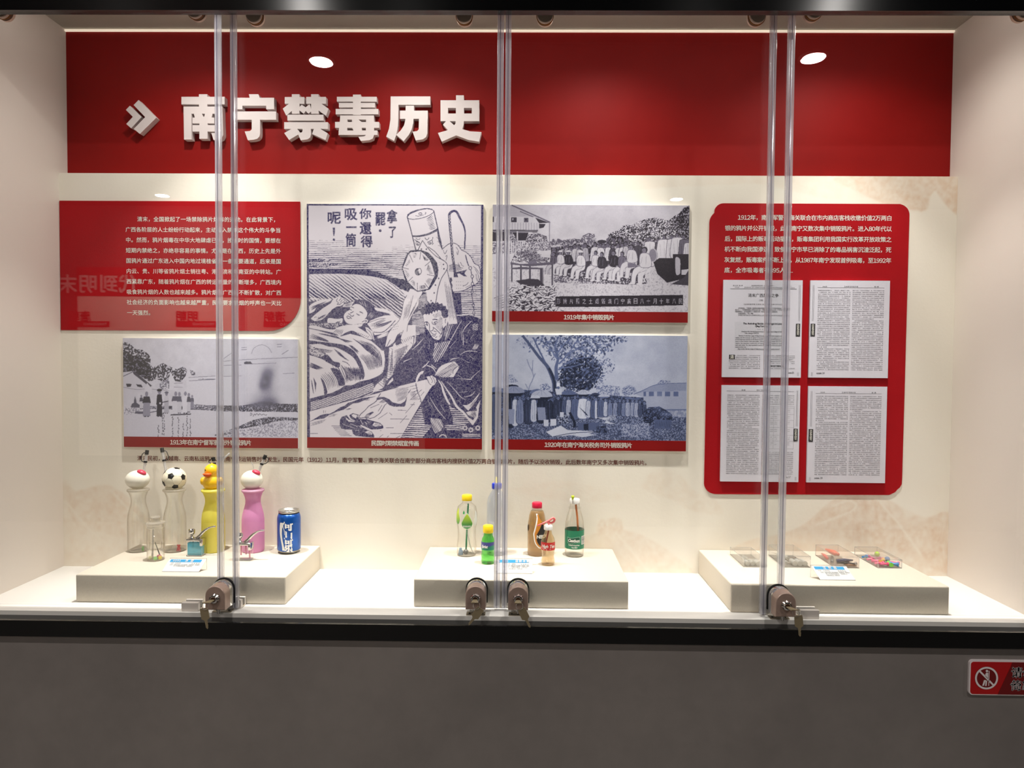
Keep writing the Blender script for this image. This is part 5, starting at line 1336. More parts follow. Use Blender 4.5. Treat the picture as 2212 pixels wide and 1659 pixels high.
drop(0.78, 0.0565, 1.10, 0.036, M['cap_white'], 'label_white_drop', 0.0004); drop(0.80, 0.0565, 1.00, 0.033, mat('coffee_orange', (206, 132, 44), 0.35), 'label_orange_drop', 0.0008, 0.122, 0.10); drop(0.84, 0.0560, 0.86, 0.0285, mat('coffee_black', (26, 22, 24), 0.35), 'label_black_drop', 0.0012, 0.100, 0.55)
T = Text(); cyl_text(T, 'NESCAFE', c, 0.0292, 0.02, 0.0545, 0.0130, bold=0.04, width=0.0420); T.build('label_lettering', M['lab_white'], r)
MB().ball((c[0] - 0.0262, c[1] - 0.010, c[2] + 0.082), 0.0016, 0.0050, 0.0095, 14, 10).build('side_roundel', mat('coffee_roundel', (48, 46, 52), 0.4), r, smooth=True)
# 5: small cola-like bottle with pink straw
c = (0.0790, 1.9260, ZP)
r = pet('drink_bottle', c, [(0.0155, 0), (0.0190, 0.004), (0.0192, 0.014), (0.0170, 0.022), (0.0170, 0.032), (0.0182, 0.040), (0.0192, 0.048), (0.0192, 0.066), (0.0170, 0.076), (0.0115, 0.086), (0.0095, 0.094), (0.0095, 0.1000)], clear('brown_pet', (248, 241, 228), f0=0.04, power=2.6, rim=0.5, haze=0.05, hazecol=(200, 176, 140)), 'small brown-tinted bottle with red script label, white cap and pink straw')
cap(r, c, 0.0985, 0.0122, 0.0130, M['cap_white'])
cyl_patch(MB(), c, lambda z: 0.0193, -1.7, 1.7, lambda a: 0.0440 , lambda a: 0.0660 , 32).build('label', mat('label_cola_red', (206, 30, 32), 0.4), r, smooth=True)
T = Text(); cyl_text(T, 'High Tea', c, 0.0199, -1.02, 0.0515, 0.0120, bold=0.025, italic=0.3, width=0.0410)
stroke(T, [(-0.020, 0.0505), (-0.013, 0.0470), (-0.004, 0.0462), (0.006, 0.0475), (0.016, 0.0500)], [0.0004, 0.0013, 0.0016, 0.0012, 0.0003], c, 0.0199)
T.build('label_lettering', M['lab_white'], r)
ms = mat('straw_pink_stripe', (244, 120, 118), 0.35)
MB().tube([TP(1161, 1136, 1.915), TP(1175, 1129.5, 1.92), TP(1189, 1122.5, 1.925)], 0.0024, 12).build('pink_straw', ms, r, smooth=True)
MB().tube([tuple(q) for q in Canvas.curve(None, [TP(1189, 1122.5, 1.925), TP(1194, 1119, 1.927), TP(1198, 1122, 1.93), TP(1196, 1127, 1.93), TP(1190, 1129.5, 1.927), TP(1184, 1127, 1.925), TP(1186, 1132, 1.926)], 6)], 0.0030, 12).build('straw_bend', ms, r, smooth=True)
MB().tube([(c[0] + 0.001, c[1], c[2] + 0.096), (c[0] - 0.006, c[1], c[2] + 0.060)], 0.0022, 10).build('inner_straw', mat('straw_red', (190, 50, 40), 0.4), r, smooth=True)
# 6: water bottle with green label
c = (0.1600, 2.0230, ZP)
pw = [(0.0255, 0), (0.0275, 0.004), (0.0280, 0.022), (0.0280, 0.078), (0.0268, 0.098), (0.0225, 0.118), (0.0165, 0.136), (0.0150, 0.142), (0.0140, 0.150), (0.0140, 0.1545)]
r = pet('drink_bottle', c, pw, M['clear'], 'clear water bottle with a green label and white cap, rightmost on the middle plinth')
for z in (0.1385, 0.1420): MB().lathe([(0.0140, z - 0.0006), (0.0190, z), (0.0140, z + 0.0008)], c, 28).build('neck_ring', M['clear2'], r, smooth=True)
cap(r, c, 0.1530, 0.0148, 0.0140, M['cap_white'])
cyl_patch(MB(), c, lambda z: 0.0281, -PI, PI, 0.0240, 0.0780, 44).build('label', mat('label_water_green', (20, 128, 92), 0.4, var=0.03), r, smooth=True)
cyl_patch(MB(), c, lambda z: 0.0281, -0.78, 0.62, lambda a: 0.0415 + 0.0016 * math.sin(a * 4.2), lambda a: 0.0590 + 0.0016 * math.sin(a * 4.2), 24, off=0.0007).build('label_frame', mat('label_pale_green', (150, 206, 178), 0.4), r, smooth=True)
cyl_patch(MB(), c, lambda z: 0.0281, -0.73, 0.57, lambda a: 0.0427 + 0.0016 * math.sin(a * 4.2), lambda a: 0.0578 + 0.0016 * math.sin(a * 4.2), 24, off=0.0010).build('label_field', mat('label_dark_green', (16, 84, 62), 0.4), r, smooth=True)
cyl_patch(MB(), c, lambda z: 0.0281, 0.78, 1.50, 0.0370, 0.0620, 12, off=0.0007).build('label_barcode_panel', M['lab_white'], r, smooth=True)
T = Text(); cyl_text(T, 'Cestbon', c, 0.0294, -0.66, 0.0455, 0.0120, bold=0.035, italic=0.2, width=0.0340)
cyl_text(T, 'Purified Drinking Water', c, 0.0290, -0.60, 0.0345, 0.0052, width=0.034, bold=0.02); cyl_text(T, 'Net: 350ml', c, 0.0290, -0.26, 0.0275, 0.0056, width=0.0165, bold=0.02)
T.build('label_lettering', M['lab_white'], r)
bars = MB(); rr = random.Random(4)
for i in range(13): cyl_patch(bars, c, lambda z: 0.0281, 0.84 , 1.44, 0.0390 + 0.0017 * i, 0.0390 + 0.0017 * i + 0.0004 + 0.0006 * rr.random(), 5, off=0.0010)
bars.build('barcode', M['ink_black'], r)
MB().tube([TP(1244, 1090, 2.02), TP(1247, 1117, 2.02), TP(1249, 1150, 2.02)], 0.0029, 12).build('orange_straw', M['str_orange'], r, smooth=True)
MB().tube([TP(1237.5, 1088, 2.005), TP(1237, 1078, 2.005)], 0.0020, 10).build('clear_mouthpiece', M['milkw'], r, smooth=True)
MB().tube([TP(1237, 1079.5, 2.005), TP(1237.4, 1074, 2.005), TP(1237.4, 1070.5, 2.005)], [0.0024, 0.0045, 0.0042], 14).build('lime_tip', mat('lime_tip', (190, 206, 40), 0.35), r, smooth=True)

# =================================================================== clear boxes on the right plinth
def acrylic_box(x0, x1, y0, y1, h, label, tint=None):
    r = root('acrylic_box', ((x0 + x1) / 2, y0, ZP), label, 'box', 'clear acrylic boxes')
    m_ = tint or M['clear2']; t = 0.0015
    b = MB(); b.box(x0, x1, y0, y0 + t, ZP, ZP + h).box(x0, x1, y1 - t, y1, ZP, ZP + h).box(x0, x0 + t, y0 + t, y1 - t, ZP, ZP + h).box(x1 - t, x1, y0 + t, y1 - t, ZP, ZP + h).box(x0 + t, x1 - t, y0 + t, y1 - t, ZP, ZP + t)
    b.build('box_walls', m_, r)
    MB().box(x0, x1, y0, y1, ZP + h, ZP + h + t).build('box_lid', m_, r)
    e = MB(); q = 0.0005
    zs = (ZP + q, ZP + h + t)
    for z in zs:
        e.box(x0 - q, x1 + q, y0 - q, y0 + q, z - q, z + q).box(x0 - q, x1 + q, y1 - q, y1 + q, z - q, z + q).box(x0 - q, x0 + q, y0, y1, z - q, z + q).box(x1 - q, x1 + q, y0, y1, z - q, z + q)
    for x in (x0, x1):
        for y in (y0, y1): e.box(x - q, x + q, y - q, y + q, ZP, ZP + h + t)
    e.build('polished_edges', M['acr_edge'], r)
    return r
ab1 = acrylic_box(0.6232, 0.6850, 1.9205, 2.0490, 0.0205, 'low clear box with tiny white tubes, leftmost of the four')
ab2 = acrylic_box(0.7360, 0.8075, 1.9225, 2.0460, 0.0300, 'clear box with white syringe parts, second from the left')
ab3 = acrylic_box(0.8755, 0.9412, 1.9220, 2.0500, 0.0300, 'clear box with dark tools and red pieces, third from the left', clear('clear_pinkish', (254, 252, 251), f0=0.04, power=3.5, rim=0.5, haze=0.03, hazecol=(240, 228, 220)))
ab4 = acrylic_box(0.9950, 1.0610, 1.9257, 2.0600, 0.0225, 'clear box full of bright plastic pieces, rightmost')
M['mwhite'] = frosted('syringe_white', (226, 224, 216), None, 0.25)
M['needle'] = mat('needle_steel', (180, 178, 176), 0.25, metal=0.9)
def syringe(x, y, z, ang, L, rad, label):
    d = Vector((math.cos(ang), math.sin(ang), 0)); p = Vector((x, y, z + rad))
    r = root('syringe', (x, y, z), label, 'syringe', 'syringes in the clear boxes')
    MB().tube([tuple(p), tuple(p + d * L * 0.6)], rad, 14).build('barrel', M['mwhite'], r, smooth=True, angle=40)
    MB().tube([tuple(p + d * L * 0.6), tuple(p + d * L * 0.68)], [rad * 0.45, rad * 0.3], 10).build('hub', M['milky'], r, smooth=True)
    MB().tube([tuple(p + d * L * 0.68), tuple(p + d * L)], 0.0004, 6).build('needle', M['needle'], r)
    MB().tube([tuple(p - d * L * 0.30), tuple(p)], rad * 0.45, 10).tube([tuple(p - d * (L * 0.30 + 0.001)), tuple(p - d * L * 0.30)], rad * 0.95, 14).build('plunger', M['milky'], r, smooth=True, angle=40)
def tubelet(x, y, z, rad, L, m, label, ang=PI / 2, grp='white tube caps in the clear boxes'):
    d = Vector((math.cos(ang), math.sin(ang), 0)); p = Vector((x, y, z + rad))
    o = MB().tube([tuple(p), tuple(p + d * L)], rad, 18).build('tube_cap', m, smooth=True, angle=40, loc=(x, y, z)); return tag(o, label, 'tube', grp)
zb = ZP + 0.0016
syringe(0.655, 1.985, zb, math.radians(100), 0.050, 0.0035, 'small syringe with needle in the leftmost clear box')
syringe(0.640, 1.975, zb, math.radians(80), 0.045, 0.0030, 'thin syringe against the left side of the leftmost clear box')
for i, (x, nm) in enumerate(((0.6365, 'left'), (0.6510, 'middle'), (0.6655, 'right'))): tubelet(x, 1.930, zb, 0.0062, 0.026, M['mwhite'], nm + ' white tube end at the front of the leftmost clear box')
syringe(0.772, 1.990, zb, math.radians(112), 0.070, 0.0060, 'large white syringe lying diagonally in the second clear box')
syringe(0.757, 1.960, zb, math.radians(125), 0.050, 0.0035, 'thin syringe at the front left of the second clear box')
for i, (x, nm) in enumerate(((0.7690, 'left'), (0.7830, 'middle'), (0.7970, 'right'))): tubelet(x, 1.932, zb, 0.0070, 0.028, M['mwhite'], nm + ' white tube end at the front of the second clear box')
# dark tools
pal = {'navy': (34, 40, 78), 'black': (24, 22, 26), 'orange': (236, 92, 58), 'red': (200, 50, 40), 'brown': (120, 84, 48)}
for i, (x0, y0, x1, y1, zc, rad, cl, nm) in enumerate([(0.885, 1.932, 0.931, 1.938, 0.018, 0.0042, 'navy', 'navy handle across the front'), (0.890, 1.945, 0.934, 1.930, 0.010, 0.0036, 'black', 'black handle at the front'), (0.905, 1.934, 0.936, 1.928, 0.006, 0.0028, 'brown', 'brown handle at the front corner'),
        (0.886, 1.965, 0.918, 2.035, 0.006, 0.0040, 'black', 'long black tool along the box'), (0.900, 1.950, 0.925, 1.944, 0.012, 0.0030, 'red', 'red handle between the dark tools'), (0.905, 1.985, 0.899, 2.035, 0.022, 0.0052, 'orange', 'orange handle at the back'), (0.912, 1.985, 0.910, 2.030, 0.021, 0.0048, 'orange', 'second orange handle at the back'), (0.884, 1.990, 0.890, 2.040, 0.008, 0.0040, 'red', 'red handle by the left wall')]):
    o = MB().tube([(x0, y0, ZP + zc), ((x0 + x1) / 2, (y0 + y1) / 2, ZP + zc + 0.001), (x1, y1, ZP + zc)], [rad, rad * 1.15, rad * 0.6], 12).build('hand_tool', mat('tool_plastic', pal[cl], 0.3), smooth=True, loc=(x0, y0, ZP + zc - rad)); tag(o, nm + ' inside the third clear box', 'tool', 'tools in the third clear box')
o = MB().ball((0.9365, 1.931, ZP + 0.010), 0.0045, 0.004, 0.006).build('tool_tip', M['needle'], smooth=True); tag(o, 'rounded metal tool tip at the right of the third clear box', 'tool')
# bright plastic pieces
bp = [('hot pink', (236, 62, 128)), ('pink', (244, 110, 150)), ('green', (120, 206, 60)), ('blue', (40, 130, 196)), ('yellow', (244, 196, 40)), ('lime', (176, 216, 60)), ('violet', (190, 40, 120))]
def bpiece(kind, x, y, z, s, col, ang, nm):
    m_ = mat('bright_plastic', col, 0.22)
    d = Vector((math.cos(ang), math.sin(ang), 0)) * s; p = Vector((x, y, z))
    if kind == 'ball': o = MB().ball((x, y, z), s, seg=20, rings=12).build('plastic_ball', m_, smooth=True, loc=(x, y, z - s))
    elif kind == 'peg': o = MB().tube([tuple(p - d * 1.6), tuple(p + d * 1.2), tuple(p + d * 1.25), tuple(p + d * 1.9)], [s * 0.42, s * 0.42, s * 0.75, s * 0.75], 14).build('plastic_peg', m_, smooth=True, angle=45, loc=(x, y, z - s * 0.7))
    else: o = MB().tube([tuple(p - d * 1.5), tuple(p), tuple(p + d * 1.5)], [s * 0.8, s * 0.5, s * 0.9], 14).build('plastic_nozzle', m_, smooth=True, angle=50, loc=(x, y, z - s * 0.8))
    tag(o, nm + ' in the rightmost clear box', 'plastic piece', 'bright pieces in the rightmost clear box')
bpiece('ball', 1.033, 2.005, ZP + 0.0180, 0.0072, bp[5][1], 0, 'lime green faceted ball at the back'); bpiece('ball', 1.0415, 1.965, ZP + 0.0150, 0.0072, bp[3][1], 0, 'shiny blue ball in the middle')
for i, a in enumerate([('peg', 1.006, 1.990, 0.006, 0.0058, 1, 0.4, 'pink nozzle by the left wall'), ('noz', 1.010, 1.968, 0.007, 0.0058, 0, -0.3, 'hot pink nozzle near the left wall'), ('peg', 1.008, 1.946, 0.007, 0.0060, 1, 0.1, 'pink peg near the front left'), ('noz', 1.022, 1.956, 0.012, 0.0050, 4, 0.7, 'yellow nozzle near the middle'),
        ('peg', 1.018, 1.938, 0.007, 0.0055, 0, 0.0, 'hot pink peg at the front left'), ('noz', 1.034, 1.936, 0.008, 0.0060, 2, 1.4, 'green flared piece at the front'), ('noz', 1.045, 1.935, 0.008, 0.0062, 3, -0.5, 'blue flared piece at the front'), ('peg', 1.051, 1.946, 0.009, 0.0055, 0, -0.7, 'hot pink peg at the front right'),
        ('peg', 1.020, 1.985, 0.010, 0.0050, 6, -0.2, 'violet peg in the middle'), ('noz', 1.030, 1.975, 0.006, 0.0048, 0, 0.8, 'hot pink nozzle under the blue ball'), ('peg', 1.002, 2.015, 0.006, 0.0050, 3, 0.5, 'blue peg in the back left corner'), ('noz', 1.046, 1.985, 0.006, 0.0048, 1, 2.1, 'pink nozzle at the right wall'), ('peg', 1.020, 2.010, 0.006, 0.0046, 6, 1.9, 'violet peg at the back')]):
    bpiece(a[0], a[1], a[2], ZP + a[3] + 0.0015, a[4] * 1.22, bp[a[5]][1], a[6], a[7])
M['print'] = vcol_mat('printed_picture', 0.6, 0.15)

# ------------------------------------------------------------------ the woodcut
S8 = 1659 / 200.0
W = Canvas(655, 435, 1050, 952, 0.0)
A_ = lambda: W.fr(660, 435, S8)
B_ = lambda: W.fr(850, 435, S8)
C_ = lambda: W.fr(660, 615, S8)
D_ = lambda: W.fr(850, 615, S8)
E_ = lambda: W.fr(660, 775, S8)
F_ = lambda: W.fr(850, 775, S8)
A_()
sky = [(50, 640), (3160, 640), (3160, 2100), (1500, 1500), (1400, 1400), (50, 1300)]
W.stripes(sky, 0.6, 34, 0.2, dfun=lambda x, y: np.where(x < 1550, np.clip((y - 700) / 1200 + 0.10 - np.clip((700 - y) / 80, 0, 1) - np.clip((x - 550) / 900, 0, 1) * np.clip((960 - y) / 260, 0, 1) * 0.6, 0, 0.42), np.clip((y - 750) / 1900 + 0.10 - 0.3 * np.clip((800 - y) / 60, 0, 1), 0, 0.5)), seed=3)
W.mottle([(55, 1030), (300, 1025), (480, 1060), (300, 1090), (55, 1095)], 0.2, 1, 1.6, 3, -0.5)
W.mottle([(55, 1110), (350, 1100), (640, 1125), (500, 1150), (280, 1190), (55, 1185)], 0.2, 1, 1.6, 4, -0.3)
W.poly([(50, 1215), (700, 1212), (1150, 1235), (1400, 1290), (1659, 1380), (1900, 1440), (2000, 1700), (1659, 1540), (1450, 1400), (1200, 1345), (900, 1310), (600, 1295), (50, 1306)], 1.0)
W.stripes([(1200, 1225), (1800, 1225), (1800, 1400), (1500, 1360)], 1, 30, 0.5, v=0.0)
# bed head
head = [(55, 1306), (600, 1295), (900, 1310), (1200, 1345), (1450, 1400), (1659, 1540), (1800, 1700), (1850, 1900), (1700, 2150), (1500, 2120), (1150, 1990), (900, 1800), (560, 1800), (55, 1790)]
W.poly(head, 0.0)
W.stripes(head, 37, 47, 0.5, dfun=lambda x, y: np.clip(0.02 + (y - 1325 - 0.13 * x * (x > 900) * 0.6) / 520 * (0.45 + 0.5 * np.clip(x / 1400, 0, 1)) + 0.10, 0.0, 0.86), warp=0.06, seed=7)
# frame of the print
C_()
W.poly([(55, 270), (470, 265), (720, 320), (900, 285), (1130, 290), (1250, 400), (1659, 480), (1700, 560), (1700, 1000), (1659, 1180), (1380, 1180), (55, 1000)], 1.0)
W.stripes([(880, 250), (1750, 300), (1750, 760), (1640, 580), (1560, 500), (1450, 440), (1240, 400), (1130, 290)], 37, 47, 0.30, v=0.0, warp=0.06, seed=7)
W.stripes([(60, 240), (560, 240), (440, 275), (60, 300)], 37, 40, 0.4, v=0.0, seed=9)
W.poly([(55, 400), (150, 320), (300, 265), (455, 262), (430, 300), (300, 350), (200, 410), (150, 480), (60, 512)], 0.0, True)
W.comb((80, 400), (90, 470), (400, 290), (300, 340), 5, 13)
W.poly([(690, 350), (780, 330), (880, 290), (840, 350), (820, 400), (660, 400)], 0.0); W.comb((690, 360), (690, 390), (840, 320), (820, 390), 3, 10)
arm = [(95, 610), (140, 560), (300, 430), (455, 330), (480, 280), (530, 240), (620, 190), (640, 225), (665, 250), (690, 280), (730, 295), (690, 320), (680, 355), (620, 385), (560, 390), (480, 440), (410, 515), (370, 560), (330, 600), (290, 630), (160, 655)]
W.poly(arm, 0.0)
W.strokes([[(575, 245), (555, 290), (600, 330)], [(640, 240), (600, 290)], [(660, 270), (620, 320)], [(700, 300), (655, 320)], [(570, 335), (610, 355), (650, 320)], [(560, 350), (590, 352)]], 11)
W.comb((130, 600), (300, 560), (190, 560), (240, 620), 4, 11); W.comb((160, 650), (330, 600), (290, 560), (390, 510), 5, 10)
W.poly([(410, 600), (560, 615), (665, 605), (640, 700), (590, 680), (410, 700)], 0.0, True); W.comb((500, 700), (600, 700), (580, 660), (640, 640), 4, 8)
W.mottle([(60, 690), (400, 690), (640, 690), (700, 740), (520, 780), (200, 740), (60, 730)], 0.1, 1, 1.3, 6, -0.3)
W.poly([(700, 720), (860, 715), (1030, 700), (1010, 740), (940, 760)], 0.0)
face = [(905, 345), (990, 365), (1060, 430), (1105, 500), (1095, 570), (1060, 620), (1090, 640), (1050, 690), (960, 700), (860, 712), (770, 700), (710, 650), (685, 580), (700, 520), (740, 480), (790, 450), (800, 410), (850, 370)]
W.poly([(880, 320), (920, 275), (1010, 265), (1110, 285), (1200, 350), (1255, 440), (1270, 530), (1220, 610), (1110, 640), (1060, 640), (1040, 500), (1000, 400)], 1.0, True)
W.poly(face, 0.0, True)
W.poly([(905, 330), (990, 345), (1060, 420), (1110, 500), (1150, 480), (1120, 360), (1000, 290), (920, 290)], 1.0, True)
W.ell(1085, 650, 32, 38, 0.0); W.strokes([[(1075, 640), (1095, 650), (1075, 675)], [(1010, 670), (1050, 650), (1090, 655)]], 10)
W.strokes([[(815, 395), (870, 418)], [(790, 440), (830, 460)], [(862, 478), (815, 505), (800, 500)], [(765, 520), (800, 535), (815, 560), (855, 562), (860, 540)], [(735, 570), (760, 562), (800, 580), (825, 610)], [(735, 575), (760, 605), (805, 600)]], 13)
W.strokes([[(910, 515), (945, 540), (980, 547)], [(962, 484), (1000, 495), (1030, 518)]], [8, 18, 8])
W.comb((930, 290), (1080, 300), (1000, 350), (1100, 420), 3, 6, v=0.0); W.comb((1110, 560), (1160, 620), (1180, 470), (1230, 560), 4, 6, v=0.0)
pil = [(1105, 700), (1170, 640), (1290, 590), (1420, 550), (1530, 545), (1500, 520), (1300, 480), (1240, 440), (1235, 405), (1450, 440), (1560, 500), (1640, 580), (1740, 640), (1600, 730), (1480, 830), (1380, 880), (1240, 905), (1190, 820), (1150, 760)]
W.poly(pil, 0.0)
W.comb((1250, 460), (1290, 520), (1530, 520), (1480, 560), 4, 12); W.comb((1130, 700), (1200, 800), (1560, 640), (1560, 650), 6, 10, bend=0.06); W.comb((1190, 700), (1230, 740), (1430, 600), (1450, 640), 3, 9)
W.stroke([(1220, 850), (1380, 850), (1500, 760), (1610, 640)], 14); W.stroke([(1130, 680), (1300, 620), (1440, 600)], 9)
W.comb((1260, 940), (1300, 970), (1500, 830), (1500, 900), 4, 16, v=0.0)
W.poly([(1070, 760), (1120, 770), (1200, 840), (1235, 1000), (1210, 990), (1150, 900), (1090, 830)], 0.0); W.stroke([(1090, 790), (1170, 860), (1215, 990)], 9)
armb = [(60, 735), (200, 740), (400, 795), (520, 800), (560, 770), (680, 735), (850, 728), (950, 770), (1080, 850), (1140, 900), (1190, 980), (1100, 965), (960, 890), (850, 825), (740, 850), (620, 915), (560, 890), (480, 860), (300, 820), (60, 770)]
W.poly(armb, 0.0, True); W.comb((480, 860), (640, 920), (560, 790), (690, 800), 6, 9); W.comb((880, 850), (1120, 960), (930, 850), (1150, 930), 7, 8)
# blanket
bl = [(60, 790), (200, 815), (420, 880), (640, 925), (800, 880), (1000, 930), (1180, 1010), (1300, 1110), (1385, 1200), (1400, 1350), (1405, 1500), (1375, 1600), (1330, 1545), (1280, 1575), (1180, 1605), (1060, 1620), (1000, 1800), (700, 1800), (560, 2050), (60, 2250)]
W.poly(bl, 0.0)
W.comb((75, 860), (75, 960), (420, 1000), (430, 1030), 5, 12); W.comb((150, 860), (500, 880), (900, 1030), (740, 1050), 7, 12)
W.poly([(60, 1000), (250, 1020), (520, 1050), (700, 1085), (850, 1170), (930, 1270), (990, 1380), (1030, 1480), (1060, 1620), (1020, 1700), (990, 1560), (930, 1420), (860, 1310), (740, 1220), (560, 1130), (420, 1110), (250, 1060), (60, 1070)], 1.0, True)
W.poly([(840, 960), (1000, 1050), (1130, 1110), (1250, 1230), (1330, 1330), (1310, 1340), (1180, 1240), (1080, 1170), (980, 1070)], 1.0, True)
W.comb((860, 950), (1100, 1020), (1340, 1330), (1345, 1200), 6, 10, bend=-0.06)
W.comb((940, 1250), (1330, 1180), (1140, 1540), (1380, 1480), 15, 15, bend=-0.05); W.comb((750, 1060), (820, 1080), (960, 1260), (960, 1200), 4, 12)
W.poly([(60, 1160), (230, 1180), (400, 1260), (500, 1370), (610, 1400), (600, 1480), (480, 1440), (330, 1350), (180, 1290), (60, 1250)], 1.0, True)
W.mottle([(60, 1080), (300, 1170), (380, 1250), (250, 1300), (60, 1230)], 0.1, 1, 2.0, 9, 0.2)
W.poly([(500, 1140), (620, 1220), (700, 1300), (790, 1370), (700, 1330), (600, 1260)], 1.0); W.comb((100, 1120), (200, 1190), (520, 1180), (470, 1230), 3, 12)
W.comb((60, 1380), (60, 1470), (330, 1500), (230, 1530), 7, 13); W.comb((450, 1440), (640, 1440), (680, 1800), (760, 1760), 4, 13)
W.strokes([[(360, 1370), (520, 1450), (590, 1500), (640, 1620)], [(640, 1440), (700, 1540), (740, 1700)], [(660, 1370), (740, 1400), (790, 1450)]], 13)
W.comb((640, 1450), (990, 1500), (740, 1740), (1000, 1700), 13, 15, bend=-0.07)
E_()
W.poly([(450, 170), (580, 190), (640, 280), (690, 380), (705, 470), (600, 480), (570, 370), (500, 260)], 1.0, True)
W.comb((630, 120), (990, 140), (760, 420), (1010, 400), 14, 15, bend=-0.06); W.comb((240, 270), (480, 200), (400, 560), (620, 520), 8, 13, bend=-0.08)
W.poly([(270, 340), (340, 420), (390, 600), (340, 640), (320, 500)], 1.0, True); W.poly([(140, 330), (195, 440), (180, 600), (165, 500)], 1.0); W.comb((90, 340), (120, 400), (140, 640), (150, 620), 2, 10)
# mattress edge, cross-hatched
mat_ = [(60, 720), (250, 668), (480, 608), (620, 540), (700, 480), (850, 470), (960, 410), (1150, 370), (1250, 330), (1330, 290), (1390, 240), (1430, 60), (1400, -180), (1659, -330), (1960, -420), (1940, -280), (1800, 60), (1659, 240), (1500, 400), (1420, 560), (1300, 560), (1000, 690), (700, 770), (300, 880), (60, 940)]
W.poly(mat_, 1.0)
def dots(P, gap, seed, dx=0.55, a1=68, a2=20):
    r = W.mask(P)
    if r is None: return
    sl, m = r; ys, xs = np.mgrid[sl[0], sl[1]]; x = (xs / W.SS + W.x0 - W.ox) * W.sc; y = (ys / W.SS + W.y0 - W.oy) * W.sc
    x = x + 5 * W.noise(6, seed, 2)[sl]
    u = (x * math.cos(math.radians(a1)) + y * math.sin(math.radians(a1))) / gap; v = (-x * math.sin(math.radians(a2)) + y * math.cos(math.radians(a2))) / gap
    on = (np.abs(u - np.floor(u) - 0.5) < dx / 2) & (np.abs(v - np.floor(v) - 0.5) < dx / 2 + 0.12)
    z = W.a[sl]; z[m & on] = 0.0
dots([(90, 780), (400, 690), (600, 640), (800, 560), (1000, 500), (1200, 420), (1250, 560), (1000, 670), (700, 760), (300, 870), (90, 925)], 30, 2, 0.62)
W.poly([(1260, 470), (1450, 300), (1480, 100), (1500, -200), (1659, -260), (1940, -400), (1930, -280), (1790, 60), (1659, 180), (1520, 330), (1440, 400), (1400, 520), (1300, 560), (1200, 600)], 0.0)
W.comb((1430, -150), (1520, -150), (1380, 560), (1440, 500), 5, 10); W.comb((1540, -180), (1800, -260), (1500, 360), (1650, 150), 7, 10)
W.comb((1260, 420), (1500, -60), (1420, 560), (1900, -100), 17, 8, taper=0.2); W.comb((1470, 250), (1500, -120), (1620, 170), (1850, -230), 12, 7, taper=0.2)
W.comb((1440, -170), (1880, -330), (1500, -140), (1940, -270), 9, 8)
# floor
W.poly([(60, 945), (700, 775), (1400, 588), (1659, 512), (2170, 370), (2220, 340), (2360, 470), (2300, 560), (1800, 1430), (60, 1430)], 0.0)
W.stroke([(60, 942), (700, 772), (1300, 610)], 9, smooth=False); W.stroke([(1150, 640), (1300, 600), (1450, 560), (1659, 510)], [4, 30, 20, 10]); W.poly([(1150, 640), (1250, 590), (1420, 560), (1460, 480), (1560, 400), (1659, 330), (1750, 280), (1800, 420), (1659, 500), (1400, 575), (1250, 620)], 1.0)
W.poly([(60, 1135), (160, 1075), (260, 1015), (340, 990), (430, 985), (520, 940), (620, 870), (700, 840), (760, 790), (860, 760), (1000, 705), (1270, 672), (1150, 705), (1040, 750), (950, 790), (850, 800), (760, 860), (690, 910), (560, 950), (420, 1010), (330, 1070), (180, 1090)], 1.0)
W.comb((80, 1150), (80, 1210), (420, 1070), (300, 1150), 4, 7); W.comb((700, 890), (700, 930), (850, 885), (800, 905), 3, 7); W.comb((430, 990), (400, 1050), (600, 985), (530, 1025), 3, 7); W.comb((1040, 720), (1060, 750), (1160, 715), (1150, 745), 2, 8)
W.comb((440, 1190), (620, 1390), (620, 1190), (850, 1390), 8, 9, taper=0.5)
for P in ([(85, 1338), (220, 1338)], [(1440, 1236), (1580, 1236)], [(1520, 1078), (1860, 1082)], [(1520, 1340), (1750, 1340)], [(1300, 1080), (1470, 965)], [(1500, 965), (1550, 1010)], [(325, 925), (325, 975)], [(360, 930), (355, 965)], [(1320, 1410), (1390, 1355)], [(1460, 1410), (1490, 1380)], [(1650, 920), (1810, 925)], [(1360, 1290), (1330, 1290)], [(1700, 1380), (1620, 1420)]): W.stroke(P, 8, smooth=False)
W.poly([(612, 1200), (612, 1100), (650, 1040), (740, 1010), (800, 1090), (900, 1120), (960, 1100), (990, 1210), (1100, 1270), (1190, 1310), (1235, 1380), (1230, 1412), (1100, 1405), (900, 1382), (850, 1340), (830, 1270), (720, 1270), (640, 1245)], 1.0)
W.poly([(720, 1045), (770, 1090), (850, 1115), (910, 1105), (860, 1130), (770, 1125), (725, 1080)], 0.0); W.poly([(1060, 1310), (1130, 1290), (1200, 1330), (1190, 1360), (1120, 1350)], 0.0); W.comb((1080, 1360), (1180, 1350), (1140, 1310), (1200, 1330), 4, 8)
W.strokes([[(800, 1165), (900, 1200), (930, 1230)], [(660, 1160), (740, 1200), (860, 1235)], [(890, 1290), (960, 1280)]], 7, v=0.0)
W.poly([(782, 1010), (850, 975), (960, 1005), (930, 1030), (960, 1075), (1100, 1080), (1230, 1120), (1340, 1150), (1390, 1200), (1395, 1245), (1330, 1262), (1180, 1268), (1080, 1220), (980, 1180), (900, 1120), (810, 1070)], 1.0)
W.poly([(820, 1005), (860, 990), (930, 1015), (900, 1070), (850, 1040)], 0.0); W.poly([(1230, 1140), (1330, 1165), (1370, 1200), (1250, 1215), (1200, 1190)], 0.0); W.comb((1210, 1200), (1330, 1215), (1260, 1150), (1350, 1170), 5, 8)
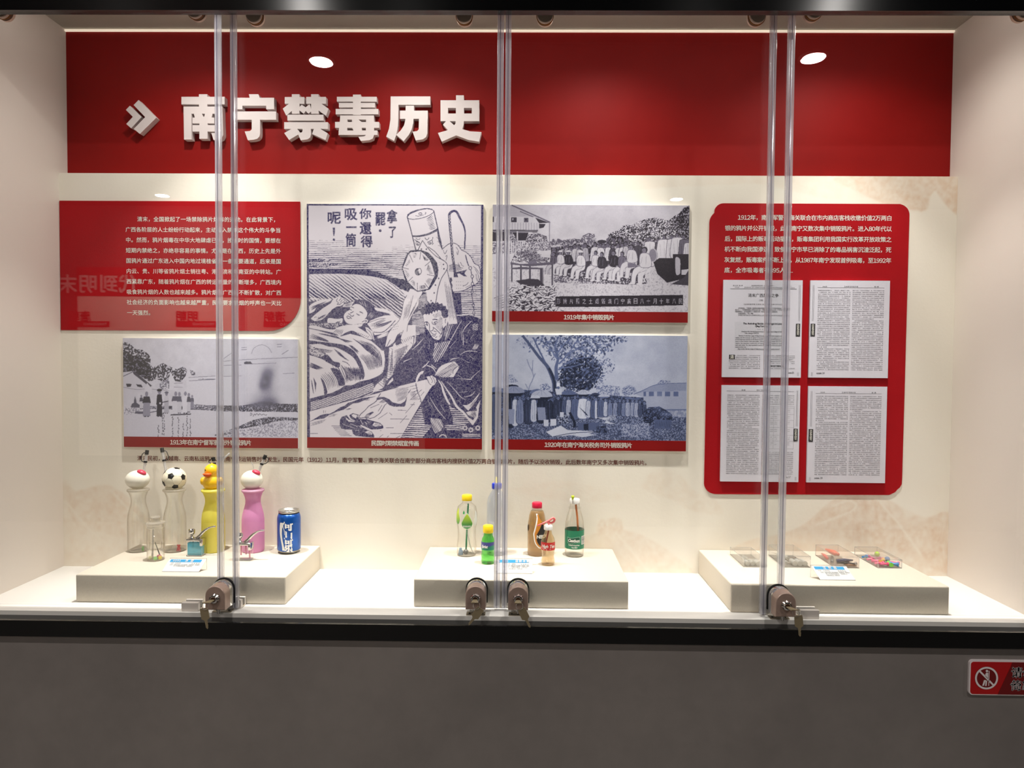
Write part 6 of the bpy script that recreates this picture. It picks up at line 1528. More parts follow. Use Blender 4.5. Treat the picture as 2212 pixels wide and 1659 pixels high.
W.strokes([[(980, 1090), (1030, 1180)], [(1060, 1130), (1100, 1170)], [(1100, 1110), (1140, 1150)], [(950, 1200), (1010, 1240)]], 8, v=0.0)
cl = [(945, 1055), (990, 990), (1060, 930), (1130, 850), (1230, 790), (1275, 750), (1280, 700), (1400, 690), (1480, 780), (1420, 830), (1380, 900), (1330, 980), (1230, 1050), (1160, 1070), (1080, 1050), (1000, 1060)]
W.poly(cl, 0.0); W.stroke(cl[:8] + cl[8:] + [cl[0]], 13, smooth=False); W.poly([(1050, 1050), (1100, 990), (1200, 945), (1225, 960), (1150, 1020), (1100, 1080)], 1.0); W.comb((1060, 1040), (1110, 1060), (1120, 990), (1160, 1000), 3, 8, v=0.0)
W.comb((1300, 790), (1370, 800), (1400, 720), (1470, 760), 5, 7); W.strokes([[(1160, 880), (1320, 815)], [(1300, 940), (1370, 830)]], 9)
W.poly([(1270, 715), (1330, 685), (1410, 685), (1500, 725), (1560, 780), (1659, 805), (1800, 812), (1770, 860), (1580, 860), (1500, 830), (1440, 770), (1370, 720), (1290, 740)], 1.0)
W.strokes([[(1300, 690), (1345, 620)]], 14)
F_()
W.poly([(-20, 790), (120, 812), (200, 765), (240, 690), (265, 600), (320, 530), (300, 580), (250, 640), (235, 740), (210, 840), (60, 862), (-20, 850)], 1.0)
W.comb((0, 540), (60, 780), (290, 500), (240, 700), 11, 8, taper=0.4); W.comb((270, 480), (480, 800), (440, 440), (500, 780), 7, 8); W.comb((300, 590), (300, 740), (400, 580), (470, 740), 7, 8)
W.strokes([[(400, 440), (430, 590), (470, 680), (500, 790)]], 14); W.strokes([[(290, 745), (400, 640), (510, 550)], [(215, 975), (380, 780)], [(120, 1150), (240, 1015)], [(490, 660), (550, 590)]], 8, smooth=False)
for P in ([(80, 922), (230, 925)], [(0, 1078), (205, 1082)], [(0, 1340), (95, 1342)], [(305, 820), (380, 820)]): W.stroke(P, 8, smooth=False)
# everything right of the floor is dark
W.poly([(-10, 520), (340, 430), (590, 370), (700, 480), (640, 560), (490, 800), (120, 1425), (1600, 1425), (1600, -700), (400, -700), (400, -300), (60, 100), (-10, 250)], 1.0)
W.stripes([(490, 850), (540, 1060), (560, 1180), (690, 1190), (640, 1270), (520, 1410), (130, 1410), (300, 1140)], 2, 38, 0.45, v=0.0, seed=5)
W.stripes([(990, 840), (1160, 920), (1300, 1030), (1360, 1140), (1250, 1200), (1230, 1290), (980, 1290), (900, 1200), (1060, 1170), (1060, 1060)], 3, 34, 0.45, v=0.0, seed=6)
W.stripes([(1230, 1330), (1590, 1330), (1590, 1410), (1230, 1410)], 2, 30, 0.45, v=0.0, seed=8)
W.stripes([(655, 1060), (840, 1080), (900, 1210), (850, 1290), (740, 1345), (690, 1220)], 62, 27, 0.55, v=0.0, warp=0.05)
W.stroke([(820, 1400), (870, 1360), (930, 1380), (950, 1415)], 16, 0.0)
hand = [(800, 180), (860, 120), (960, 80), (1090, 45), (1170, 130), (1165, 180), (1110, 270), (1075, 330), (1000, 325), (900, 335), (740, 295)]
W.poly(hand, 0.0); W.stripes([(740, 290), (960, 150), (1060, 60), (1160, 130), (1080, 200), (1000, 330), (800, 340)], -32, 24, 0.42, seed=11); W.strokes([[(1065, 270), (1080, 190), (1160, 130)]], 10)
W.poly([(590, 320), (690, 300), (760, 350), (770, 410), (740, 460), (710, 480), (660, 450), (620, 390)], 0.0); W.strokes([[(650, 310), (700, 400), (680, 430)], [(700, 320), (740, 400), (730, 440)], [(600, 350), (640, 440), (680, 470)]], 9)
W.poly([(400, 410), (410, 340), (460, 250), (540, 215), (520, 270), (460, 330), (430, 400)], 0.0, True); W.comb((430, 380), (450, 380), (500, 260), (520, 260), 3, 7)
W.strokes([[(520, 160), (580, 110), (640, 40)], [(600, 120), (700, 160), (760, 250)], [(680, 110), (770, 185)]], [16, 18, 6], v=0.0)
W.strokes([[(800, 380), (860, 470), (900, 600), (960, 740), (1010, 820)], [(850, 400), (960, 560), (1040, 680), (1130, 850), (1250, 960), (1330, 1060), (1420, 1180)]], [10, 26, 40, 36, 24], v=0.0)
W.strokes([[(960, 410), (1100, 560), (1200, 680), (1290, 735)], [(1250, 690), (1400, 650), (1455, 580)], [(1155, 290), (1230, 340)], [(1130, 360), (1250, 360), (1380, 370), (1420, 320), (1550, 210)], [(1190, 600), (1330, 590)], [(1150, 740), (1210, 790)], [(840, 825), (920, 950)], [(610, 740), (720, 910)], [(650, 690), (780, 900), (940, 1090)]], [4, 13, 5], v=0.0)
W.poly([(1320, 830), (1400, 780), (1550, 600), (1480, 760), (1400, 860), (1340, 930), (1240, 830)], 0.0); W.comb((1340, 870), (1380, 920), (1540, 640), (1560, 760), 4, 13)
W.poly([(1200, 905), (1330, 1060), (1425, 1190), (1510, 1060), (1530, 900), (1556, 740), (1480, 870), (1500, 930), (1360, 940), (1300, 960), (1340, 1010), (1450, 1060), (1420, 1100), (1330, 1040)], 0.0)
W.comb((1330, 1000), (1450, 940), (1430, 1120), (1500, 1020), 7, 10); W.comb((1380, 940), (1380, 1010), (1500, 930), (1480, 1000), 3, 8)
for cx, cy in ((1280, 1240), (1385, 1275), (1510, 1240)):
    for k in range(7): W.ell(cx + 34 * math.cos(k * 0.9), cy + 34 * math.sin(k * 0.9), 16, 14, 0.1)
    W.ell(cx, cy, 15, 15, 1.0)
# robe highlights and figure
D_()
W.poly([(60, 720), (130, 600), (250, 470), (440, 250), (520, 130), (610, 140), (660, 330), (1000, 560), (1400, 550), (1590, 600), (1590, 720)], 1.0)
W.poly([(1000, 560), (1130, 540), (1230, 540), (1250, 150), (1060, 130), (1100, 400)], 1.0)
W.strokes([[(550, 950), (440, 1070), (330, 1170)], [(545, 1080), (430, 1220)], [(330, 1320), (200, 1370), (180, 1400)], [(1225, 640), (1140, 780), (1060, 930), (1020, 1000)], [(1405, 645), (1290, 760), (1240, 860)], [(1225, 820), (1225, 1000)], [(1255, 870), (1250, 1000), (1255, 1090)], [(1430, 890), (1380, 980)], [(1320, 980), (1310, 1040)], [(1000, 690), (990, 800), (950, 900), (925, 1000)], [(1360, 800), (1330, 870)], [(1110, 1010), (1000, 1140)], [(1200, 1250), (1300, 1195), (1420, 1190), (1500, 1200)], [(1340, 1250), (1440, 1340)], [(1220, 1330), (1360, 1400)], [(1010, 1370), (1060, 1330), (1180, 1310)], [(640, 1000), (640, 1140)], [(1000, 960), (1060, 1000)]], [4, 14, 5], v=0.0)
W.stripes([(740, 1050), (1000, 1010), (1040, 1000), (900, 1250), (800, 1380), (740, 1390), (700, 1300)], -62, 30, 0.42, v=0.0, seed=13)
W.comb((1400, 1160), (1480, 1170), (1460, 1060), (1540, 1070), 6, 8, v=0.0); W.comb((890, 930), (960, 1000), (960, 620), (1080, 700), 4, 8, v=0.0)
dots([(1420, 700), (1510, 700), (1510, 820), (1420, 820)], 26, 5, 0.5, 60, 30)
W.stripes([(330, 540), (470, 460), (530, 560), (560, 760), (560, 850), (480, 880), (380, 940), (340, 800)], 1, 27, 0.45, v=0.0, seed=15)
W.stripes([(470, 190), (610, 160), (640, 330), (560, 380), (520, 440), (430, 420)], -8, 26, 0.4, v=0.0, seed=16)
W.poly([(90, 610), (300, 400), (470, 200), (560, 130), (600, 170), (640, 330), (560, 380), (500, 460), (350, 540), (250, 900), (330, 860), (350, 950), (200, 1000), (60, 900)], 1.0, a=0.0)
W.stripes([(1200, 60), (1580, 20), (1580, 620), (1430, 560), (1230, 540)], 0, 33, 0.36, v=1.0, bg=0.0, seed=17)
W.poly([(0, 1060), (160, 980), (300, 880), (355, 960), (280, 1080), (200, 1180), (60, 1380), (-10, 1500), (-10, 1060)], 0.0); W.comb((20, 1060), (320, 900), (60, 1120), (350, 980), 10, 8); W.comb((60, 1160), (240, 1060), (40, 1500), (260, 1180), 7, 8, taper=0.2); W.comb((0, 1180), (0, 1480), (280, 1080), (120, 1330), 12, 7, taper=0.2)
# poppy-pipe figure
B_()
body = [(245, 270), (350, 165), (600, 125), (720, 160), (870, 850), (940, 1080), (1000, 1350), (1060, 1659), (1110, 1960), (1150, 2190), (985, 2200), (960, 2100), (840, 2010), (650, 1930), (610, 1800), (590, 1650), (420, 880)]
W.poly(body, 0.0)
rarm = [(865, 865), (940, 800), (1010, 755), (1090, 750), (1160, 790), (1220, 870), (1300, 910), (1390, 1000), (1450, 1110), (1530, 1160), (1558, 1290), (1540, 1410), (1480, 1480), (1380, 1530), (1250, 1600), (1075, 1625), (1010, 1360), (960, 1200), (940, 1080)]
W.poly(rarm, 0.0, True); W.stroke(rarm[:14] + [(1380, 1530), (1250, 1600), (1075, 1622)], 13)
larm = [(300, 1560), (500, 1600), (520, 1640), (460, 1750), (450, 1850), (380, 1960), (330, 2050), (260, 2200), (240, 2340), (165, 2490), (125, 2460), (150, 2350), (70, 2400), (10, 2520), (-110, 2610), (-150, 2600), (-100, 2380), (0, 2240), (100, 2130), (150, 1990), (180, 1800), (240, 1680)]
W.poly(larm, 0.0); W.stroke(larm[:9], 9); W.stroke(larm[9:] , 9)
W.comb((200, 1880), (380, 1620), (170, 2140), (260, 2100), 5, 9); W.comb((320, 1980), (470, 1680), (240, 2160), (360, 1980), 4, 9)
for k in range(14): W.ell(-60 + (k % 5) * 32 + (k // 5) * 14, 2230 + (k // 5) * 38 - (k % 5) * 8, 7, 6, 1)
W.poly([(30, 2560), (90, 2450), (150, 2370), (130, 2470), (150, 2540), (60, 2580)], 1.0)
W.stroke([(70, 2400), (-20, 2600)], 10); W.strokes([[(-60, 2480), (-130, 2620)], [(160, 2360), (175, 2310)]], 10)
W.stroke([(245, 270), (300, 470), (345, 650), (400, 870)], 18); W.stroke([(720, 165), (790, 470), (850, 760), (870, 850)], 20); W.stroke([(790, 520), (830, 700), (870, 850)], [20, 48, 16])
W.stroke([(245, 275), (310, 205), (450, 155), (600, 130), (700, 150)], [18, 30, 24, 16, 20]); W.stroke([(700, 150), (720, 190), (640, 250), (520, 295), (380, 320), (270, 310), (245, 275)], 12)
W.stroke([(250, 250), (300, 215), (430, 160)], 26)
W.ring(480, 222, 30, 18, 11, 1); W.strokes([[(395, 255), (450, 265), (540, 240)], [(565, 200), (585, 205), (560, 235)]], 9)
W.stroke([(345, 625), (480, 620), (640, 580), (800, 500)], [30, 34, 36, 44])
W.comb((580, 310), (640, 520), (700, 220), (770, 480), 9, 11, bend=0.05)
W.strokes([[(370, 680), (400, 700), (470, 740)], [(400, 740), (420, 785), (460, 780), (470, 745), (400, 720)], [(705, 640), (690, 690), (610, 730)], [(615, 730), (640, 770), (690, 745), (700, 700)], [(400, 660), (440, 685), (480, 665)], [(560, 650), (600, 690), (640, 650)], [(690, 780), (715, 745)]], 12)
W.ell(435, 765, 14, 14, 1); W.ell(655, 742, 16, 14, 1)
W.comb((760, 600), (800, 820), (800, 640), (850, 840), 3, 9)
W.strokes([[(520, 700), (440, 870)], [(520, 700), (620, 840), (760, 980), (930, 1085), (965, 1200), (860, 1380), (800, 1560), (760, 1790), (720, 1930)], [(620, 815), (740, 900), (860, 1040)], [(590, 1770), (720, 1930)]], 13)
W.strokes([[(960, 1220), (1000, 1400), (1060, 1659), (1150, 2180)]], 12); W.comb((900, 1420), (1040, 1500), (1000, 2150), (1140, 2160), 6, 10); W.comb((620, 1800), (680, 1800), (640, 1960), (720, 1990), 3, 9)
for x, y in ((500, 855), (590, 858), (895, 1130), (905, 1210), (730, 1640), (675, 1780), (750, 1500), (810, 1380)): W.ell(x, y, 13, 15, 1)
for k in range(22): W.ell(820 + 45 * math.sin(k * 2.3), 1090 + (k * 12) % 130, 4, 4, 1)
gear = [(300, 880), (420, 865), (510, 875), (620, 915), (700, 990), (780, 1100), (805, 1230), (790, 1350), (730, 1460), (650, 1580), (560, 1600), (430, 1622), (330, 1560), (240, 1480), (190, 1350), (150, 1190), (200, 1030), (240, 940)]
W.poly(gear, 1.0)
gin = [(310, 912), (490, 895), (560, 950), (660, 1060), (700, 1170), (740, 1330), (710, 1380), (620, 1565), (440, 1600), (400, 1580), (262, 1440), (215, 1340), (165, 1195), (225, 1060), (262, 960)]
W.poly(gin, 0.0)
for a, b in (((285, 950), (350, 1090)), ((490, 900), (470, 1040)), ((680, 1060), (560, 1160)), ((735, 1335), (600, 1310)), ((630, 1560), (560, 1465)), ((430, 1590), (425, 1460)), ((265, 1435), (345, 1355)), ((165, 1185), (275, 1215))): W.stroke([a, b], 10, smooth=False)
W.comb((510, 940), (640, 1040), (560, 1070), (600, 1060), 6, 10); W.comb((620, 1080), (720, 1300), (590, 1230), (640, 1290), 9, 8, bend=-0.05); W.comb((320, 920), (450, 920), (380, 960), (440, 960), 1, 8)
W.comb((320, 925), (360, 1010), (440, 920), (400, 1015), 4, 8); W.comb((200, 1150), (290, 1020), (240, 1170), (300, 1100), 5, 8); W.comb((185, 1220), (240, 1400), (230, 1230), (300, 1320), 6, 8); W.comb((290, 1440), (400, 1560), (350, 1400), (390, 1440), 5, 8); W.comb((470, 1570), (600, 1560), (480, 1500), (560, 1490), 2, 8); W.comb((450, 1510), (460, 1590), (590, 1500), (600, 1560), 5, 8); W.comb((640, 1530), (720, 1400), (570, 1420), (620, 1370), 6, 8)
W.ell(440, 1262, 60, 66, 1); W.ell(470, 1245, 30, 45, 0.0); W.ring(465, 1255, 36, 56, 10, 1); W.ell(425, 1270, 30, 38, 0.8)
W.strokes([[(1040, 770), (1060, 980), (1080, 1120), (1110, 1350)]], 44); W.strokes([[(1045, 790), (1000, 300), (1015, 210), (1080, 172), (1135, 195), (1190, 300), (1260, 440), (1285, 580), (1280, 700), (1272, 860)]], [44, 44, 44, 40, 40, 34, 26, 26, 22])
for k in range(30):
    t = k / 30; W.ell(1000 + 75 * t + 6 * math.sin(k * 9), 260 + t * 850, 7, 9, 0.0)
W.stroke([(1290, 960), (1320, 1080), (1350, 1160)], 18)
for k, (x, y) in enumerate(((1375, 1195), (1410, 1345), (1415, 1480), (1410, 1620), (1430, 1860), (1440, 2000))): W.ring(x, y, 24 - k, 30, 12, 1)
W.strokes([[(1385, 1230), (1400, 1310)], [(1410, 1380), (1415, 1450)], [(1415, 1510), (1410, 1590)], [(1400, 1650), (1415, 1750), (1430, 1830)], [(1435, 1890), (1440, 1960)]], 14)
W.strokes([[(1120, 820), (1160, 880), (1150, 960)], [(1135, 900), (1140, 950)], [(1155, 1100), (1190, 1180), (1250, 1195)], [(1200, 1090), (1230, 1150), (1260, 1160)], [(1430, 1160), (1500, 1230), (1540, 1300)], [(1460, 1210), (1520, 1330), (1500, 1440)], [(1480, 1300), (1490, 1420)], [(1290, 1545), (1380, 1500)], [(1240, 1520), (1310, 1490), (1340, 1450)], [(890, 870), (920, 940), (960, 870)], [(930, 990), (960, 970), (940, 1060)]], 9)
W.poly([(1080, 1360), (1080, 1280), (1150, 1260), (1250, 1240), (1320, 1220), (1270, 1290), (1320, 1350), (1260, 1340), (1180, 1290), (1140, 1300), (1160, 1360)], 1.0); W.poly([(1000, 1180), (1100, 1090), (1120, 1240), (1020, 1290)], 1.0, a=0.0); W.stripes([(1000, 1130), (1180, 1130), (1220, 1230), (1100, 1270), (990, 1260)], 8, 24, 0.4, seed=22)
for k in range(12): W.ell(1130 + (k % 4) * 38, 1440 + (k // 4) * 60, 6, 5, 1)
W.poly([(1010, 1370), (1040, 1360), (1055, 1420), (1035, 1450), (1060, 1500), (1050, 1560), (1070, 1620), (1050, 1640), (1005, 1440)], 1.0)
D_()
fc = [(540, 535), (640, 520), (700, 480), (790, 470), (850, 520), (870, 560), (960, 590), (965, 680), (930, 740), (885, 790), (880, 870), (850, 950), (790, 995), (720, 965), (665, 890), (640, 840), (590, 780), (560, 700), (545, 620)]
W.poly(fc, 0.0, True)
hair = [(500, 480), (515, 430), (500, 400), (550, 390), (560, 340), (600, 360), (620, 320), (660, 345), (700, 305), (740, 340), (790, 310), (820, 350), (870, 330), (890, 380), (940, 380), (945, 430), (985, 460), (975, 510), (985, 560), (960, 590), (900, 600), (870, 560), (850, 470), (800, 450), (790, 490), (760, 455), (740, 500), (710, 470), (690, 530), (660, 490), (640, 550), (610, 500), (590, 545), (560, 500), (540, 540)]
W.poly(hair, 1.0)
W.stripes([(830, 560), (880, 600), (880, 780), (850, 930), (800, 985), (850, 850), (760, 760), (740, 720), (800, 640)], -58, 21, 0.35, seed=19); W.stripes([(700, 540), (840, 480), (850, 560), (740, 600)], -58, 21, 0.3, seed=20)
W.strokes([[(700, 628), (740, 620), (790, 630)], [(545, 690), (580, 665), (605, 690)]], 17)
W.strokes([[(690, 660), (700, 700), (740, 712), (775, 690)], [(725, 690), (735, 670), (765, 660), (790, 680)], [(570, 720), (600, 700), (610, 740)], [(600, 660), (635, 700), (645, 760), (645, 830)], [(705, 760), (760, 800), (840, 880)], [(650, 830), (700, 820), (720, 770)], [(660, 840), (700, 880), (740, 890), (770, 870)], [(720, 830), (770, 845)], [(690, 900), (730, 925), (750, 900)], [(750, 950), (780, 930)], [(880, 740), (870, 860), (850, 900)]], 12)
W.ell(598, 722, 9, 10, 1); W.ell(745, 688, 12, 11, 1); W.comb((710, 960), (800, 990), (730, 1010), (830, 1020), 6, 9)
W.poly([(905, 600), (955, 590), (965, 660), (930, 720), (905, 680)], 0.0); W.strokes([[(935, 610), (925, 660), (935, 690)]], 12)
# lettering
A_()
for ch, x0_, x1_, y0_, y1_ in (('拿', 1452, 1645, 145, 395), ('了', 1490, 1625, 450, 655), ('罷', 1250, 1432, 195, 435), ('你', 960, 1180, 125, 315), ('還', 968, 1185, 365, 595), ('得', 985, 1202, 612, 826), ('吸', 700, 930, 125, 340), ('一', 725, 915, 448, 476), ('筒', 715, 906, 570, 812), ('呢', 392, 635, 188, 405)):
    W.glyph(ch, x0_, x1_, y0_, y1_, 1.0, 0.028 if ch != '一' else 0.0)
W.ell(1338, 525, 25, 25, 1); W.stroke([(507, 470), (508, 540), (507, 620)], [44, 36, 14]); W.ell(508, 685, 22, 21, 1)
# border, mottled ink
sp = W.noise(0.7, 31, 2); sp2 = W.noise(2.2, 32, 2)
brd = np.zeros_like(W.a, bool)
X_ = (np.arange(W.w) / W.SS + W.x0)[None]; Y_ = (np.arange(W.h) / W.SS + W.y0)[:, None]
lx = 661.4 + (Y_ - 440) * 0.0066; rx = 1043.4 - (Y_ - 440) * 0.0030
brd = (X_ < lx + 4.6) | (X_ > rx - 4.6) | (Y_ < 444.0)
W.a[np.broadcast_to(brd, W.a.shape)] = 1.0
W.a *= np.clip(0.93 + 0.06 * sp2, 0.5, 1.0)
W.a *= np.where(sp > 1.25, 0.55, 1.0)
c_ink, c_pap = np.array(lin((26, 18, 78))), np.array(lin((208, 201, 209)))
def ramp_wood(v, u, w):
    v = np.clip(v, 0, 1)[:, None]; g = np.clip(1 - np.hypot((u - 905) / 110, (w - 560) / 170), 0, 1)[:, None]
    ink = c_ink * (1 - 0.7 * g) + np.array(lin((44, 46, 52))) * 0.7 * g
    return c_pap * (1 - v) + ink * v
x0, x1, z0, z1 = RWC
grid_print('woodcut_print', (x0, x1, at(850, 946, YBD)[2], z1), YBD - 0.0003, W, ramp_wood, BWC, M['print'], 1.3)

# ------------------------------------------------------------------ 1913 photograph
P = Canvas(262, 728, 648, 950, 0.90); SA = 2212 / 460.0; P.fr(220, 700, SA)
nz = P.noise(14, 1, 4)
P.a += 0.018 * nz
P.poly([(1240, 360), (2040, 330), (2040, 880), (1240, 860)], 0.86, a=0.6); P.poly([(880, 550), (1400, 535), (1400, 840), (960, 850), (880, 800)], 0.93)
P.soft(1700, 300, 160, 120, 0.80, 0.5)
P.strokes([[(1245, 390), (1400, 375), (1700, 360), (2035, 345)], [(1245, 545), (1450, 538)], [(900, 555), (1180, 540)], [(905, 590), (1180, 575)], [(1265, 430), (1450, 425)], [(1560, 415), (1810, 405)], [(1880, 515), (2000, 510)], [(1450, 245), (1505, 243)], [(1450, 268), (1505, 265)], [(1820, 212), (1870, 210)], [(1820, 236), (1870, 234)], [(1265, 360), (1350, 300)], [(1870, 315), (1940, 270)]], 5, v=0.45)
P.stroke([(1555, 310), (1580, 250), (1660, 215), (1730, 245), (1765, 300)], 6, v=0.6)
P.poly([(1475, 400), (1500, 388), (1545, 390), (1565, 415), (1480, 415)], 0.2); P.strokes([[(1000, 575), (1180, 572)], [(1050, 560), (1050, 580)]], 5, v=0.35)
tree = [(218, 180), (290, 205), (350, 260), (430, 270), (480, 310), (510, 350), (500, 420), (530, 450), (600, 420), (640, 405), (700, 440), (780, 470), (850, 440), (885, 480), (870, 540), (820, 600), (740, 590), (640, 600), (560, 570), (500, 600), (430, 560), (330, 490), (218, 500)]
P.mottle(tree, 0.92, 0.10, 2.4, 2, -0.45, 4); P.mottle([(218, 300), (420, 350), (520, 470), (500, 590), (330, 490), (218, 500)], 0.5, 0.06, 2.6, 3, -0.9)
P.mottle([(910, 475), (970, 490), (970, 535), (930, 530)], 0.9, 0.25, 2, 7, -0.2)
P.poly([(218, 500), (330, 488), (520, 640), (500, 720), (218, 690)], 0.88); P.poly([(318, 490), (350, 500), (520, 640), (500, 655), (330, 520)], 0.16); P.stroke([(218, 545), (330, 492)], 8, v=0.35)
P.poly([(250, 620), (310, 622), (300, 650), (262, 655)], 0.12); P.poly([(355, 625), (410, 630), (425, 660), (370, 650)], 0.12); P.stroke([(218, 655), (360, 680), (460, 675), (700, 690)], 5, v=0.55)
P.poly([(440, 690), (470, 610), (520, 670), (520, 720)], 0.92); P.poly([(690, 580), (715, 500), (760, 590), (765, 680), (680, 690)], 0.94); P.poly([(600, 620), (690, 570), (690, 660), (600, 660)], 0.55); P.mottle([(600, 620), (700, 590), (700, 670), (620, 680)], 0.9, 0.3, 2, 8)
P.strokes([[(750, 615), (840, 612)], [(750, 655), (840, 657)]], 5, v=0.5)
P.poly([(218, 900), (2040, 900), (2040, 1170), (218, 1170)], 0.90)
P.mottle([(930, 830), (1100, 845), (1240, 845), (1430, 850), (1560, 830), (1700, 800), (1860, 830), (2035, 830), (2035, 915), (1240, 905), (1000, 890), (300, 880), (300, 850), (930, 850)], 0.75, 0.12, 1.6, 11, -0.55)
P.mottle([(500, 850), (580, 850), (580, 880), (500, 880)], 0.7, 0.3, 2, 4); P.mottle([(960, 840), (1240, 860), (1240, 890), (960, 880)], 0.85, 0.2, 1.5, 12, -0.2)
for cx, cy, rx, ry, v, a in ((1710, 560, 60, 90, 0.25, 0.95), (1690, 640, 55, 60, 0.16, 0.9), (1740, 500, 50, 60, 0.4, 0.7), (1720, 720, 75, 90, 0.55, 0.75), (1640, 780, 110, 70, 0.62, 0.6), (1740, 800, 90, 50, 0.35, 0.7), (1770, 430, 60, 60, 0.72, 0.5), (1700, 830, 120, 30, 0.2, 0.7), (1600, 840, 90, 24, 0.4, 0.6), (1690, 600, 22, 26, 0.55, 0.6)): P.soft(cx, cy, rx, ry, v, a)
P.mottle([(1430, 1060), (1560, 1000), (1720, 965), (1900, 968), (2035, 975), (2035, 1000), (1800, 1010), (1700, 1050), (1500, 1080), (1300, 1110), (1240, 1130)], 0.8, 0.12, 1.8, 14, -0.5)
P.mottle([(1250, 1110), (1500, 1080), (1750, 1030), (2035, 1000), (2035, 1170), (1240, 1170)], 0.92, 0.55, 1.6, 15, 0.35)
P.mottle([(1150, 1150), (1330, 1120), (1350, 1140), (1200, 1170)], 0.85, 0.2, 1.6, 16, 0.0)
P.mottle([(218, 860), (420, 860), (420, 890), (300, 940), (218, 940)], 0.93, 0.6, 2.2, 17, 0.5)
P.poly([(310, 830), (350, 810), (400, 845), (395, 870), (305, 865)], 0.25); P.poly([(335, 790), (345, 750), (360, 800), (355, 830), (335, 825)], 0.25); P.poly([(350, 905), (440, 910), (440, 935), (340, 930)], 0.3); P.stroke([(440, 930), (570, 905)], 10, v=0.35)
def man(x, top, bot, w, coat, gown, hat=None, split=0.45):
    h = bot - top; hd = h * 0.10
    P.ell(x, top + hd, hd * 0.62, hd, 0.55); 
    if hat is not None: P.ell(x, top + hd * 0.5, hd * 0.9, hd * 0.5, hat)
    P.poly([(x - w * 0.35, top + 2 * hd), (x + w * 0.35, top + 2 * hd), (x + w / 2, top + h * split), (x + w * 0.42, top + h * (split + 0.03)), (x - w * 0.42, top + h * (split + 0.03)), (x - w / 2, top + h * split)], coat)
    P.poly([(x - w * 0.38, top + h * split), (x + w * 0.38, top + h * split), (x + w * 0.45, bot - 8), (x - w * 0.45, bot - 8)], gown); P.poly([(x - w * 0.3, bot - 10), (x - w * 0.05, bot - 10), (x - w * 0.05, bot), (x - w * 0.3, bot)], 0.15); P.poly([(x + w * 0.08, bot - 10), (x + w * 0.3, bot - 10), (x + w * 0.3, bot), (x + w * 0.08, bot)], 0.15)
man(410, 735, 885, 40, 0.2, 0.85); man(465, 700, 965, 88, 0.10, 0.60, split=0.44); man(598, 672, 965, 66, 0.07, 0.08, 0.05, 0.55); man(672, 700, 930, 56, 0.85, 0.72, 0.35); P.stroke([(600, 820), (690, 800)], 9, v=0.1); P.ell(605, 822, 10, 10, 0.9)
man(768, 700, 945, 90, 0.28, 0.90, split=0.4); man(806, 705, 930, 50, 0.3, 0.85); man(868, 700, 930, 72, 0.95, 0.95, split=0.5); man(903, 715, 920, 42, 0.22, 0.85); man(938, 735, 890, 40, 0.3, 0.55)
P.stroke([(715, 945), (925, 935)], 12, v=0.15)
for (x, y0_, y1_) in ((585, 1050, 1165), (630, 920, 1160), (645, 915, 1150), (735, 960, 1165), (795, 965, 1165), (845, 1030, 1165), (885, 950, 1165), (920, 985, 1160)):
    yy = y0_
    while yy < y1_:
        P.stroke([(x + P.rng.uniform(-5, 5), yy), (x + P.rng.uniform(-9, 9), yy + 12), (x + P.rng.uniform(-5, 5), yy + 18)], 6, v=0.12); yy += P.rng.uniform(18, 34)
P.strokes([[(1540, 930), (1550, 925), (1560, 940), (1545, 950), (1540, 935)], [(1570, 960), (1585, 935), (1595, 945), (1610, 930), (1625, 945), (1640, 932), (1660, 945), (1680, 935), (1700, 948), (1715, 940)]], 5, v=0.15)
P.a += 0.02 * P.noise(0.8, 41, 2)
def duo(dark, mid, light):
    d, m_, l = [np.array(lin(c)) for c in (dark, mid, light)]
    def f(v, u, w):
        v = np.clip(v, 0, 1)[:, None]
        return np.where(v < 0.5, d + (m_ - d) * (v * 2), m_ + (l - m_) * (v * 2 - 1))
    return f
x0, x1, z0, z1 = R13
grid_print('photo_print', (x0, x1, at(450, 944.5, YBD)[2], z1), YBD - 0.0003, P, duo((12, 10, 18), (118, 116, 138), (210, 208, 222)), B13, M['print'])

# ------------------------------------------------------------------ 1919 photograph
P = Canvas(1060, 439, 1494, 676, 0.86); SB = 2212 / 470.0; P.fr(1050, 430, SB)
yy = np.linspace(0, 1, P.h)[:, None]; P.a += 0.06 * np.clip(1 - yy * 3, 0, 1) * -1.0 + 0.02 * P.noise(20, 2, 3)
P.soft(1500, 250, 500, 150, 0.78, 0.4)
# house
P.poly([(60, 60), (260, 60), (660, 235), (660, 250), (440, 180), (60, 178)], 0.72); P.stroke([(260, 62), (460, 150), (650, 236)], 12, v=0.35); P.stroke([(345, 125), (500, 190)], 8, v=0.3)
P.poly([(60, 178), (500, 182), (535, 240), (530, 320), (60, 320)], 0.84); P.poly([(500, 190), (640, 240), (540, 245)], 0.12); P.poly([(540, 250), (605, 255), (585, 290), (540, 300)], 0.12)
P.poly([(255, 185), (310, 185), (310, 235), (255, 235)], 0.15); P.poly([(385, 190), (430, 190), (430, 235), (385, 235)], 0.3); P.poly([(60, 180), (80, 180), (80, 235), (60, 235)], 0.2); P.ell(272, 205, 7, 12, 0.7); P.ell(405, 210, 10, 8, 0.1)
for x in range(70, 530, 28): P.stroke([(x, 240), (x, 315)], 5, v=0.6)
P.poly([(60, 312), (530, 315), (520, 338), (60, 335)], 0.12); P.poly([(60, 335), (430, 342), (410, 420), (60, 430)], 0.12); P.poly([(60, 325), (540, 325), (540, 330), (60, 330)], 0.75)
P.stroke([(645, 240), (645, 470)], 9, v=0.6); P.stroke([(318, 330), (318, 520)], 14, v=0.85); P.stroke([(530, 240), (530, 340)], 8, v=0.8)
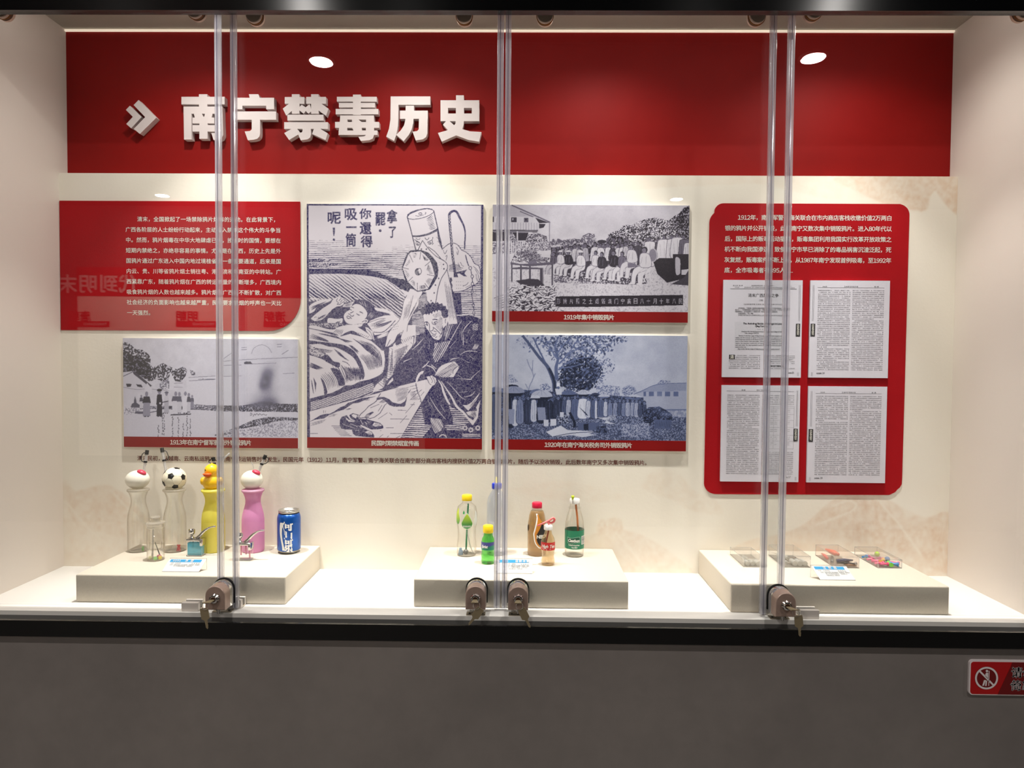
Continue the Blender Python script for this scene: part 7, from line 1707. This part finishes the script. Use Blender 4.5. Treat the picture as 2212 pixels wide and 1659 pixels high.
P.mottle([(210, 350), (270, 340), (320, 420), (330, 540), (210, 560)], 0.85, 0.2, 1.7, 5, -0.1); P.mottle([(400, 420), (430, 360), (520, 345), (620, 380), (640, 500), (480, 540), (400, 470)], 0.9, 0.2, 1.5, 6, -0.2)
P.mottle([(60, 440), (660, 430), (900, 400), (960, 420), (960, 520), (640, 520), (60, 560)], 0.9, 0.35, 1.4, 7, -0.1)
for x in range(215, 400, 22): P.stroke([(x, 425), (x, 560)], 9, v=0.88)
P.mottle([(640, 440), (900, 405), (1240, 430), (1240, 500), (640, 520)], 0.8, 0.25, 1.6, 8, -0.2)
P.mottle([(960, 420), (985, 370), (1040, 345), (1100, 355), (1120, 410), (1090, 450), (980, 460)], 0.85, 0.3, 1.4, 9, -0.3)
P.mottle([(1240, 380), (1270, 340), (1340, 320), (1400, 262), (1480, 268), (1560, 225), (1640, 200), (1720, 190), (1800, 205), (1860, 220), (1900, 180), (1960, 150), (2000, 100), (2070, 62), (2070, 480), (1240, 480)], 0.90, 0.08, 1.8, 10, -0.15, 4)
P.mottle([(1900, 220), (1960, 150), (2010, 90), (2070, 70), (2070, 400), (1950, 380)], 0.7, 0.05, 2.0, 11, -0.6)
P.mottle([(1240, 360), (1400, 390), (1500, 440), (1240, 440)], 0.7, 0.06, 1.8, 12, -0.7)
# ground and heap
P.poly([(60, 560), (2070, 560), (2070, 1145), (60, 1145)], 0.87)
P.mottle([(60, 700), (2070, 700), (2070, 1145), (60, 1145)], 0.70, 0.89, 2.2, 13, -0.9)
P.poly([(250, 640), (300, 540), (400, 455), (450, 465), (520, 540), (560, 590), (670, 600), (670, 650)], 0.80); P.mottle([(250, 640), (300, 540), (400, 455), (450, 465), (520, 540), (560, 590), (670, 600), (670, 650)], 0.9, 0.25, 1.8, 14, 0.1)
P.comb((280, 560), (440, 640), (480, 500), (640, 620), 12, 8, v=0.3)
def sitter(x, y, s, coat, gown, hat=None, lean=0.0, head=0.45):
    "seated figure, facing left"
    dk = lambda c: max(0.05, c - 0.5)
    legs = [[(x - 6 * s, y + 125 * s), (x + 44 * s, y + 110 * s), (x + 36 * s, y + 165 * s), (x - 10 * s, y + 190 * s), (x - 22 * s, y + 250 * s), (x - 52 * s, y + 250 * s), (x - 48 * s, y + 160 * s)],
            [(x - 36 * s, y + 118 * s), (x + 30 * s, y + 108 * s), (x + 10 * s, y + 150 * s), (x - 58 * s, y + 180 * s), (x - 74 * s, y + 246 * s), (x - 102 * s, y + 244 * s), (x - 88 * s, y + 150 * s)]]
    for L_ in legs:
        P.poly(L_, gown, True); P.stroke(L_ + [L_[0]], 4, v=dk(gown) + 0.1); P.stroke([L_[1], L_[3], L_[4]], 4, v=gown - 0.2)
    P.ell(x - 42 * s, y + 254 * s, 22 * s, 8 * s, 0.93); P.ell(x - 94 * s, y + 249 * s, 22 * s, 8 * s, 0.93)
    body = [(x - 30 * s + lean, y + 26 * s), (x + 24 * s + lean, y + 26 * s), (x + 46 * s, y + 70 * s), (x + 44 * s, y + 124 * s), (x - 30 * s, y + 128 * s), (x - 42 * s, y + 80 * s)]
    P.poly(body, coat, True); P.stroke(body + [body[0]], 5, v=dk(coat)); P.strokes([[(x - 20 * s, y + 50 * s), (x - 30 * s, y + 95 * s), (x - 52 * s, y + 118 * s)], [(x + 10 * s, y + 40 * s), (x + 6 * s, y + 110 * s)]], 5, v=max(0.05, coat - 0.22) if coat > 0.3 else 0.35)
    P.ell(x - 52 * s, y + 118 * s, 10 * s, 7 * s, 0.6)
    P.ell(x + lean, y - 3 * s, 20 * s, 24 * s, 0.12); P.ell(x + lean - 6 * s, y + 4 * s, 15 * s, 19 * s, head + 0.08); P.stroke([(x + lean - 16 * s, y + 1 * s), (x + lean - 4 * s, y + 1 * s)], 4, v=0.15); P.stroke([(x + lean - 14 * s, y + 13 * s), (x + lean - 6 * s, y + 13 * s)], 3, v=0.25)
    if hat is not None: P.ell(x - 3 * s, y - 12 * s, 32 * s, 7 * s, hat); P.ell(x - 1 * s, y - 20 * s, 21 * s, 13 * s, hat); P.stroke([(x - 30 * s, y - 7 * s), (x + 26 * s, y - 7 * s)], 4, v=0.3)
def stander(x, y, w, h, coat, head=0.42, hat=None):
    body = [(x - w * 0.32, y + 28), (x + w * 0.32, y + 28), (x + w * 0.55, y + 60), (x + w * 0.60, y + h), (x - w * 0.60, y + h), (x - w * 0.55, y + 60)]
    P.poly(body, coat, True); P.stroke(body + [body[0]], 5, v=max(0.05, coat - 0.55)); P.strokes([[(x, y + 40), (x + 3, y + h)], [(x - w * 0.35, y + 70), (x - w * 0.28, y + h * 0.8)], [(x + w * 0.35, y + 70), (x + w * 0.30, y + h * 0.8)]], 4, v=max(0.05, coat - 0.22))
    P.ell(x, y - 2, 18, 24, 0.10); P.ell(x - 3, y + 5, 14, 18, head); P.stroke([(x - 12, y + 2), (x + 6, y + 2)], 4, v=0.15)
    if hat is not None: P.ell(x, y - 12, 32, 8, hat); P.ell(x, y - 18, 18, 10, hat)
P.mottle([(660, 490), (2060, 400), (2060, 640), (1700, 640), (660, 620)], 0.7, 0.1, 2.4, 15, -0.3)
for k in range(60): P.ell(680 + 1370 * P.rng.random(), 440 + 60 * P.rng.random() - 30 * (k > 30), 13, 17, 0.35); 
for x, y, w, h, c, ht in ((690, 495, 50, 90, 0.5, 0.8), (735, 488, 50, 100, 0.25, 0.8), (870, 500, 46, 90, 0.85, None), (905, 480, 60, 190, 0.86, None), (945, 485, 50, 170, 0.8, None), (1010, 470, 56, 200, 0.7, None), (1110, 462, 80, 190, 0.88, None), (1165, 470, 70, 170, 0.9, None), (1240, 465, 56, 180, 0.88, None), (1290, 480, 66, 140, 0.2, None), (1345, 470, 60, 160, 0.85, None), (1385, 465, 60, 140, 0.9, None), (1420, 455, 50, 120, 0.8, None), (1545, 450, 70, 260, 0.2, None), (1665, 405, 100, 260, 0.92, None), (1750, 420, 60, 250, 0.25, None), (1810, 385, 120, 240, 0.93, None), (1890, 380, 90, 260, 0.9, None), (1945, 365, 110, 230, 0.9, None), (2010, 385, 80, 240, 0.35, None), (2050, 420, 70, 200, 0.85, None)): stander(x, y, w, h, c, hat=ht)
P.ell(1178, 432, 48, 17, 0.12)
P.poly([(1700, 640), (1760, 600), (1900, 600), (1900, 560), (2060, 560), (2060, 800), (1840, 850), (1740, 760)], 0.07); P.poly([(1925, 600), (1970, 610), (1975, 700), (1970, 760), (1930, 760)], 0.75, True); P.poly([(1985, 720), (2060, 712), (2060, 770), (1985, 770)], 0.8); P.poly([(2010, 800), (2060, 720), (2060, 880), (1880, 865)], 0.15)
P.ell(1700, 570, 45, 70, 0.55); P.ring(1695, 570, 42, 66, 7, 0.8)
P.mottle([(640, 740), (780, 730), (1300, 800), (1560, 850), (1800, 840), (1500, 870), (1100, 860), (700, 850)], 0.85, 0.3, 2.0, 16, 0.1)
P.poly([(660, 640), (1560, 620), (1640, 860), (1480, 870), (1100, 850), (860, 800), (660, 770)], 0.16); P.mottle([(660, 740), (1560, 740), (1640, 860), (1480, 870), (1100, 850), (860, 800), (660, 770)], 0.8, 0.15, 2.2, 33, -0.4)
for a in ((690, 560, 0.85, 0.35, 0.8, None), (757, 548, 0.85, 0.92, 0.92, 0.92), (838, 548, 0.9, 0.12, 0.90, 0.92), (962, 552, 1.0, 0.95, 0.95, 0.93), (1115, 550, 1.0, 0.90, 0.92, None), (1178, 565, 1.05, 0.13, 0.88, None), (1300, 550, 1.05, 0.10, 0.88, None), (1385, 560, 1.05, 0.45, 0.92, None), (1480, 490, 1.2, 0.90, 0.90, None), (1615, 520, 1.35, 0.93, 0.95, None)): sitter(*a[:3], a[3], a[4], a[5])
P.poly([(1440, 650), (1520, 655), (1530, 690), (1440, 700)], 0.5)
P.strokes([[(1580, 720), (1590, 850)], [(1680, 690), (1660, 780), (1700, 850)], [(1580, 720), (1690, 710)], [(1560, 750), (1620, 840)], [(1640, 730), (1600, 850)]], 10, v=0.92)
P.poly([(250, 640), (350, 660), (690, 640), (690, 665), (440, 685), (250, 665)], 0.35); P.poly([(420, 640), (510, 620), (520, 655), (430, 660)], 0.5)
for x, y0_, y1_, w_ in ((262, 665, 840, 18), (357, 670, 870, 20), (448, 680, 890, 22), (675, 660, 880, 20), (566, 700, 880, 34)): P.stroke([(x, y0_), (x, y1_)], w_, v=0.22, smooth=False); P.stroke([(x + w_ * 0.4, y0_), (x + w_ * 0.4, y1_)], 4, v=0.8, smooth=False)
P.poly([(255, 700), (350, 690), (580, 700), (580, 712), (255, 712)], 0.3); P.poly([(300, 830), (440, 810), (530, 815), (600, 880), (480, 890), (340, 860)], 0.15)
P.mottle([(205, 905), (420, 880), (700, 890), (705, 1145), (205, 1145)], 0.86, 0.12, 4.0, 19, -0.1)
for k in range(150):
    x = 215 + 560 * P.rng.random(); y = 890 + 245 * P.rng.random()
    if x > 700 and y < 1090: continue
    an = P.rng.uniform(-0.9, 0.9); L_ = P.rng.uniform(30, 75); d = (math.cos(an) * L_ / 2, math.sin(an) * L_ / 2)
    P.stroke([(x - d[0], y - d[1] + 7), (x, y + 7), (x + d[0], y + d[1] + 7)], 14, v=0.18, taper=0.8); P.stroke([(x - d[0], y - d[1]), (x, y), (x + d[0], y + d[1])], 13, v=0.92, taper=0.6)
P.poly([(60, 900), (215, 900), (215, 1145), (60, 1145)], 0.86); P.comb((70, 1000), (110, 1130), (180, 960), (215, 1100), 6, 8, v=0.3)
P.poly([(705, 990), (2003, 975), (2003, 1080), (1030, 1098), (705, 1095)], 0.07)
xs_ = np.linspace(735, 1975, 20)
for i, ch in enumerate('民八年十月十八日高宁门烧毁烟土之照片情形'[::-1]):
    if i < 20: P.glyph(ch, xs_[i] - 16, xs_[i] + 20, 1012, 1066, 0.80, 0.0)
P.a += 0.02 * P.noise(0.8, 42, 2)
x0, x1, z0, z1 = R19
grid_print('photo_print', (x0, x1, at(1275, 673, YBD)[2], z1), YBD - 0.0003, P, duo((12, 4, 5), (112, 106, 124), (212, 208, 217)), B19, M['print'])

# ------------------------------------------------------------------ 1920 photograph
P = Canvas(1058, 720, 1490, 954, 0.80); P.fr(1050, 710, SB)
P.a += 0.02 * P.noise(25, 3, 3); P.soft(1900, 300, 300, 300, 0.72, 0.5); P.soft(1120, 230, 70, 45, 0.98, 0.9)
P.leaves([(640, 70), (1380, 70), (1430, 130), (1300, 150), (1240, 200), (1180, 260), (1000, 290), (860, 330), (720, 330), (640, 260), (560, 180), (520, 100)], 1150, 15, (0.5, 0.3, 0.2, 0.62, 0.82), 22)
P.leaves([(240, 80), (520, 70), (560, 240), (600, 330), (480, 220)], 90, 10, (0.6, 0.5, 0.7), 20)
P.leaves([(860, 330), (960, 280), (1080, 310), (1160, 370), (1170, 450), (1130, 520), (1090, 570), (1050, 630), (940, 630), (830, 610), (770, 580), (750, 520), (770, 420)], 1300, 15, (0.10, 0.06, 0.16, 0.05, 0.42), 14)
P.leaves([(1080, 300), (1240, 330), (1360, 370), (1220, 430), (1180, 540), (1100, 590)], 170, 9, (0.45, 0.6, 0.3), 22)
P.strokes([[(370, 70), (450, 170), (540, 290), (620, 380), (670, 480), (695, 560), (700, 670)]], [24, 26, 30, 34, 44, 48, 50], v=0.30); P.stroke([(640, 400), (690, 520), (700, 660)], 26, v=0.10)
P.stroke([(480, 90), (530, 200), (600, 340)], 16, v=0.4); P.strokes([[(720, 520), (712, 400), (730, 300), (700, 180), (740, 80)]], [40, 34, 24, 16, 10], v=0.42)
P.strokes([[(735, 420), (820, 350), (960, 300), (1100, 290)], [(740, 360), (830, 260), (900, 160), (940, 80)], [(720, 300), (650, 200), (560, 110)], [(800, 280), (900, 220), (1050, 180)], [(730, 240), (800, 150), (860, 90)], [(740, 400), (860, 390), (1000, 350)]], [18, 10, 5], v=0.50)
P.strokes([[(415, 310), (440, 380), (470, 440), (480, 500), (440, 590), (430, 660)], [(475, 320), (470, 430)], [(500, 455), (470, 520)], [(400, 560), (425, 610)]], 9, v=0.60)
P.mottle([(205, 480), (260, 460), (330, 540), (205, 560)], 0.78, 0.5, 1.6, 6, 0.3); P.mottle([(540, 570), (620, 555), (680, 620), (640, 660), (560, 640)], 0.8, 0.45, 1.6, 7, 0.2)
P.mottle([(1120, 600), (1200, 570), (1360, 590), (1360, 680), (1120, 680)], 0.8, 0.5, 1.6, 8, 0.1); P.mottle([(1390, 600), (1460, 570), (1520, 600), (1530, 650), (1420, 690), (1380, 650)], 0.75, 0.45, 1.6, 9, 0.0)
P.poly([(1500, 660), (1740, 560), (2036, 550), (2036, 820), (1620, 820), (1600, 700)], 0.70); P.poly([(1500, 670), (1740, 565), (2036, 550), (2036, 630), (1590, 645)], 0.62); P.stroke([(1500, 668), (1590, 630), (1740, 568), (2036, 552)], 6, v=0.45); P.mottle([(1740, 560), (1780, 520), (1870, 530), (1880, 555)], 0.72, 0.5, 1.5, 10)
for x in (1600, 1655, 1738, 1820, 1905): P.poly([(x, 640), (x + 50 if x > 1610 else x + 25, 640), (x + 50 if x > 1610 else x + 25, 688), (x, 688)], 0.42 + 0.05 * (x > 1700))
P.poly([(60, 820), (2036, 820), (2036, 1140), (60, 1140)], 0.5); P.mottle([(60, 840), (1600, 860), (2036, 830), (2036, 1140), (60, 1140)], 0.18, 0.62, 1.5, 11, 0.25, 4); P.mottle([(1600, 830), (2036, 830), (2036, 900), (1600, 900)], 0.6, 0.72, 3, 12)
P.mottle([(60, 600), (1600, 700), (1600, 860), (60, 960)], 0.12, 0.45, 2.0, 13, 0.3)
def person(x, top, bot, w, c, head=0.45):
    h = bot - top; body = [(x - w * 0.30, top + 34), (x + w * 0.30, top + 34), (x + w * 0.46, top + h * 0.3), (x + w * 0.52, bot), (x - w * 0.52, bot), (x - w * 0.46, top + h * 0.3)]
    P.poly(body, c, True); P.stroke(body + [body[0]], 5, v=max(0.03, c - 0.45)); P.strokes([[(x + w * 0.1, top + 50), (x + w * 0.16, bot)], [(x - w * 0.25, top + 90), (x - w * 0.2, bot - 10)]], 4, v=max(0.0, c - 0.2) if c > 0.2 else 0.3)
    P.ell(x, top + 12, 16, 21, 0.10); P.ell(x - 1, top + 18, 12, 16, head + 0.1); P.stroke([(x - 9, top + 16), (x + 7, top + 16)], 4, v=0.15)
for a in ((80, 640, 1000, 60, 0.3), (215, 660, 1000, 60, 0.35), (250, 655, 980, 80, 0.06), (295, 690, 970, 60, 0.85), (345, 690, 950, 70, 0.55), (430, 690, 950, 80, 0.14), (485, 690, 930, 60, 0.8), (560, 690, 940, 80, 0.08), (635, 700, 930, 90, 0.09), (735, 690, 900, 100, 0.12), (800, 690, 850, 60, 0.3), (840, 690, 870, 50, 0.75), (905, 680, 910, 80, 0.42), (985, 680, 900, 100, 0.92), (1040, 700, 890, 50, 0.8), (1105, 690, 900, 80, 0.35), (1118, 700, 900, 24, 0.9), (1170, 690, 890, 70, 0.38), (1215, 710, 880, 40, 0.8), (1260, 720, 880, 46, 0.55), (1315, 720, 880, 50, 0.6), (1360, 715, 870, 46, 0.3), (1400, 720, 880, 44, 0.55), (1440, 715, 880, 46, 0.7), (1490, 715, 880, 46, 0.65), (1530, 720, 890, 46, 0.7), (1565, 730, 880, 36, 0.3), (1610, 740, 870, 36, 0.25)): person(*a)
P.poly([(520, 800), (600, 800), (610, 930), (530, 930)], 0.6); P.poly([(225, 820), (290, 820), (285, 970), (235, 970)], 0.6)
P.poly([(940, 790), (1020, 860), (1040, 890), (1020, 880)], 0.1); P.stroke([(850, 850), (900, 960), (890, 1000)], 26, v=0.07)
def umb(cx, cy, rx, ry, v, dark=0.06):
    n = 14; P.poly([(cx + rx * math.cos(PI + PI * k / n), cy + ry * math.sin(PI + PI * k / n)) for k in range(n + 1)] + [(cx + rx * 0.6, cy + ry * 0.16), (cx, cy + ry * 0.3), (cx - rx * 0.6, cy + ry * 0.16)], v); P.poly([(cx - rx, cy), (cx - rx * 0.5, cy + ry * 0.1), (cx + rx * 0.5, cy + ry * 0.1), (cx + rx, cy), (cx + rx * 0.6, cy + ry * 0.55), (cx - rx * 0.6, cy + ry * 0.55)], dark)
    for k in (-0.5, 0.0, 0.5): P.stroke([(cx, cy - ry), (cx + rx * k, cy - ry * 0.2)], 3, v=v - 0.15)
umb(265, 588, 66, 20, 0.1); umb(280, 650, 112, 66, 0.62); umb(100, 640, 60, 50, 0.5); umb(520, 660, 80, 46, 0.5); umb(565, 690, 110, 66, 0.75); umb(840, 668, 78, 42, 0.45); umb(990, 665, 62, 46, 0.78); umb(1110, 672, 42, 20, 0.2); umb(1450, 712, 40, 16, 0.5, 0.3); umb(1520, 720, 46, 14, 0.45, 0.25); umb(500, 705, 50, 30, 0.85); umb(1200, 690, 60, 24, 0.8, 0.5)
P.poly([(700, 610), (770, 610), (770, 670), (715, 670)], 0.85); P.poly([(716, 552), (750, 552), (750, 590), (716, 590)], 0.95); P.ell(735, 600, 13, 15, 0.4)
P.mottle([(720, 880), (780, 860), (850, 890), (850, 960), (760, 970), (710, 940)], 0.7, 0.08, 1.6, 14, -0.1); P.poly([(750, 850), (790, 850), (790, 900), (750, 900)], 0.85)
P.poly([(585, 925), (635, 925), (635, 990), (585, 990)], 0.85); P.poly([(655, 918), (712, 918), (712, 985), (655, 990)], 0.88); P.poly([(610, 1050), (760, 985), (830, 1030), (1120, 1045), (1060, 1065), (680, 1100)], 0.90); P.poly([(880, 1085), (1000, 1062), (1120, 1080), (980, 1105)], 0.85); P.stroke([(680, 1098), (880, 1062), (1120, 1048)], 7, v=0.2)
P.poly([(930, 960), (1150, 955), (1150, 1030), (940, 1030)], 0.35); P.poly([(990, 970), (1040, 965), (1040, 1030), (995, 1030)], 0.06); P.mottle([(1120, 990), (1220, 990), (1230, 1060), (1120, 1060)], 0.3, 0.05, 2, 15); P.comb((1100, 900), (1330, 970), (1280, 900), (1180, 960), 9, 8, v=0.85)
P.comb((1200, 960), (1340, 930), (1250, 880), (1300, 870), 6, 8, v=0.8)
P.mottle([(1600, 850), (1650, 800), (1760, 790), (1850, 840), (1890, 870), (1890, 930), (1720, 920), (1650, 1000), (1600, 940)], 0.5, 0.05, 1.8, 16, -0.8); P.soft(1840, 870, 60, 24, 0.72, 0.6); P.poly([(1715, 925), (1890, 930), (1875, 1020), (1710, 1010)], 0.38); P.comb((1720, 930), (1880, 935), (1715, 1010), (1870, 1015), 9, 5, v=0.15)
P.soft(1740, 740, 60, 90, 0.74, 0.5)
P.mottle([(1380, 960), (1660, 960), (1660, 1100), (1380, 1100)], 0.7, 0.3, 1.6, 17, 0.2)
P.a += 0.02 * P.noise(0.8, 43, 2)
x0, x1, z0, z1 = R20
grid_print('photo_print', (x0, x1, at(1275, 950.5, YBD)[2], z1), YBD - 0.0003, P, duo((6, 8, 22), (92, 104, 144), (206, 210, 226)), B20, M['print'])

# ------------------------------------------------------------------ faint landscape printed on the cream wall covering
Q = Canvas(118, 370, 2080, 1250, 0.0); Q.SS = 1.0
Q.SS = 1.0; Q.w, Q.h = 1962, 880; Q.a = np.zeros((Q.h, Q.w), np.float32); Q._n = {}; Q.fr(118, 370, 1.0); Q.ox, Q.oy, Q.x0, Q.y0 = 0, 0, 118, 370
def wash(P, v, n=0.5, cell=7, seed=1):
    r = Q.mask(np.array(Q.curve(list(P) + [P[0]], 5)[:-1]))
    sl, m = r; z = Q.a[sl]; f = v * np.clip(1 + 0.5 * n * Q.noise(cell, seed, 4)[sl], 0.2, 1.6); z[m] = np.maximum(z[m], f[m])
wash([(134, 1046), (165, 1062), (200, 1051), (232, 1047), (262, 1062), (290, 1085), (312, 1112), (355, 1140), (400, 1158), (440, 1190), (420, 1230), (250, 1240), (134, 1240)], 0.20, 0.5, 12, 2)
wash([(150, 1070), (200, 1054), (240, 1052), (280, 1090), (320, 1130), (280, 1160), (220, 1150), (160, 1130)], 0.30, 0.6, 8, 3)
wash([(1560, 1205), (1610, 1170), (1690, 1152), (1740, 1130), (1790, 1086), (1830, 1066), (1880, 1061), (1920, 1080), (1955, 1100), (2000, 1118), (2055, 1112), (2060, 1250), (1560, 1250)], 0.30, 0.5, 10, 4)
wash([(1760, 1130), (1800, 1090), (1850, 1072), (1900, 1085), (1960, 1130), (2055, 1150), (2055, 1240), (1960, 1200), (1850, 1170)], 0.42, 0.6, 8, 5)
wash([(1225, 1180), (1285, 1152), (1330, 1145), (1370, 1150), (1410, 1168), (1450, 1195), (1485, 1245), (1215, 1245)], 0.22, 0.6, 8, 6)
wash([(1290, 1148), (1296, 1124), (1312, 1124), (1312, 1120), (1340, 1121), (1343, 1150), (1320, 1146)], 0.30, 0.6, 4, 7)
for x_ in (1300, 1312, 1325): Q.ell(x_, 1133, 3, 4, 0.05)
wash([(1385, 1050), (1425, 1012), (1470, 1028), (1500, 1060), (1545, 1080), (1560, 1110), (1500, 1105), (1450, 1080)], 0.13, 0.8, 6, 8)
wash([(1100, 1060), (1200, 1040), (1280, 1050), (1350, 1075), (1250, 1085)], 0.08, 0.8, 8, 9)
wash([(1810, 382), (2075, 382), (2075, 462), (2052, 452), (2030, 425), (2020, 412), (2008, 428), (2000, 455), (1960, 452), (1900, 436), (1850, 412)], 0.46, 0.55, 5, 10)
wash([(1560, 375), (1760, 375), (1860, 380), (1900, 420), (1800, 430), (1700, 410)], 0.14, 0.6, 14, 11)
wash([(680, 372), (720, 386), (780, 394), (1000, 400), (1130, 404), (1200, 413), (1262, 421), (1330, 416), (1420, 406), (1540, 400), (1700, 394), (1830, 380), (1900, 372)], 0.13, 0.12, 20, 12)
for P_ in ([(1795, 1095), (1830, 1082), (1850, 1090), (1838, 1105), (1800, 1120), (1760, 1135)], [(140, 1080), (190, 1140), (250, 1190), (300, 1230)], [(240, 1060), (300, 1120), (380, 1170)], [(1330, 1150), (1360, 1185), (1400, 1235)], [(1900, 1085), (1940, 1130), (1990, 1200)]): Q.stroke(P_, 4, 0.08)
k_ = 3; Z_ = Q.a
for ax in (0, 1):
    Z_ = sum(np.roll(Z_, d, ax) for d in range(-k_, k_ + 1)) / (2 * k_ + 1)
Q.a = 0.6 * Z_ + 0.4 * Q.a
grid_print('printed_mural', (XL, XR, ZF - 0.002, ZM), YB - 0.0001, Q, lambda v, u, w: np.clip(v, 0, 1)[:, None] * np.ones((1, 3)), WALLB, M['mural'], 0.38)
